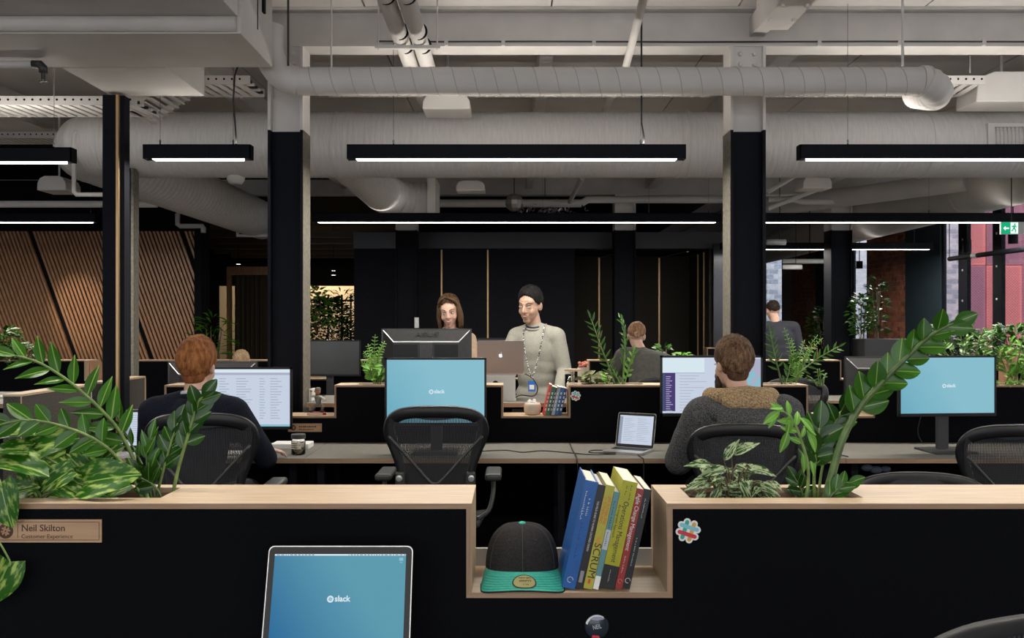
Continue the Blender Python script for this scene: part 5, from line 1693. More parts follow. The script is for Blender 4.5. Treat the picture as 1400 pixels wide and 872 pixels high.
# yellow
spine_text(4, 'SCRUM', .0225, .064, bk_, 0.0005, 0, 1.1)
spine_text(4, 'JEFF SUTHERLAND', .0088, .178, rd, .0038, 0, .88)
spine_text(4, 'J.J. SUTHERLAND', .0088, .178, rd, -.0048, 0, .88)
spine_box(4, .006, .013, .1, .118, mat('orange_mark', (.5, .25, .03), rough=.5), 'orange_mark'); spine_box(4, .007, .012, .012, .022, rd, 'red_mark')
# charcoal
spine_text(5, 'THE FIELD GUIDE TO HUMAN CENTERED DESIGN', .0062, .142, wt, 0, 0, .82)
spine_box(5, .004, .012, .014, .04, mat('plate_grey', (.25, .25, .27), rough=.5), 'publisher_mark')
# blue
spine_marks(6, .165, .205, .004, .007, wt, 7); spine_marks(6, .155, .22, -.006, .007, wt, 8)
spine_marks(6, .07, .15, 0, .011, navy, 9)
spine_marks(0, .05, .115, 0, .004, wt, 10); spine_marks(0, .16, .205, 0, .004, wt, 11)


def ringmark(bi, cxx, zz, r, m):
    t, Mx, w_, h_ = books[bi]
    b = MB(); pts = [(Mx @ Vector((cxx + r * math.cos(a * PI / 8), -.0004, zz + r * math.sin(a * PI / 8)))) for a in range(14)]
    b.tube(pts, .0007, 4); b.build('publisher_ring', m, t)


ringmark(0, .0085, .018, .0055, wt); ringmark(6, .0145, .02, .0062, wt); ringmark(1, .0077, .018, .0045, mat('ink_pink', (.5, .2, .18)))

# ================================================================ cap
cxx, cyy = xp(714, 2.03), 2.055
t = thing('snapback_cap', 'black flat peaked cap with teal peak and button in the front cubby', 'cap', (cxx, cyy, zf))
RXc, RYc = .0855, .083
def crown(u, v):
    a = 2 * PI * u
    ph = v * PI / 2
    p_ = 3.1
    rr_ = math.cos(ph) ** (2 / p_); hh = math.sin(ph) ** (2 / 2.5)
    x_ = RXc * rr_ * math.cos(a); y_ = RYc * rr_ * math.sin(a)
    zz = .112 * hh
    return Vector((cxx + x_, cyy + y_, zf + .012 + zz))
MB().grid(crown, 48, 16).build('crown', mat('cap_wool', (.022, .02, .02), rough=.95, var=.25, scale=220, bump=.3, spec=.2), t, smooth=True)
for k in range(6):
    a0 = k / 6 + 1 / 4.0
    MB().tube([crown(a0, v / 14) + Vector((0, 0, .0002)) for v in range(15)], .0009, 5).build('panel_seam', mat('seam_thread', (.045, .043, .042), rough=.9), t, smooth=True)
MB().ell((cxx, cyy, zf + .1245), (.0085, .0085, .0045), n=14, k=8).build('button', mat('cap_teal', (.03, .36, .27), rough=.6, var=.1, scale=120, bump=.2), t, smooth=True)
for s in (-1, 1):
    q = crown(.75 + s * .075, .52); MB().ell(q, (.0028, .002, .0022), n=8, k=6).build('eyelet', M['rubber'], t, smooth=True)
pk = MB()
def peak(u, v, dz=0):
    a = R(184 + 172 * u)
    bx_, by_ = RXc * math.cos(a), RYc * math.sin(a)
    ex = .094 * math.copysign(abs(math.cos(a)) ** .75, math.cos(a)); ey = -.083 - .062 * abs(math.sin(a)) ** .55 + (.055 if abs(math.sin(a)) < .25 else .0) * (1 - abs(math.sin(a)) / .25)
    x_ = bx_ + (ex - bx_) * v; y_ = by_ + (ey - by_) * v
    zz = .030 - .022 * v - .010 * (x_ / .09) ** 2
    return Vector((cxx + x_, cyy + y_, zf + zz + .004 + dz))
pk.grid(lambda u, v: peak(u, v), 40, 10)
po = pk.build('peak', bpy.data.materials['cap_teal'], t, smooth=True)
pk = MB(); pk.grid(lambda u, v: peak(u, v * 1.005, -.0035), 40, 10); pu = pk.build('peak_underside', bpy.data.materials['cap_wool'], t, smooth=True)
pk = MB(); pk.tube([peak(k / 40, 1.0, -.0018) for k in range(41)], .0019, 6); pk.build('peak_edge', bpy.data.materials['cap_wool'], t, smooth=True)
st_ = MB()
for vv in (.3, .42, .54, .66, .78, .9):
    st_.tube([peak(k / 40, vv, .0004) for k in range(2, 39)], .0004, 4)
st_.build('stitching', mat('stitch_teal', (.02, .25, .19), rough=.8), t)
def disc_on_peak(r, mt, nm, dz, par, sc=1):
    b = MB(); n = 28
    vs_ = []
    for k in range(n):
        a = 2 * PI * k / n
        vs_.append(peak(.512 + .062 * r * math.cos(a) * 1.0, .56 + .30 * r * math.sin(a), dz))
    b.add(vs_ + [peak(.512, .56, dz)], [(k, (k + 1) % n, n) for k in range(n)])
    return b.build(nm, mt, par)
d0 = disc_on_peak(1.28, M['rubber'], 'size_sticker', .0010, t)
d1 = disc_on_peak(1.1, mat('sticker_gold', (.42, .38, .16), rough=.35, metal=.3), 'sticker_face', .0014, d0)
for (s_, uu, vv, sz_, m_) in (('NEW ERA', .512, .38, .0062, M['rubber']), ('59FIFTY', .512, .55, .0082, M['rubber']), ('7 1/4', .512, .74, .0062, M['rubber'])):
    a = peak(uu, vv, .0018); ax = (peak(uu + .01, vv, 0) - peak(uu - .01, vv, 0)).normalized(); ay = (peak(uu, vv - .05, 0) - peak(uu, vv + .05, 0)).normalized()
    nz_ = ax.cross(ay)
    Mx = Matrix(((ax.x, ay.x, nz_.x, a.x), (ax.y, ay.y, nz_.y, a.y), (ax.z, ay.z, nz_.z, a.z), (0, 0, 0, 1)))
    text(s_, sz_, Mx, m_, d0, extr=.0001, bold=.02)

# ================================================================ small things in the second partition's cubbies
zc2 = .8945
# candle pot with tissue
q = P(728, 568, Y2 + .08)
t = thing('frosted_pot', 'round frosted pot with crumpled tissue in the second partition cubby', 'pot', (q.x, Y2 + .08, zc2))
MB().lathe([(.035, 0), (.05, .008), (.055, .035), (.053, .065), (.046, .078), (.043, .078), (.048, .06), (0, .05)], 24, Matrix.Translation((q.x, Y2 + .08, zc2))).build('pot', mat('frosted_glass', (.55, .45, .35), rough=.5), t, smooth=True)
tb_ = MB(); rr_ = random.Random(1)
for k in range(9): tb_.ell((q.x + rr_.uniform(-.025, .025), Y2 + .08 + rr_.uniform(-.02, .02), zc2 + .082 + rr_.uniform(-.01, .012)), (.012, .01, .011), n=6, k=4)
tb_.build('tissue', M['white_pl'], t)
# five slim books
x = xp(776, Y2) - .040
bcols = [(.012, .03, .12), (.015, .10, .26), (.30, .32, .36), (.05, .03, .03), (.015, .13, .07), (.55, .06, .04)]
blb = ['navy slim book, rightmost in the second cubby', 'blue slim book in the second cubby', 'silver grey slim book in the second cubby', 'dark maroon slim book in the second cubby', 'green slim book in the second cubby', 'orange red slim book, leftmost in the second cubby']
for k in range(6):
    w_ = [.019, .022, .018, .012, .022, .016][k]
    t, Mx = book(blb[k], x, zc2 + .001, w_, [.175, .18, .185, .18, .185, .2][k], .15, R(13), Y2 + .02, cm('slim_cover', bcols[k]), hard=False, name='book', group='slim books in the second cubby')
    b = MB()
    for q_ in range(5): b.box(w_ * .3, w_ * .7, -.0006, 0, .03 + q_ * .026, .045 + q_ * .026, Mx)
    b.build('spine_marks', wt, t)
    x -= w_ / math.cos(R(13)) + .001
# pitcher figurine on the red base
q = P(433, 568, Y2 + .07); fx_, fy_ = q.x, Y2 + .07
t = thing('baseball_figurine', 'small baseball player figurine on a red base in the left cubby', 'figurine', (fx_, fy_, zc2))
MB().lathe([(.062, 0), (.062, .014), (.057, .018), (0, .018)], 24, Matrix.Translation((fx_, fy_, zc2)) @ Matrix.Diagonal((1, .55, 1, 1))).build('base', mat('figure_red', (.35, .03, .02), rough=.4), t)
uni = mat('figure_uniform', (.14, .13, .11), rough=.7, var=.3, scale=80); skf = mat('figure_skin', (.35, .14, .07), rough=.5); ivory = mat('figure_ivory', (.6, .55, .45), rough=.6)
o_ = Vector((fx_, fy_, zc2 + .018))
b = MB()
b.caps(o_ + Vector((.012, 0, .058)), o_ + Vector((.006, 0, .092)), .017, .021)
b.caps(o_ + Vector((.018, 0, .055)), o_ + Vector((.04, -.008, .035)), .012, .009); b.caps(o_ + Vector((.04, -.008, .035)), o_ + Vector((.032, .0, .008)), .009, .007)
b.caps(o_ + Vector((.006, 0, .055)), o_ + Vector((-.022, -.005, .03)), .012, .009); b.caps(o_ + Vector((-.022, -.005, .03)), o_ + Vector((-.03, .0, .01)), .008, .007)
b.build('uniform', uni, t, smooth=True)
b = MB(); b.caps(o_ + Vector((-.012, 0, .102)), o_ + Vector((-.036, 0, .10)), .009, .007); b.caps(o_ + Vector((-.036, 0, .10)), o_ + Vector((-.034, -.005, .128)), .007, .006)
b.caps(o_ + Vector((.024, 0, .098)), o_ + Vector((.044, -.012, .085)), .009, .007)
b.build('sleeves', ivory, t, smooth=True)
b = MB(); b.ell(o_ + Vector((.008, -.002, .132)), (.018, .018, .021)); b.ell(o_ + Vector((-.034, -.006, .135)), (.008, .008, .008)); b.ell(o_ + Vector((-.010, -.003, .133)), (.006, .006, .008))
b.build('head', skf, t, smooth=True)
b = MB(); b.ell(o_ + Vector((.008, 0, .146)), (.020, .020, .014)); b.box(-.014, .014, -.018, 0, 0, .002, Matrix.Translation(o_ + Vector((.012, -.015, .143)))); b.build('cap', uni, t, smooth=True)
b = MB(); b.ell(o_ + Vector((.048, -.018, .082)), (.012, .008, .012)); b.build('glove', ivory, t, smooth=True)
b = MB(); b.ell(o_ + Vector((.036, -.012, .006)), (.016, .009, .006)); b.ell(o_ + Vector((-.036, -.01, .006)), (.016, .009, .006)); b.build('shoes', M['blk_plastic'], t, smooth=True)
pl_ = MB().box(fx_ - .05, fx_ + .045, fy_ - .037, fy_ - .032, zc2 + .003, zc2 + .015); pl_.build('base_front', ivory, t)
# white paper roll behind figurine (edge of desk object)
tag(MB().box(xp(422, 6.0), xp(426, 6.0), 6.0, 6.12, .72, 1.03).build('white_folder', M['white_pl'], bevel=.002), 'thin white folder standing behind the baseball figurine', 'folder')
# wooden dish / jar / bag on the partition by the standing man's elbow
q = P(785, 509, Y2 + .1)
t = thing('wooden_stand', 'small round wooden stand near the standing man hand', 'stand', (xp(783, Y2 + .1), Y2 + .1, 1.09))
xx = xp(783, Y2 + .1)
MB().lathe([(.055, .085), (.055, .097), (0, .097)], 24, Matrix.Translation((xx, Y2 + .1, 1.09))).build('plate', M['oak'], t)
MB().lathe([(.012, 0), (.012, .085)], 12, Matrix.Translation((xx, Y2 + .1, 1.09))).build('stem', M['glass'], t)
MB().lathe([(.03, 0), (.03, .004)], 16, Matrix.Translation((xx, Y2 + .1, 1.09))).build('foot', M['oak'], t)
t = thing('paper_cup', 'pale crumpled paper cone with pink flowers behind the wooden stand', 'flower cone', (xp(797, 6.0), 6.0, .72))
MB().lathe([(.022, 0), (.038, .46), (.036, .46), (.02, .02)], 12, Matrix.Translation((xp(797, 6.0), 6.0, .72))).build('paper', mat('kraft_pale', (.5, .42, .34), rough=.9), t)
b = MB(); rr_ = random.Random(9)
for k in range(9): b.ell((xp(797, 6.0) + rr_.uniform(-.03, .03), 6.0 + rr_.uniform(-.025, .025), 1.185 + rr_.uniform(0, .035)), (.012, .012, .012), n=7, k=5)
b.build('flowers', mat('pink_flowers', (.5, .16, .12), rough=.7), t)
t = thing('drinking_glass', 'clear drinking glass with blue liquid beside the standing man', 'glass', (xp(779, 6.2), 6.2, .72))
MB().lathe([(.03, 0), (.036, .4), (.034, .4), (.028, .01), (0, .01)], 18, Matrix.Translation((xp(779, 6.2), 6.2, .72))).build('vessel', M['glass'], t, smooth=True)
# pale wall socket plate on the far left column
q = P(569.5, 441, 12.55)
t = thing('wall_switch', 'pale rectangular switch plate beside the far column left of the woman', 'switch', q)
MB().box(q.x - .03, q.x + .03, 12.56, 12.6, q.z - .075, q.z + .075).build('plate', M['lg_white'], t)
for k in range(5): MB().box(q.x - .02, q.x + .02, 12.555, 12.56, q.z - .06 + k * .026, q.z - .045 + k * .026).build('button', M['silver'], t)
# ================================================================ people
def remesh(name, mb, m, parent, voxel, it=4, kind=None, noise_disp=0.):
    o = mb.build(name, m, parent, smooth=True)
    r = o.modifiers.new('union', 'REMESH'); r.mode = 'VOXEL'; r.voxel_size = voxel; r.use_smooth_shade = True
    s = o.modifiers.new('smooth', 'SMOOTH'); s.factor = .5; s.iterations = it
    if noise_disp:
        tx = bpy.data.textures.new(name + '_folds', 'CLOUDS'); tx.noise_scale = .16
        d = o.modifiers.new('folds', 'DISPLACE'); d.texture = tx; d.strength = noise_disp; d.mid_level = .5
    return o


def hand(mb, wrist, d, n, curl=25, s=1.0, left=False):
    """palm with four unequal bent fingers and a side thumb; d = pointing direction, n = back-of-hand normal"""
    d = Vector(d).normalized(); n = Vector(n); n = (n - d * n.dot(d)).normalized()
    sd = d.cross(n) * (-1 if left else 1)      # toward the thumb side
    w = Vector(wrist)
    pc = w + d * .045 * s
    Rm = Matrix((sd, d, n)).transposed()
    mb.ell(pc, (.040 * s, .050 * s, .016 * s), Rm)
    mb.caps(w - d * .02, w + d * .03 * s, .026 * s, .028 * s)
    for k, (off, L) in enumerate(((.030, .072), (.010, .08), (-.011, .074), (-.031, .058))):
        p = w + d * (.082 - .006 * abs(k - 1)) * s + sd * off * s
        dr = (d + sd * off * 3.2).normalized()
        a = 0
        for j, f in enumerate((.42, .32, .26)):
            a += R(curl) * (.5 + .35 * j)
            dd = (dr * math.cos(a) - n * math.sin(a)).normalized()
            q = p + dd * L * f * s
            mb.caps(p, q, (.0088 - .0009 * j) * s, (.0082 - .0011 * j) * s, n=10)
            p = q
    p = w + d * .025 * s + sd * .026 * s
    q = p + (d * .6 + sd * .75 - n * .25).normalized() * .042 * s
    mb.caps(p, q, .014 * s, .0105 * s, n=10)
    mb.caps(q, q + (d * .95 + sd * .25 - n * .3).normalized() * .032 * s, .0102 * s, .0085 * s, n=10)


def lerpv(a, b, t): return Vector(a) * (1 - t) + Vector(b) * t


def frame(z, x):
    z = Vector(z).normalized(); x = Vector(x); x = (x - z * x.dot(z)).normalized(); y = z.cross(x)
    return Matrix((x, y, z)).transposed()


SEAT = dict(pelvis=(0, 0, .57), waist=(0, -.01, .74), chest=(0, .0, .93), neck=(0, .02, 1.12), head=(0, .05, 1.29),
            shl=(-.195, .0, 1.06), shr=(.195, .0, 1.06), ell=(-.28, .14, .80), elr=(.28, .14, .80), hal=(-.22, .42, .765), har=(.25, .42, .765),
            hil=(-.10, .02, .55), hir=(.10, .02, .55), knl=(-.14, .44, .55), knr=(.14, .44, .55), anl=(-.14, .42, .10), anr=(.14, .42, .10))
STAND = dict(pelvis=(0, 0, .93), waist=(0, .0, 1.08), chest=(0, .0, 1.28), neck=(0, .0, 1.48), head=(0, .025, 1.635),
             shl=(-.19, .0, 1.42), shr=(.19, .0, 1.42), ell=(-.26, .0, 1.13), elr=(.26, .0, 1.13), hal=(-.24, .22, .99), har=(.24, .22, .99),
             hil=(-.095, 0, .90), hir=(.095, 0, .90), knl=(-.11, .03, .49), knr=(.11, .03, .49), anl=(-.12, .0, .09), anr=(.12, .0, .09))


def person(label, loc, yaw, J, look=(0, 0, 0), skin=None, top=None, legs=None, shoes=None, scale=1.0, hs=1.0, bulk=1.0, female=False,
           face=True, voxel=.008, infl=.014, hair=None, collar=None, folds=.012, grip=25, shoulder_w=1.):
    t = thing('person', label, 'person', loc, world=False)
    t.rotation_euler = (0, 0, yaw); t.scale = (scale,) * 3
    V = {k: Vector(v) for k, v in J.items() if k != 'sleeve'}
    skin = skin or M['skin']
    xs = (V['shr'] - V['shl']).normalized()
    tw = .92 if female else 1.0
    tw *= bulk

    def torso(mb, f=0.):
        Rp = frame(V['waist'] - V['pelvis'], V['hir'] - V['hil'])
        Rc = frame(V['neck'] - V['waist'], xs)
        mb.ell(V['pelvis'], (.165 * tw + f, .12 * tw + f, .125 + f), Rp)
        mb.ell(V['waist'], (.142 * tw + f, .108 * tw + f, .14 + f), Rp)
        mb.ell(V['chest'], (.172 * tw + f, .118 * tw + f, .18 + f), Rc)
        mb.ell(lerpv(V['chest'], V['waist'], .5), (.155 * tw + f, .112 * tw + f, .15 + f), Rc)
        mb.caps(V['shl'] + xs * .02, V['shr'] - xs * .02, .064 * tw + f, .064 * tw + f)
        if f: mb.caps(V['neck'] - Vector((0, 0, .06)), V['neck'] + Vector((0, .0, -.03)), .088, .076 * (.86 if female else 1))
        for s in ('shl', 'shr'):
            if f: mb.caps(lerpv(V['neck'], V[s], .08) - Vector((0, 0, .018)), lerpv(V[s], V['neck'], .1), .042 + f, .050 * tw + f)
            else: mb.caps(V['neck'] - Vector((0, 0, .025)), lerpv(V[s], V['neck'], .12) - Vector((0, 0, .01)), .040, .044 * tw)

    def arm(mb, s, f=0., upto=1.0):
        a, b, c = V['sh' + s], V['el' + s], V['ha' + s]
        mb.caps(a, b, .056 * tw + f, .043 * tw + f)
        mb.caps(b, lerpv(b, c, upto), .042 * tw + f, .030 + f * .8)

    def leg(mb, s, f=0.):
        a, b, c = V['hi' + s], V['kn' + s], V['an' + s]
        mb.caps(a, b, .088 * tw + f, .062 * tw + f)
        mb.caps(b, c, .058 * tw + f, .040 + f * 1.2)

    hm = Matrix.Translation(V['head']) @ Matrix.Rotation(look[0], 4, 'Z') @ Matrix.Rotation(look[1], 4, 'X') @ Matrix.Rotation(look[2], 4, 'Y') @ Matrix.Scale(hs, 4)
    b = MB()
    torso(b)
    for s in 'lr':
        arm(b, s); leg(b, s)
        d = (V['ha' + s] - V['el' + s]).normalized()
        hd = J.get('hd' + s, d)
        hand(b, V['ha' + s], hd, J.get('hn' + s, (0, 0, 1)), grip, left=(s == 'r'))
        fw = Vector((0, 1, 0))
        b.caps(V['an' + s] + Vector((0, -.03, -.045)), V['an' + s] + fw * .13 + Vector((0, 0, -.055)), .035, .032)
        b.caps(V['an' + s], V['an' + s] + Vector((0, -.01, -.05)), .04, .04)
    # neck and head
    b.caps(V['neck'] - Vector((0, 0, .03)), hm @ Vector((0, -.02, -.055)), .060 * (.86 if female else 1), .053 * (.84 if female else 1))
    jw = .85 if female else 1.0
    e = lambda c, r: b.ell(hm @ Vector(c), tuple(q * hs for q in r), hm.to_3x3().normalized())
    e((0, -.012, .030), (.074, .095, .085)); e((0, .018, -.02), (.063 * (.96 if female else 1), .074, .085)); e((0, .03, -.055), (.054 * jw, .052, .055))
    e((0, .058, -.098), (.026 * jw, .024, .020)); e((-.033, .05, -.035), (.026, .03, .03)); e((.033, .05, -.035), (.026, .03, .03))
    e((0, .062, .03), (.052, .026, .03)); e((0, .082, .018), (.045, .012, .010))
    b.caps(hm @ Vector((0, .088, .008)), hm @ Vector((0, .106, -.030)), .0075 * hs, .0115 * hs)
    e((-.012, .094, -.034), (.008, .010, .007)); e((.012, .094, -.034), (.008, .010, .007))
    e((0, .082, -.060), (.026, .014, .012)); e((0, .078, -.078), (.022, .012, .01))
    for s in (-1, 1):
        b.ell(hm @ Vector((s * .074, -.006, -.008)), (.011 * hs, .019 * hs, .031 * hs), hm.to_3x3().normalized() @ Matrix.Rotation(R(s * 18), 3, 'Z'))
        b.ell(hm @ Vector((s * .068, .0, -.012)), (.013 * hs, .013 * hs, .02 * hs), hm.to_3x3().normalized())
    remesh('body', b, skin, t, voxel, 3)
    # clothing
    if top:
        c = MB(); torso(c, infl); up = J.get('sleeve', .93)
        for s in 'lr': arm(c, s, infl, up)
        remesh('top_garment', c, top, t, max(voxel, .009), 12, noise_disp=folds)
        for s in 'lr':
            q = MB(); bb_, cc_ = V['el' + s], V['ha' + s]
            q.tube([lerpv(bb_, cc_, up - .05), lerpv(bb_, cc_, up + .03)], .030 + infl * 1.15, 14); q.build('cuff', top, t, smooth=True, bevel=0)
    if legs:
        c = MB()
        for s in 'lr': leg(c, s, .014)
        c.ell(V['pelvis'] - Vector((0, 0, .02)), (.17 * tw, .125 * tw, .115), frame(V['waist'] - V['pelvis'], V['hir'] - V['hil']))
        remesh('trousers', c, legs, t, .012, 3, noise_disp=.01)
    for s in 'lr':
        q = MB(); an = V['an' + s]
        q.caps(an + Vector((0, -.035, -.045)), an + Vector((0, .15, -.052)), .043, .037); q.box(-.042, .042, -.075, .19, -.092, -.075, Matrix.Translation(an))
        remesh('shoe', q, shoes or M['blk_plastic'], t, .01, 3)
    if face:
        for s in (-1, 1):
            ey = MB(); ey.ell(hm @ Vector((s * .030, .0790, -.001)), (.0140 * hs, .010 * hs, .0044 * hs), hm.to_3x3().normalized(), n=14, k=8)
            eo = ey.build('eye', mat('eye_white', (.62, .58, .55), rough=.25), t, smooth=True)
            ir = MB(); ir.ell(hm @ Vector((s * .030 + .001, .0868, -.0018)), (.0052 * hs, .0024 * hs, .0040 * hs), hm.to_3x3().normalized(), n=10, k=6); ir.build('iris', mat('iris', (.02, .012, .008), rough=.2), eo, smooth=True)
            ld = MB(); ld.tube([hm @ Vector((s * (.030 + .016 * u), .0865 - .003 * (u + 1) - .001 * u * u, .0042 - .0045 * u * u)) for u in (-1, -.5, 0, .5, 1)], .0018 * hs, 6)
            ld.build('eyelash_line', mat('lash', (.03, .016, .012), rough=.7), t, smooth=True)
            bw = MB(); bw.tube([hm @ Vector((s * (.014 + .036 * u), .0925 - .026 * u * u, .0205 + .006 * math.sin(u * 2.4))) for u in (0, .25, .5, .75, 1)], [.0022, .003, .003, .0024, .001], 6)
            bw.build('eyebrow', mat('brow', (.025, .015, .01), rough=.9), t, smooth=True)
        lp = MB()
        wl_ = .026 if female else .023
        lp.tube([hm @ Vector((wl_ * u, .0955 - .009 * u * u, -.0575 + .004 * u * u + (.0015 if abs(u) > .1 else 0))) for u in (-1, -.6, -.2, .2, .6, 1)], [.001, .0028, .0034, .0034, .0028, .001], 8)
        lp.tube([hm @ Vector((wl_ * .9 * u, .0945 - .010 * u * u, -.0675 + .008 * u * u)) for u in (-1, -.6, 0, .6, 1)], [.001, .0032, .0042, .0032, .001], 8)
        lp.build('lips', mat('lips', (.48, .17, .14), rough=.4), t, smooth=True)
        te = MB(); te.tube([hm @ Vector((wl_ * .78 * u, .0950 - .008 * u * u, -.0625 + .005 * u * u)) for u in (-1, -.5, 0, .5, 1)], [.001, .0026, .0032, .0026, .001], 8)
        te.build('teeth', mat('teeth', (.75, .72, .68), rough=.3), t, smooth=True)
    if hair: hair(t, hm, hs)
    return t, V, hm


def smooth01(x): x = max(0, min(1, x)); return x * x * (3 - 2 * x)


def make_hair(m1, m2, radii=(.081, .101, .094), cen=(0, -.013, .032), line=(.58, -.10, -.62), vol=.05, strands=2600, slen=.03, front_lift=0., nz=18, sides=0., bun=False, seed=1, nape=False):
    """cap of hair that dives under the skin along the hairline, plus fine locks that follow the crown"""
    def fn(t, hm, hs):
        rr_ = random.Random(seed)
        def cov(d):
            zb = line[1] + (line[0] - line[1]) * max(0, d.y) ** 2.2 if d.y > 0 else line[1] + (line[1] - line[2]) * d.y
            zb += .12 * mnoise.noise(d * 5.5)
            return smooth01((d.z - zb) / .14 + .3)
        def surf(d, extra=0.):
            c = cov(d)
            n1 = mnoise.noise(Vector((d.x * nz * .25, d.y * nz * .25, d.z * nz * .25))); n2 = mnoise.noise(d * nz)
            zb = line[1] + (line[0] - line[1]) * max(0, d.y) ** 2.2 if d.y > 0 else line[1] + (line[1] - line[2]) * d.y
            zb += .10 * mnoise.noise(d * 5.5)
            c2 = smooth01((d.z - zb) / .95)
            s = .90 + (.115 + n2 * .02) * c + (vol + n1 * .05 + front_lift * max(0, d.y) * max(0, d.z)) * c2 + extra * (.35 + .65 * c2)
            p = Vector(cen) + Vector((d.x * radii[0], d.y * radii[1], d.z * radii[2])) * s
            return p
        b = MB(); nu, nv = 56, 36
        def g(u, v):
            th = PI * v; a = 2 * PI * u
            d = Vector((math.sin(th) * math.cos(a), math.sin(th) * math.sin(a), math.cos(th)))
            return hm @ surf(d)
        b.grid(g, nu, nv)
        if nape:
            b.ell(hm @ Vector((0, -.046, -.040)), (.056 * hs, .045 * hs, .052 * hs), hm.to_3x3().normalized(), n=24, k=14)
        h = b.build('hair', m1, t, smooth=True)
        b = MB()
        for k in range(strands):
            d = Vector((rr_.gauss(0, 1), rr_.gauss(0, 1), rr_.gauss(.3, 1))).normalized()
            if cov(d) < .55: continue
            crown_ = Vector((.12, -.45, .88))
            tg = (d - crown_).cross(d); tg = d.cross(tg)      # away from the crown, tangent
            tg = (d - crown_); tg = (tg - d * tg.dot(d))
            if tg.length < .05: continue
            tg.normalize(); tg = (tg + Vector((rr_.gauss(0, .25), rr_.gauss(0, .25), rr_.gauss(0, .2)))); tg = (tg - d * tg.dot(d)).normalized()
            L = slen * rr_.uniform(.6, 1.2); rad = .09
            d2 = (d + tg * (L / rad) * .5).normalized(); d3 = (d + tg * (L / rad)).normalized()
            a0, a1, a2 = surf(d, .004), surf(d2, .030 + rr_.uniform(0, .03)), surf(d3, rr_.uniform(.0, .06))
            sd = d.cross(tg).normalized() * rr_.uniform(.0009, .002)
            b.add([hm @ (a0 - sd), hm @ (a0 + sd), hm @ (a1 + sd * .8), hm @ (a1 - sd * .8), hm @ a2], [(0, 1, 2, 3), (3, 2, 4)])
        b.build('hair_locks', m2, h, kind='stuff')
        if bun:
            q = MB(); c0 = Vector((.006, -.118, .002))
            for k in range(7):
                a = k * .9
                q.ell(hm @ (c0 + Vector((.014 * math.cos(a), -.004 * (k % 2), .014 * math.sin(a)))), (.017, .018, .017), n=12, k=8)
            q.build('hair_bun', m2, h, smooth=True)
            q = MB(); q.tube([hm @ (c0 + Vector((.02 * math.cos(a * .7), .012, .012 + .018 * math.sin(a * .7)))) for a in range(10)], .006, 8); q.build('hair_tie', mat('pink_tie', (.5, .12, .16), rough=.8), h, smooth=True)
    return fn


def hairmat(n, c, c2): return mat(n, c, rough=.75, spec=.2, col2=c2, scale=60, stretch=(1, 1, .25), detail=4)


# 1. redhead seated at left, seen from behind
navy_knit = mat('navy_knit', (.010, .012, .020), rough=1, var=.3, scale=160, bump=.3, spec=.15)
J = dict(SEAT)
J.update(head=(.0, .07, 1.262), neck=(0, .03, 1.125), shl=(-.205, .01, 1.035), shr=(.205, .01, 1.035), ell=(-.29, .16, .78), elr=(.315, .19, .775), har=(.225, .43, .775), hal=(-.2, .46, .772), hdr=(.85, .6, -.04), sleeve=.86)
loc1 = (xp(271, 4.5), 4.43, 0)
pr, V, hm = person('seated person with short copper red hair and dark navy sweater, seen from behind at left', loc1, 0, J, look=(R(-6), R(-4), 0), top=navy_knit, legs=mat('dark_jeans', (.02, .02, .028), rough=.95),
                   hair=make_hair(hairmat('copper_hair', (.14, .045, .015), (.26, .09, .03)), hairmat('copper_locks', (.20, .07, .022), (.42, .17, .06)), radii=(.081, .100, .108), cen=(0, -.013, .022), vol=.14, slen=.036, front_lift=.1, line=(.48, -.22, -.86), nape=True, seed=2, strands=4200), hs=1.08, bulk=1.02, voxel=.007, infl=.018)
cl_ = MB(); cl_.tube([V['neck'] + Vector((.062 * math.cos(a * PI / 9), -.005 + .055 * math.sin(a * PI / 9), -.002 - .012 * math.sin(a * PI / 9))) for a in range(19)], .013, 8)
cl_.build('shirt_collar', mat('collar_white', (.5, .5, .5), rough=.8), pr, smooth=True)
nr = MB(); nr.tube([V['neck'] + Vector((.072 * math.cos(a * PI / 9), -.005 + .062 * math.sin(a * PI / 9), -.018 - .012 * math.sin(a * PI / 9))) for a in range(19)], .014, 8)
nr.build('neck_ribbing', navy_knit, pr, smooth=True)

# 2. bearded person in grey hoodie
fleece = mat('grey_marl_fleece', (.085, .085, .088), rough=1, var=.65, scale=190, bump=.8, spec=.1)
sherpa = mat('tan_sherpa_lining', (.33, .23, .13), rough=1, var=.4, scale=110, bump=1., spec=.1)
J = dict(SEAT)
J.update(head=(-.045, .08, 1.27), neck=(-.01, .035, 1.10), shl=(-.225, .02, 1.01), shr=(.225, .02, 1.02), ell=(-.315, .12, .76), elr=(.31, .14, .77), hal=(-.16, .40, .765), har=(.16, .40, .765), waist=(0, -.01, .74))
loc2 = (xp(1018, 4.5), 4.5, 0)
pr, V, hm = person('seated bearded person in grey marl hoodie with tan lining, seen from behind', loc2, 0, J, look=(R(20), R(-3), 0), top=fleece, legs=mat('dark_trousers', (.015, .015, .018), rough=.95),
                   hair=make_hair(hairmat('brown_hair', (.05, .025, .013), (.12, .065, .035)), hairmat('brown_locks', (.09, .05, .028), (.24, .14, .08)), radii=(.081, .100, .106), cen=(0, -.013, .022), vol=.12, slen=.026, line=(.48, -.22, -.92), nape=True, seed=5, strands=4200), hs=1.08, bulk=1.13, voxel=.007, infl=.028, face=True, folds=.02)
bd = MB()
rr_ = random.Random(4)
for k in range(60):
    a = R(rr_.uniform(-85, 85)); zz = rr_.uniform(-.115, -.055)
    bd.ell(hm @ Vector((.050 * math.sin(a), .035 + .052 * math.cos(a), zz)), (.017, .017, .02), n=8, k=6)
bo = remesh('beard', bd, hairmat('dark_beard', (.02, .012, .008), (.05, .03, .018)), pr, .006, 2, noise_disp=.006)
hd_ = MB()
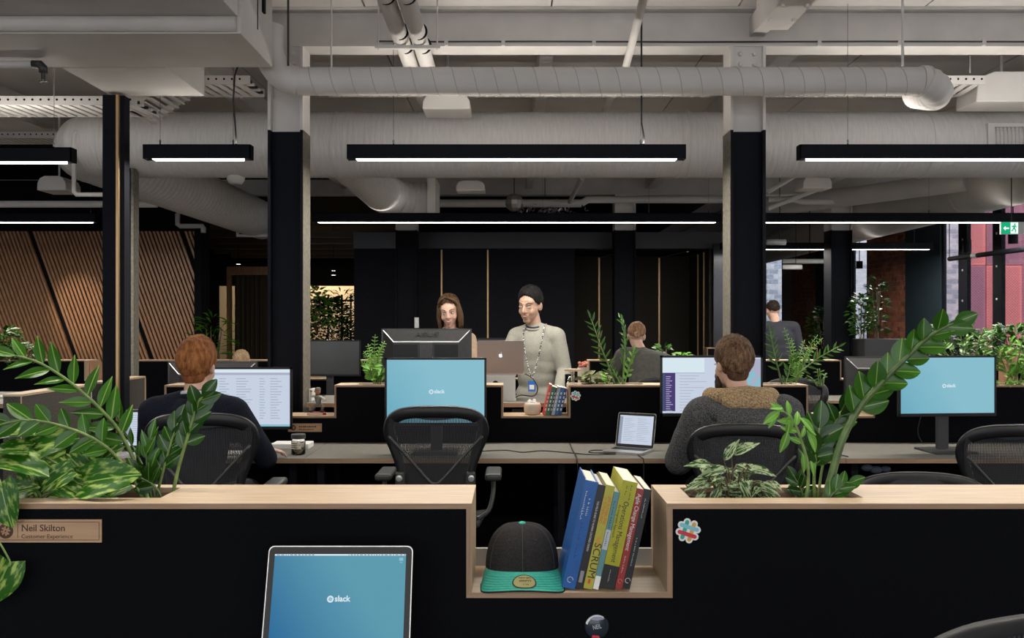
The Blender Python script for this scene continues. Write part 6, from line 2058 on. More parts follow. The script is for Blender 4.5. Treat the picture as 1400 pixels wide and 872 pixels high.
c0 = V['neck'] + Vector((0, 0, .022))
for k in range(15):
    a = PI * (k / 14)     # roll of the hood round the back of the neck
    hd_.ell(c0 + Vector((.005 + .150 * math.cos(a), .03 - .135 * math.sin(a), .0 - .02 * abs(math.cos(a)))), (.05, .05, .050), n=12, k=8)
hd_.ell(c0 + Vector((.01, -.13, -.04)), (.145, .05, .055))
remesh('hood_lining', hd_, sherpa, pr, .009, 3, noise_disp=.012)
hd_ = MB()
for k in range(11):
    a = PI * (k / 10)
    hd_.ell(c0 + Vector((.175 * math.cos(a), .0 - .155 * math.sin(a), -.075 - .03 * math.sin(a))), (.06, .05, .052), n=12, k=8)
hd_.ell(c0 + Vector((.0, -.15, -.13)), (.165, .06, .075))
hd_.caps(c0 + Vector((-.15, -.02, -.02)), c0 + Vector((-.04, -.20, -.17)), .034, .03)
remesh('hood', hd_, fleece, pr, .009, 3, noise_disp=.014)
cl_ = MB(); cl_.tube([c0 + Vector((.062 * math.cos(a * PI / 9) - .003, .008 + .058 * math.sin(a * PI / 9), .016)) for a in range(19)], .016, 8)
cl_.build('dark_collar', mat('charcoal_collar', (.02, .02, .022), rough=.9), pr, smooth=True)

# 3. standing man
heather = mat('heather_grey_jersey', (.30, .29, .25), rough=1, var=.14, scale=200, bump=.25, spec=.15)
J = dict(STAND)
J.update(head=(.04, .05, 1.635), neck=(.015, .0, 1.475), shl=(-.160, .02, 1.395), shr=(.160, .0, 1.395), ell=(-.222, .03, 1.14), hal=(-.205, .20, .985), elr=(.25, .1, 1.14), har=(.2, .30, 1.0), hdl=(.0, .8, -.35), hdr=(-.2, .8, 0), sleeve=.88)
# facing the camera: yaw 180 deg; his left arm (local -x) is at the right of the picture
loc3 = (xp(734, 6.62), 6.66, 0)
pr, V, hm = person('standing man with short black hair, heather grey sweater and patterned lanyard', loc3, PI - R(14), J, look=(R(-14), R(-10), R(-3)), skin=M['skin_tan'], top=heather, legs=mat('black_trousers', (.012, .012, .014), rough=.95),
                   hair=make_hair(hairmat('black_hair', (.006, .005, .005), (.012, .011, .011)), hairmat('black_locks', (.008, .007, .007), (.02, .018, .018)), vol=.035, slen=.02, front_lift=.16, line=(.72, -.34, -.85), seed=3, nape=True, radii=(.079, .098, .098)), hs=1.12, bulk=.95, voxel=.0055, infl=.017, folds=.005, scale=.99)
nr = MB(); nr.tube([V['neck'] + Vector((.068 * math.cos(a * PI / 12), .012 + .066 * math.sin(a * PI / 12), -.008 - .022 * max(0, math.sin(a * PI / 12)))) for a in range(25)], .010, 8)
nr.build('neckline_ribbing', heather, pr, smooth=True)
nr = MB(); nr.tube([V['neck'] + Vector((.060 * math.cos(a * PI / 12), .012 + .058 * math.sin(a * PI / 12), .004 - .020 * max(0, math.sin(a * PI / 12)))) for a in range(25)], .009, 8)
nr.build('t_shirt_collar', mat('dark_collar', (.02, .022, .035), rough=.9), pr, smooth=True)
lan = mat('lanyard_pattern', (.6, .6, .58), rough=.7, col2=(.03, .03, .03), scale=90, lo=.48, hi=.52)
for s in (-1, 1):
    q = MB(); q.tube(catmull([(s * .07, -.02, 1.488), (s * .075, .06, 1.475), (s * .075, .125, 1.41), (s * .06, .155, 1.30), (s * .03, .165, 1.17), (.0, .165, 1.08)], 5), .0055, 6); q.build('lanyard_strap', lan, pr, smooth=True)
cd = MB(); cd.box(-.028, .028, .168, .171, .985, 1.065); cdo = cd.build('id_card', mat('blue_card', (.03, .14, .45), rough=.4), pr)
MB().box(-.018, .018, .1712, .1718, 1.0, 1.035).build('card_photo', M['lg_white'], cdo)

# 4. woman behind the big monitor
J = dict(STAND)
J.update(head=(.0, .045, 1.625), shl=(-.165, 0, 1.40), shr=(.165, 0, 1.40), hal=(-.16, .34, 1.0), har=(.16, .34, 1.0), ell=(-.24, .1, 1.13), elr=(.24, .1, 1.13))


def bob_hair(t, hm, hs):
    m1 = hairmat('chestnut_hair', (.022, .011, .006), (.055, .028, .015)); m2 = hairmat('chestnut_locks', (.05, .026, .014), (.13, .07, .035))
    make_hair(m1, m2, radii=(.080, .10, .092), vol=.07, slen=.04, line=(.80, -.15, -.8), front_lift=.0, strands=1200, seed=8)(t, hm, hs)
    b = MB(); rr_ = random.Random(6)
    for k in range(420):
        a = R(rr_.uniform(35, 325)) if False else R(rr_.uniform(-232, 52))    # all round except the face
        # angle 90deg = face direction
        ang = R(90) + R(rr_.uniform(58, 302))
        x_, y_ = math.cos(ang), math.sin(ang)
        r0, r1 = rr_.uniform(.95, 1.05), rr_.uniform(.95, 1.2)
        L = rr_.uniform(-.145, -.115)
        pts = [hm @ Vector((x_ * .06 * r0, -.012 + y_ * .08 * r0, .085)), hm @ Vector((x_ * .082 * r0, -.012 + y_ * .10 * r0, .03)), hm @ Vector((x_ * .080 * r1, -.014 + y_ * .095 * r1, -.04)), hm @ Vector((x_ * .080 * r1, -.016 + y_ * .09 * r1, -.085)), hm @ Vector((x_ * .078 * r1, -.01 + y_ * .085 * r1, L))]
        b.tube(catmull(pts, 2), [.003, .0045, .006, .007, .007, .007, .006, .004, .002][:9], 5)
    for k in range(150):
        sd_ = 1 if k % 2 else -1; v_ = rr_.uniform(0, 1); q_ = rr_.uniform(-.006, .006)
        y0_ = .075 - .11 * v_
        pts = [hm @ Vector((.012 + sd_ * .004, y0_ - .01, .122 - .5 * (y0_ ** 2) * 6 * .5)), hm @ Vector((sd_ * (.045 + q_), y0_ - .004, .096)), hm @ Vector((sd_ * (.073 + q_), .042 - .08 * v_, .045)),
               hm @ Vector((sd_ * (.081 + q_), .026 - .07 * v_, -.02)), hm @ Vector((sd_ * (.084 + q_), .022 - .07 * v_, -.08)), hm @ Vector((sd_ * (.074 + q_), .03 - .08 * v_, -.125 + q_))]
        b.tube(catmull(pts, 2), [.003, .0045, .0055, .006, .0065, .0065, .0065, .006, .005, .004, .002], 5)
    b.build('long_hair', m2, t, smooth=True, kind='stuff')


loc4 = (xp(615, 6.85), 6.85, 0)
pr, V, hm = person('smiling woman with brown shoulder length hair standing behind the black monitor', loc4, PI - R(4), J, look=(R(2), R(-13), R(5)), top=mat('beige_top', (.34, .24, .17), rough=.9, var=.1, scale=40), legs=mat('blue_jeans', (.03, .04, .07), rough=.95), hair=bob_hair, female=True, hs=1.06, bulk=.86, voxel=.0055, infl=.008, folds=.004, scale=.97)
nk = MB(); nk.tube([V['neck'] + Vector((.058 * math.cos(a * PI / 12), .012 + .062 * math.sin(a * PI / 12), -.005 - .04 * max(0, math.sin(a * PI / 12)))) for a in range(25)], .011, 8)
nk.build('patterned_neckband', mat('floral_band', (.5, .5, .48), rough=.8, col2=(.25, .06, .05), scale=70, lo=.5, hi=.55), pr, smooth=True)

# 5. person with hair bun leaning over the third row desk
olive = mat('olive_grey_shirt', (.075, .075, .065), rough=.95, var=.12, scale=30, bump=.2)
J = dict(SEAT)
J.update(waist=(.06, .06, .73), chest=(.08, .14, .90), neck=(.02, .24, 1.08), head=(-.02, .30, 1.22), shl=(-.16, .2, 1.03), shr=(.22, .2, .98), ell=(-.25, .32, .82), elr=(.33, .3, .80), hal=(-.15, .55, .765), har=(.2, .55, .765))
pr, V, hm = person('person with bun hair and olive grey shirt leaning over the third row', (xp(872, 8.3) + .0, 7.95, .14), 0, J, look=(R(-8), R(-6), R(4)), top=olive, legs=mat('grey_trousers', (.03, .03, .03), rough=.95),
                   hair=make_hair(hairmat('auburn_hair', (.16, .07, .035), (.3, .16, .09)), hairmat('auburn_locks', (.22, .11, .06), (.42, .26, .16)), vol=.02, slen=.02, strands=1200, line=(.5, -.1, -.6), bun=True, seed=9), hs=1.03, bulk=1.12, voxel=.009, infl=.02)
# 6. person standing far away
J = dict(STAND)
J.update(head=(-.06, .04, 1.632), neck=(-.02, .0, 1.475))
pr, V, hm = person('distant standing person in dark shirt seen from behind beside the right column', (xp(1064, 10.9), 10.9, 0), R(-6), J, look=(R(12), R(-5), 0), top=mat('slate_shirt', (.022, .024, .034), rough=.9), legs=M['black_paint'],
                   hair=make_hair(hairmat('dark_hair', (.012, .008, .006), (.03, .02, .014)), hairmat('dark_locks', (.02, .014, .01), (.05, .035, .025)), vol=.03, slen=.02, strands=700, line=(.5, -.1, -.55), seed=10), voxel=.010, scale=1.0, bulk=1.1)
# 7. blonde seated person mostly hidden by the rear monitor
J = dict(SEAT)
pr, V, hm = person('mostly hidden blonde person behind the rear monitor near the left column', (xp(330, 8.0), 8.05, 0), PI, J, look=(0, R(-45), 0), top=M['felt_grey'], legs=M['black_paint'],
                   hair=make_hair(hairmat('blonde_hair', (.32, .2, .1), (.5, .35, .2)), hairmat('blonde_locks', (.4, .27, .15), (.6, .45, .28)), vol=.05, slen=.04, strands=900, line=(.5, -.3, -.8), seed=12), voxel=.010, scale=.87)
# ================================================================ plants
def leaf_mesh(name, L, W, m, fold=.25, droop=.15, shape='oval', nx=4, ny=7, wav=0.):
    vs_ = []; fs = []
    for j in range(ny + 1):
        v = j / ny
        if shape == 'oval': w = math.sin(PI * min(1, v * .97 + .015)) ** .75 * (1 - .15 * v)
        elif shape == 'lance': w = math.sin(PI * v ** .8) ** 1.1
        elif shape == 'heart': w = (math.sin(PI * min(1, (v + .10) / 1.1) ** .72) ** .62) * (1 - .1 * v)
        elif shape == 'blade': w = (1 - v) ** .6 * min(1, v * 6 + .25)
        for i in range(nx + 1):
            u = -1 + 2 * i / nx
            x = u * w * W / 2
            z = abs(x) * fold - droop * L * v * v + wav * math.sin(v * 9 + u * 3) * abs(u) * W
            y = v * L - (.10 * L * (1 - abs(u)) ** 0 * 0)
            if shape == 'heart' and v < .2: y -= abs(u) * .10 * L * (1 - v / .2)
            vs_.append((x, y, z))
    for j in range(ny):
        for i in range(nx):
            a = j * (nx + 1) + i
            fs.append((a, a + 1, a + nx + 2, a + nx + 1))
    me = bpy.data.meshes.new(name)
    me.from_pydata(vs_, [], fs)
    me.polygons.foreach_set('use_smooth', [True] * len(fs))
    me.materials.append(m)
    me.update()
    return me


def leaf_matrix(pos, d, n, s=1.0):
    d = Vector(d).normalized(); n = Vector(n)
    n = n - d * n.dot(d)
    if n.length < 1e-4: n = d.orthogonal()
    n.normalize(); x = d.cross(n)
    return Matrix(((x.x * s, d.x * s, n.x * s, pos[0]), (x.y * s, d.y * s, n.y * s, pos[1]), (x.z * s, d.z * s, n.z * s, pos[2]), (0, 0, 0, 1)))


def put_leaf(root, me, pos, d, n, s=1.0, name='leaf'):
    o = bpy.data.objects.new(name, me)
    COL.objects.link(o)
    o.parent = root
    o.matrix_basis = leaf_matrix(Vector(pos) - root.location, d, n, s)
    return o


def along(pts, t):
    """point and tangent on a polyline by arc length"""
    L = [0]
    for i in range(1, len(pts)): L.append(L[-1] + (pts[i] - pts[i - 1]).length)
    d = t * L[-1]
    for i in range(1, len(pts)):
        if d <= L[i] or i == len(pts) - 1:
            u = (d - L[i - 1]) / max(1e-6, L[i] - L[i - 1])
            return pts[i - 1].lerp(pts[i], min(u, 1)), (pts[i] - pts[i - 1]).normalized()


def zz_stem(root, pts, r0, r1, me, n, s0, s1, t0=.35, ang=50, plane=(0, -1, .25), smat='stem', jit=.18, seed=0, alt=True, tipleaf=True, face_in=0., sides=(-1, 1)):
    rr_ = random.Random(seed)
    path = catmull(pts, 6)
    k = len(path)
    MB().tube(path, [r0 + (r1 - r0) * i / (k - 1) for i in range(k)], 8).build('stem', M[smat], root, smooth=True)
    pl = Vector(plane).normalized()
    for i in range(n):
        for sgn in sides:
            t = t0 + (1 - t0) * (i + (.5 if (alt and sgn > 0) else 0)) / n
            if t > 1: continue
            p, T = along(path, t)
            S = T.cross(pl).normalized()
            a = R(ang + rr_.uniform(-10, 10)) * (1 - .35 * t)
            d = T * math.cos(a) + S * sgn * math.sin(a) + Vector((rr_.uniform(-jit, jit), rr_.uniform(-jit, jit) , rr_.uniform(-jit, jit)))
            nrm = pl + S * sgn * rr_.uniform(-.3, .5) + Vector((rr_.uniform(-jit, jit), 0, rr_.uniform(-jit, jit)))
            put_leaf(root, me, p, d, nrm, (s0 + (s1 - s0) * (t - t0) / (1 - t0)) * rr_.uniform(.88, 1.1))
    if tipleaf:
        p, T = along(path, 1.0)
        put_leaf(root, me, p, T, pl, s1)


def PP(lst, Y, dy=None):
    out = []
    for i, (a, b) in enumerate(lst):
        y = Y + (dy[i] if dy else 0)
        out.append(P(a, b, y))
    return out


LZ = leaf_mesh('zz_leaf', .066, .024, M['zz_leaf'], shape='lance', fold=.3, droop=.08)
LZR = leaf_mesh('zz_leaf_round', .060, .036, M['zz_leaf'], shape='oval', fold=.25, droop=.08)
LZD = leaf_mesh('zz_leaf_dark', .052, .034, M['zz_dark'], shape='oval', fold=.25, droop=.1)
LP = leaf_mesh('pothos_leaf', .105, .078, M['pothos_leaf'], shape='heart', fold=.28, droop=.22, nx=6, ny=9, wav=.02)
LA = leaf_mesh('striped_leaf', .06, .024, M['aglao_leaf'], shape='lance', fold=.3, droop=.3, wav=.03)
LB = leaf_mesh('bright_leaf', .035, .016, M['bright_leaf'], shape='oval', fold=.3, droop=.35)

# --- left end of the front partition: long glossy stems
Yp = 2.07
t = thing('glossy_plant', 'tall glossy plant with arching stems in the front planter at left', 'plant', (xp(205, Yp), Yp, 1.04), 'glossy arching plants')
t2 = t
zz_stem(t, PP([(203, 686), (190, 645), (160, 585), (109, 533), (60, 499), (22, 486)], Yp, [0, .02, .03, .0, -.03, -.05]), .0055, .0025, LZ, 8, 1.3, 1.1, t0=.33, ang=62, plane=(0, -.9, .6), seed=3, smat='stem', jit=.12)
zz_stem(t, PP([(196, 686), (180, 650), (143, 609), (97, 586), (43, 574), (2, 580)], Yp - .02, [0, .0, -.02, -.04, -.06, -.08]), .0045, .0022, LZR, 6, .9, 1.0, t0=.38, ang=60, plane=(0, -1, .35), seed=4, jit=.15)
zz_stem(t, PP([(234, 686), (244, 640), (258, 592), (270, 553), (277, 542)], Yp + .01), .0045, .003, LZD, 5, .85, 1.0, t0=.5, ang=48, plane=(.2, -1, .15), seed=5, jit=.15)
zz_stem(t, PP([(212, 686), (224, 640), (234, 605), (243, 578)], Yp + .03), .0036, .0022, LZD, 5, .95, .9, t0=.38, ang=50, seed=6, jit=.2)
zz_stem(t, PP([(208, 686), (196, 640), (176, 600), (158, 565)], Yp + .05), .0036, .002, LZ, 4, .7, .7, t0=.4, ang=45, seed=7, smat='stem_dark', jit=.2)
zz_stem(t, PP([(214, 686), (205, 655), (200, 625), (205, 600)], Yp + .02), .003, .002, LZ, 5, .85, .8, t0=.2, ang=42, seed=8, smat='stem_dark', jit=.25)
zz_stem(t, PP([(222, 686), (212, 665), (180, 648), (160, 640)], Yp - .02), .003, .002, LZD, 3, .9, .8, t0=.3, ang=50, seed=81, smat='stem_dark', jit=.25)

t = thing('pothos', 'big leaved variegated trailing plant filling the left end of the front planter', 'plant', (xp(95, Yp), Yp, 1.04))
rr_ = random.Random(21)


def pothos_leaf_at(px_, py_, Y, ang, s, nrm=(0, -.8, .6), base=None, drop=0.):
    """leaf whose middle is at the pixel, tip pointing at `ang` degrees on the picture (0 = right, 90 = up)"""
    d = Vector((math.cos(R(ang)), -.25, math.sin(R(ang))))
    c = P(px_, py_, Y)
    p = c - d.normalized() * .052 * s
    put_leaf(t, LP, p, d, nrm, s)
    b_ = base or P(95 + rr_.uniform(-70, 70), 690, Yp + rr_.uniform(-.02, .04))
    mid = p.lerp(b_, .5) + Vector((0, 0, .02))
    MB().tube(catmull([b_, mid, p, p + d.normalized() * .01], 4), .0022, 6).build('leaf_stalk', M['stem'], t, smooth=True)


for (px_, py_, Y, ang, s, n) in (
        (68, 604, 2.02, 20, 1.15, (.2, -.8, .6)), (28, 588, 2.03, 12, .95, (0, -.5, .9)), (28, 632, 1.97, -2, 1.3, (.0, -.35, .95)), (12, 612, 2.0, 170, .8, (0, -.5, .9)),
        (148, 652, 1.98, 15, 1.25, (-.3, -.85, .45)), (118, 650, 2.02, 160, .8, (.3, -.8, .4)), (75, 655, 1.98, -150, .8, (0, -.8, .5)), (90, 628, 2.08, 60, .9, (0, -.9, .4)),
        (105, 620, 2.09, 100, .8, (-.2, -.9, .4)), (125, 612, 2.10, 25, .8, (0, -.7, .7)), (60, 640, 2.06, 200, .9, (0, -.8, .6)), (96, 668, 2.0, -20, .7, (0, -.8, .6)), (45, 660, 2.03, -60, .7, (0, -.8, .6)),
        (110, 640, 2.06, -40, .9, (0, -.9, .4)), (135, 630, 2.12, 140, .9, (0, -.9, .4)), (80, 680, 2.02, 180, .6, (0, -.8, .6)), (160, 668, 2.06, 200, .6, (0, -.8, .6)), (30, 670, 2.0, 20, .7, (0, -.9, .5)),
        (128, 672, 2.03, -10, .6, (0, -.9, .5)), (60, 620, 2.1, 120, .7, (0, -.9, .3)), (150, 620, 2.1, 40, .7, (0, -.7, .6))):
    pothos_leaf_at(px_, py_, Y, ang, s, n)
pothos_leaf_at(6, 690, 1.90, -72, .95, (.15, -1, .15), base=P(-10, 660, 2.0))
pothos_leaf_at(-2, 800, 1.88, -110, 1.0, (.7, -.8, .1), base=P(-30, 720, 1.92))
for (px_, w) in ((124, 3), (131, 3), (138, 2)):
    MB().tube([P(px_, 690, Yp - .03), P(px_ + 1, 672, Yp - .03)], .003, 6).build('pale_stem', M['bright_leaf'], t)

# --- right end of the front partition
xb = xp(1135, Yp)
t = thing('glossy_plant', 'glossy plant with one thick arching stem in the front planter at right', 'plant', (xb, Yp, 1.04), 'glossy arching plants')
LZR2 = leaf_mesh('zz_leaf_broad', .064, .045, M['zz_leaf'], shape='oval', fold=.22, droop=.06)
zz_stem(t, PP([(1128, 688), (1136, 655), (1152, 600), (1176, 556), (1205, 523), (1236, 492), (1262, 467), (1286, 450), (1304, 442)], Yp, [0, 0, 0, 0, -.01, -.02, -.03, -.05, -.06]), .0115, .003, LZR2, 8, 1.05, .85, t0=.42, ang=52, plane=(.1, -1, .2), seed=31, smat='stem_dark', jit=.14)
zz_stem(t, PP([(1114, 688), (1113, 650), (1117, 612), (1120, 585)], Yp + .02), .0042, .003, LZD, 5, 1.2, 1.25, t0=.45, ang=60, seed=32, smat='stem', jit=.3)
zz_stem(t, PP([(1118, 688), (1124, 640), (1137, 590), (1150, 562)], Yp + .04), .0036, .0025, LZD, 4, 1.0, 1.1, t0=.5, ang=60, seed=33, smat='stem', jit=.3)
zz_stem(t, PP([(1132, 684), (1140, 674), (1150, 664), (1160, 660)], Yp - .02), .004, .003, LZR, 3, .7, .7, t0=.1, ang=35, seed=34, smat='stem_dark', jit=.2)
zz_stem(t, PP([(1098, 688), (1097, 676), (1093, 664), (1088, 655)], Yp + .03), .003, .002, LZD, 3, .8, .7, t0=.2, ang=60, seed=35, smat='stem_dark', jit=.3)
t = thing('light_green_plant', 'drooping light green leafed seedling left of the thick arching stem', 'plant', (xp(1103, Yp), Yp - .02, 1.04))
zz_stem(t, PP([(1102, 688), (1105, 640), (1092, 592), (1082, 572), (1072, 563)], Yp - .03), .0046, .002, LB, 3, 1., 1., t0=.62, ang=70, seed=41, smat='stem', jit=.3)
for (px_, py_, a, s) in ((1066, 562, -150, 1.3), (1080, 566, -95, 1.35), (1094, 571, -40, 1.4), (1060, 568, -120, .9), (1077, 590, -110, 1.4), (1103, 588, -60, 1.5), (1098, 582, -25, 1.0), (1070, 558, 170, .8), (1097, 620, -80, 1.2), (1108, 630, -70, 1.0)):
    put_leaf(t, LB, P(px_, py_, Yp - .03) , Vector((math.cos(R(a)), -.3, math.sin(R(a)))), (.2, -.8, .6), s)

t = thing('striped_leaf_plant', 'low bushy plant with silver striped leaves in the front planter behind the books', 'plant', (xp(1006, Yp), Yp, 1.04))
rr_ = random.Random(51)
for k in range(14):
    bx_ = xp(956 + k * 8, Yp) + rr_.uniform(-.01, .01)
    tip = P(958 + rr_.uniform(0, 100), rr_.uniform(628, 668), Yp + rr_.uniform(-.05, .03))
    b0 = Vector((bx_ * .4 + xp(1006, Yp) * .6, Yp + rr_.uniform(-.02, .03), 1.04))
    path = [b0, b0.lerp(tip, .5) + Vector((0, 0, .02)), tip]
    MB().tube(catmull(path, 4), .0022, 6).build('stem', M['stem_brown'], t, smooth=True)
    for j in range(9):
        q, T = along(catmull(path, 4), .3 + .7 * j / 8)
        a = rr_.uniform(0, 2 * PI)
        d = Vector((math.cos(a), math.sin(a) * .8 - .25, rr_.uniform(-.35, .35)))
        put_leaf(t, LA, q, d, (rr_.uniform(-.3, .3), -.55, .8), rr_.uniform(.5, .8))
for (px_, py_, a, s) in ((1000, 622, 30, 1.15), (995, 640, 190, 1.2), (1022, 640, -10, 1.1), (975, 636, 175, 1.1), (1035, 660, -25, 1.0), (968, 655, 200, 1.0), (1010, 655, -60, 1.1), (985, 665, -120, 1.0), (1044, 672, -50, 1.0), (1016, 672, -90, 1.0), (990, 630, 60, 1.0), (1052, 678, -75, .9), (966, 672, -140, .8)):
    q_ = P(px_, py_, Yp - .05); d_ = Vector((math.cos(R(a)), -.25, math.sin(R(a)) + .1))
    put_leaf(t, LA, q_, d_, (0, -.7, .7), s)
    b_ = Vector((xp(1006 + (px_ - 1006) * .3, Yp), Yp, 1.045))
    MB().tube(catmull([b_, b_.lerp(q_, .6) + Vector((0, 0, .012)), q_, q_ + d_.normalized() * .008], 4), .0015, 5).build('leaf_stalk', M['stem_brown'], t, smooth=True)
for k in range(7):
    a = rr_.uniform(0, PI)
    put_leaf(t, leaf_mesh('dry_leaf', .04, .01, M['stem_brown'], droop=.4) if k == 0 else bpy.data.meshes['dry_leaf'], P(944 + k * 3, 678, Yp), Vector((math.cos(a), -.2, math.sin(a))), (0, -1, .5), .8, name='dry_leaf')


# --- plants on the second partition
def bushy(label, name, c, w, h, n, me, smat='stem', seed=0, group=None, stems=6, ssz=(.7, 1.1), zb=None, dep=.10, up=.3):
    """plant of several stems carrying counted leaves. c = base point"""
    t = thing(name, label, 'plant', c, group)
    rr_ = random.Random(seed)
    per = max(1, n // stems)
    for k in range(stems):
        u = (k + .5) / stems * 2 - 1
        tip = Vector(c) + Vector((u * w / 2 + rr_.uniform(-.03, .03), rr_.uniform(-dep, dep), h * rr_.uniform(.65, 1.0) * (1 - .25 * u * u)))
        b0 = Vector(c) + Vector((u * w * .12, rr_.uniform(-.02, .02), 0))
        path = catmull([b0, b0.lerp(tip, .45) + Vector((0, 0, h * .12)), tip], 4)
        MB().tube(path, .0035, 5).build('stem', M[smat], t, smooth=True)
        for j in range(per):
            q, T = along(path, .2 + .8 * j / per)
            a = rr_.uniform(0, 2 * PI)
            d = T * .5 + Vector((math.cos(a), math.sin(a) * .8, rr_.uniform(-.3, .5) + up * .3))
            put_leaf(t, me, q, d, (rr_.uniform(-.4, .4), -.6, .8), rr_.uniform(*ssz))
    return t


YQ = Y2 + .12
LF = leaf_mesh('fern_leaflet', .05, .014, M['bright_leaf'], shape='lance', fold=.2, droop=.25)
LM = leaf_mesh('mid_leaf', .075, .036, M['bright_leaf'], shape='oval', fold=.3, droop=.25)
LMD = leaf_mesh('mid_dark_leaf', .075, .034, M['zz_leaf'], shape='oval', fold=.3, droop=.2)
LZ2 = leaf_mesh('zz_leaf_slim', .075, .020, M['zz_leaf'], shape='lance', fold=.35, droop=.08)
LPU = leaf_mesh('bronze_leaf', .10, .07, M['purple_leaf'], shape='heart', fold=.3, droop=.3, wav=.03)


def fern(label, base, fronds, seed, name='fern', leaflets=11, s=.9, m='stem'):
    t = thing(name, label, 'plant', base)
    rr_ = random.Random(seed)
    for tip in fronds:
        path = catmull([Vector(base), Vector(base).lerp(tip, .5) + Vector((0, 0, .05)), tip], 5)
        MB().tube(path, .0022, 5).build('frond_stem', M[m], t, smooth=True)
        for j in range(leaflets):
            for sg in (-1, 1):
                tt = .2 + .8 * j / leaflets
                q, T = along(path, tt)
                S = T.cross(Vector((0, -1, .2))).normalized()
                put_leaf(t, LF, q, T * .45 + S * sg + Vector((0, rr_.uniform(-.2, .2), 0)), (rr_.uniform(-.2, .2), -1, .4), s * (1.05 - .6 * tt) * rr_.uniform(.85, 1.15), name='leaflet')
    return t


bse = P(512, 527, YQ)
fern('bright green fern left of the black rear monitor', P(510, 524, YQ), [P(a, b, YQ + c) for a, b, c in ((513, 457, 0), (497, 480, .05), (524, 474, -.05), (503, 470, .1), (493, 496, 0), (520, 490, -.05), (508, 485, -.1), (498, 508, -.05), (526, 466, .1))], 61)
bushy('broad leaved bright plant below the fern', 'leafy_plant', Vector(P(516, 526, YQ - .03)), .17, .15, 22, LM, seed=62, stems=5)
t = thing('glossy_plant', 'slender upright glossy plant right of the standing man', 'plant', P(846, 527, YQ), 'glossy arching plants')
zz_stem(t, PP([(841, 528), (832, 500), (823, 478), (815, 455), (808, 436)], YQ), .006, .003, LZ2, 9, .9, .9, t0=.2, ang=62, plane=(0, -1, .1), seed=71, smat='stem', jit=.1)
t = thing('glossy_plant', 'upright glossy plant in front of the bun haired person', 'plant', P(853, 527, YQ), 'glossy arching plants')
zz_stem(t, PP([(851, 528), (853, 500), (854, 470), (853, 450), (849, 436)], YQ), .006, .004, LMD, 11, .55, .6, t0=.3, ang=40, plane=(.5, -1, .1), seed=72, smat='stem', jit=.25)
zz_stem(t, PP([(853, 528), (858, 510), (862, 495), (866, 480)], YQ - .03), .004, .003, LM, 5, .55, .55, t0=.2, ang=50, seed=73, jit=.3)
zz_stem(t, PP([(849, 528), (843, 515), (838, 505)], YQ - .03), .004, .003, LMD, 3, .5, .5, t0=.2, ang=50, seed=74, jit=.3)
bushy('low bronze leaved plant on the second partition right of the standing man', 'bronze_plant', Vector(P(810, 525, YQ)), .26, .08, 14, LPU, seed=75, stems=7, ssz=(.7, 1.0), smat='stem_brown')
bushy('small light green plant at the foot of the slender glossy plant', 'leafy_plant', Vector(P(830, 526, YQ - .05)), .12, .07, 14, LM, seed=76, stems=4, ssz=(.45, .65))
# between the right column and the arching stem
t = thing('glossy_plant', 'bright glossy plant on the second partition beside the right column', 'plant', P(1070, 527, YQ), 'glossy arching plants')
zz_stem(t, PP([(1070, 528), (1064, 505), (1058, 480), (1053, 452)], YQ), .007, .003, LZ2, 7, .9, .7, t0=.3, ang=60, plane=(0, -1, .1), seed=81, smat='stem_dark', jit=.15)
zz_stem(t, PP([(1076, 528), (1095, 508), (1118, 490), (1146, 474)], YQ - .02), .006, .003, LZ2, 8, .9, .8, t0=.3, ang=60, plane=(0, -1, .3), seed=82, jit=.2)
zz_stem(t, PP([(1072, 528), (1078, 512), (1080, 500), (1086, 490)], YQ - .04), .004, .003, LMD, 4, .8, .7, t0=.1, ang=50, seed=83, jit=.3)
fern('airy light green fern above the second partition at right', P(1088, 524, YQ + .03), [P(a, b, YQ + .03 + c) for a, b, c in ((1072, 448, 0), (1082, 462, .05), (1100, 465, .1), (1118, 458, 0), (1125, 462, .1), (1090, 480, -.05), (1106, 486, 0), (1112, 476, -.05))], 84, s=.75)
bushy('trailing plant hanging over the end of the second partition cubby', 'trailing_plant', Vector(P(1122, 528, YQ - .05)), .16, .12, 20, LMD, seed=85, stems=5, ssz=(.35, .6), up=-1)
# right edge bush
bushy('large leafy plant behind the right blue screen monitor', 'leafy_plant', Vector(P(1325, 527, YQ + .05)), .62, .40, 150, LMD, seed=91, stems=14, ssz=(.6, 1.0), dep=.15)
bushy('pale leaved plant at the right edge on the second partition', 'leafy_plant', Vector(P(1388, 527, YQ)), .28, .34, 60, LM, seed=92, stems=7, ssz=(.7, 1.1), dep=.12)
bushy('trailing light leaved plant low beside the right blue screen', 'trailing_plant', Vector(P(1375, 530, YQ - .07)), .3, .08, 40, LM, seed=93, stems=6, ssz=(.4, .6), up=-1.5)
tag(MB().box(xp(1376, 5.9), xp(1392, 5.9), 5.9, 6.0, .72, 1.31).build('wooden_box', M['slat'], bevel=.003), 'reddish wooden box among the plants at the right edge', 'box')


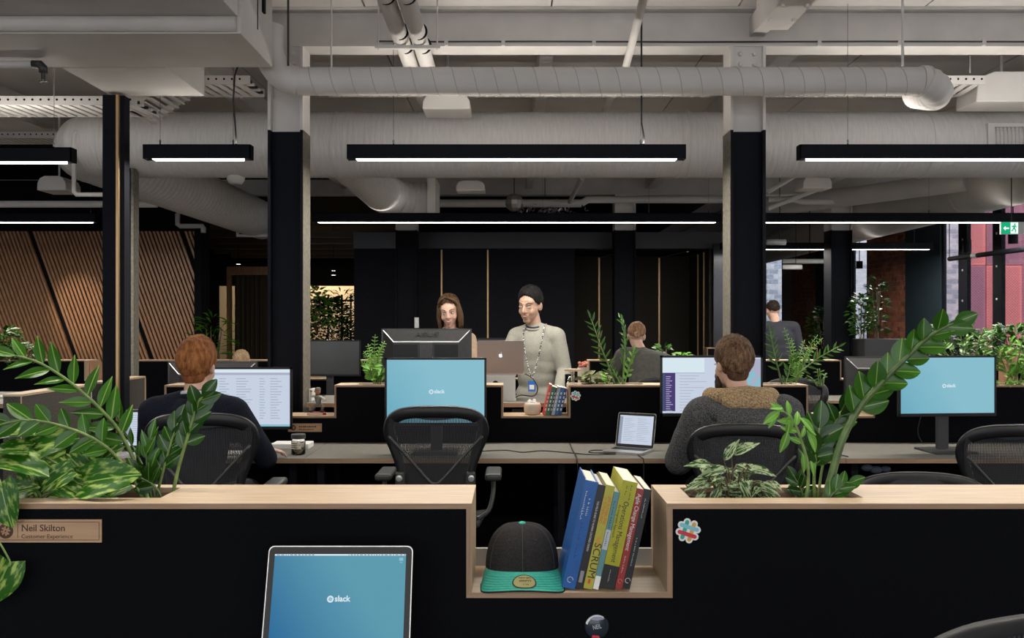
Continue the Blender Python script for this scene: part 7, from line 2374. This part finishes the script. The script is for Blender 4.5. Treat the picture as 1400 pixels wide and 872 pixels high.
# --- far plants: foliage too small to count leaf by leaf stays one mesh per plant
def far_plant(label, c, w, h, n, m, seed, ls=.09, lw=.035, group='far background plants', dens=1.0, pot=None, base_z=None):
    t = thing('background_plant', label, 'plant', c, group)
    rr_ = random.Random(seed)
    b = MB()
    for k in range(n):
        a = rr_.uniform(0, 2 * PI); rad = math.sqrt(rr_.random())
        zz = rr_.uniform(.1, 1)
        k2 = math.sin(PI * min(1, zz * .75 + .2)) ** .6
        p = Vector((rad * math.cos(a) * w / 2 * k2, rad * math.sin(a) * w / 2 * k2 * .7, zz * h)) + Vector(c)
        d = Vector((math.cos(a) * .8 + rr_.uniform(-.4, .4), math.sin(a) * .8 + rr_.uniform(-.4, .4), rr_.uniform(-.2, .8))).normalized()
        s = d.cross(Vector((rr_.uniform(-.4, .4), -.5, 1))).normalized() * lw / 2
        L = ls * rr_.uniform(.7, 1.2)
        b.add([p, p + d * L * .45 - s, p + d * L - Vector((0, 0, L * .2)), p + d * L * .45 + s], [(0, 1, 2, 3)])
    b.build('foliage', M[m], t, kind='stuff')
    b = MB()
    for k in range(5):
        u = rr_.uniform(-.3, .3)
        b.tube([Vector(c) + Vector((u * .1, 0, 0)), Vector(c) + Vector((u * w, rr_.uniform(-.1, .1), h * .8))], .006, 5)
    b.build('stems', M['stem_brown'], t)
    if pot:
        MB().lathe([(.13, -pot), (.17, -.02), (.17, 0), (.15, 0), (0, -.02)], 18, Matrix.Translation(c)).build('pot', M['grey_plastic'], t)
    return t


far_plant('dense dark bush in front of the lit lounge beside the left column', (xp(449, 14.9), 14.9, .55), .95, 1.35, 1400, 'zz_dark', 101, ls=.12, lw=.05, pot=.55)
far_plant('pale leafed plant above the dense bush by the left column', (xp(434, 14.6), 14.6, 1.3), .5, .75, 260, 'bright_leaf', 102, ls=.12, lw=.06)
far_plant('palm fronded dark plant right of the dense bush', (xp(468, 15.9), 15.9, .55), .62, 1.5, 240, 'zz_dark', 103, ls=.3, lw=.03)
far_plant('feathery green palm behind the redhead before the booth', (xp(291, 11.5), 11.5, .6), .42, .98, 120, 'zz_leaf', 104, ls=.26, lw=.03, pot=.6)
far_plant('glossy green plant at the far left edge before the slat wall', (xp(8, 9.3), 9.28, 1.04), .36, .38, 170, 'zz_leaf', 105, ls=.10, lw=.045)
far_plant('pale mottled plant low at the far left edge', (xp(20, 9.1), 9.25, 1.04), .35, .2, 150, 'aglao_leaf', 106, ls=.08, lw=.04)
far_plant('green plant in the tall planter before the brick wall', (xp(1178, 12.45), 12.45, 1.25), .34, .6, 260, 'zz_leaf', 107, ls=.11, lw=.05)
far_plant('darker plant right of it in the tall planter', (xp(1199, 12.45), 12.45, 1.25), .25, .85, 90, 'zz_dark', 108, ls=.14, lw=.05)
far_plant('dark plant on the low cabinet by the far brick wall', (xp(1126, 15.9), 15.9, 1.0), .55, .75, 260, 'zz_dark', 109, ls=.14, lw=.06)
far_plant('small plant between man and second blank monitor', (xp(704, 9.28), 9.28, 1.04), .16, .22, 50, 'zz_leaf', 110, ls=.09, lw=.045)
far_plant('small green plant beside the shoulder of the bun haired person', (xp(908, 9.28), 9.28, 1.04), .16, .2, 60, 'zz_leaf', 111, ls=.09, lw=.045)
far_plant('small bright plant just above the chat screen monitor', (xp(933, 9.28), 9.28, 1.04), .18, .12, 60, 'bright_leaf', 112, ls=.08, lw=.04)
far_plant('low plants on the far partition before the windows', (xp(1262, 9.28), 9.28, 1.06), .35, .22, 160, 'zz_leaf', 113, ls=.09, lw=.045)
far_plant('dark leafy bush behind the right blue screen near the window', (xp(1300, 9.28), 9.28, 1.04), .75, .42, 600, 'zz_dark', 114, ls=.10, lw=.05)
far_plant('leafy bush at the right edge near the window mullion', (xp(1385, 9.28), 9.28, 1.04), .7, .4, 500, 'zz_leaf', 115, ls=.10, lw=.05)
# hanging scatter of curtains of light garlands seen under the black ceiling
t = thing('dark_garland', 'tangle of dark reflective foliage hanging under the black ceiling', 'garland', P(745, 290, 12.3))
rr_ = random.Random(77); b = MB()
for k in range(160):
    p = P(745 + rr_.gauss(0, 22), 286 + rr_.gauss(0, 5), 12.3 + rr_.uniform(-.3, .3))
    d = Vector((rr_.uniform(-1, 1), rr_.uniform(-1, 1), rr_.uniform(-1, .3))).normalized() * .07
    s = d.orthogonal().normalized() * .012
    b.add([p, p + d * .5 - s, p + d, p + d * .5 + s], [(0, 1, 2, 3)])
b.build('foliage', M['alu'], t, kind='stuff')
MB().tube([P(700, 283, 12.3), P(745, 284, 12.3), P(790, 283, 12.3)], .008, 5).build('wire', M['rubber'], t)
MB().tube([P(745, 284, 12.3), Vector((P(745, 284, 12.3).x, 12.3, 3.6))], .006, 5).build('rod', M['rubber'], t)

# ================================================================ clean up helper data
for o in bpy.data.objects:
    if '_o' in o: del o['_o']
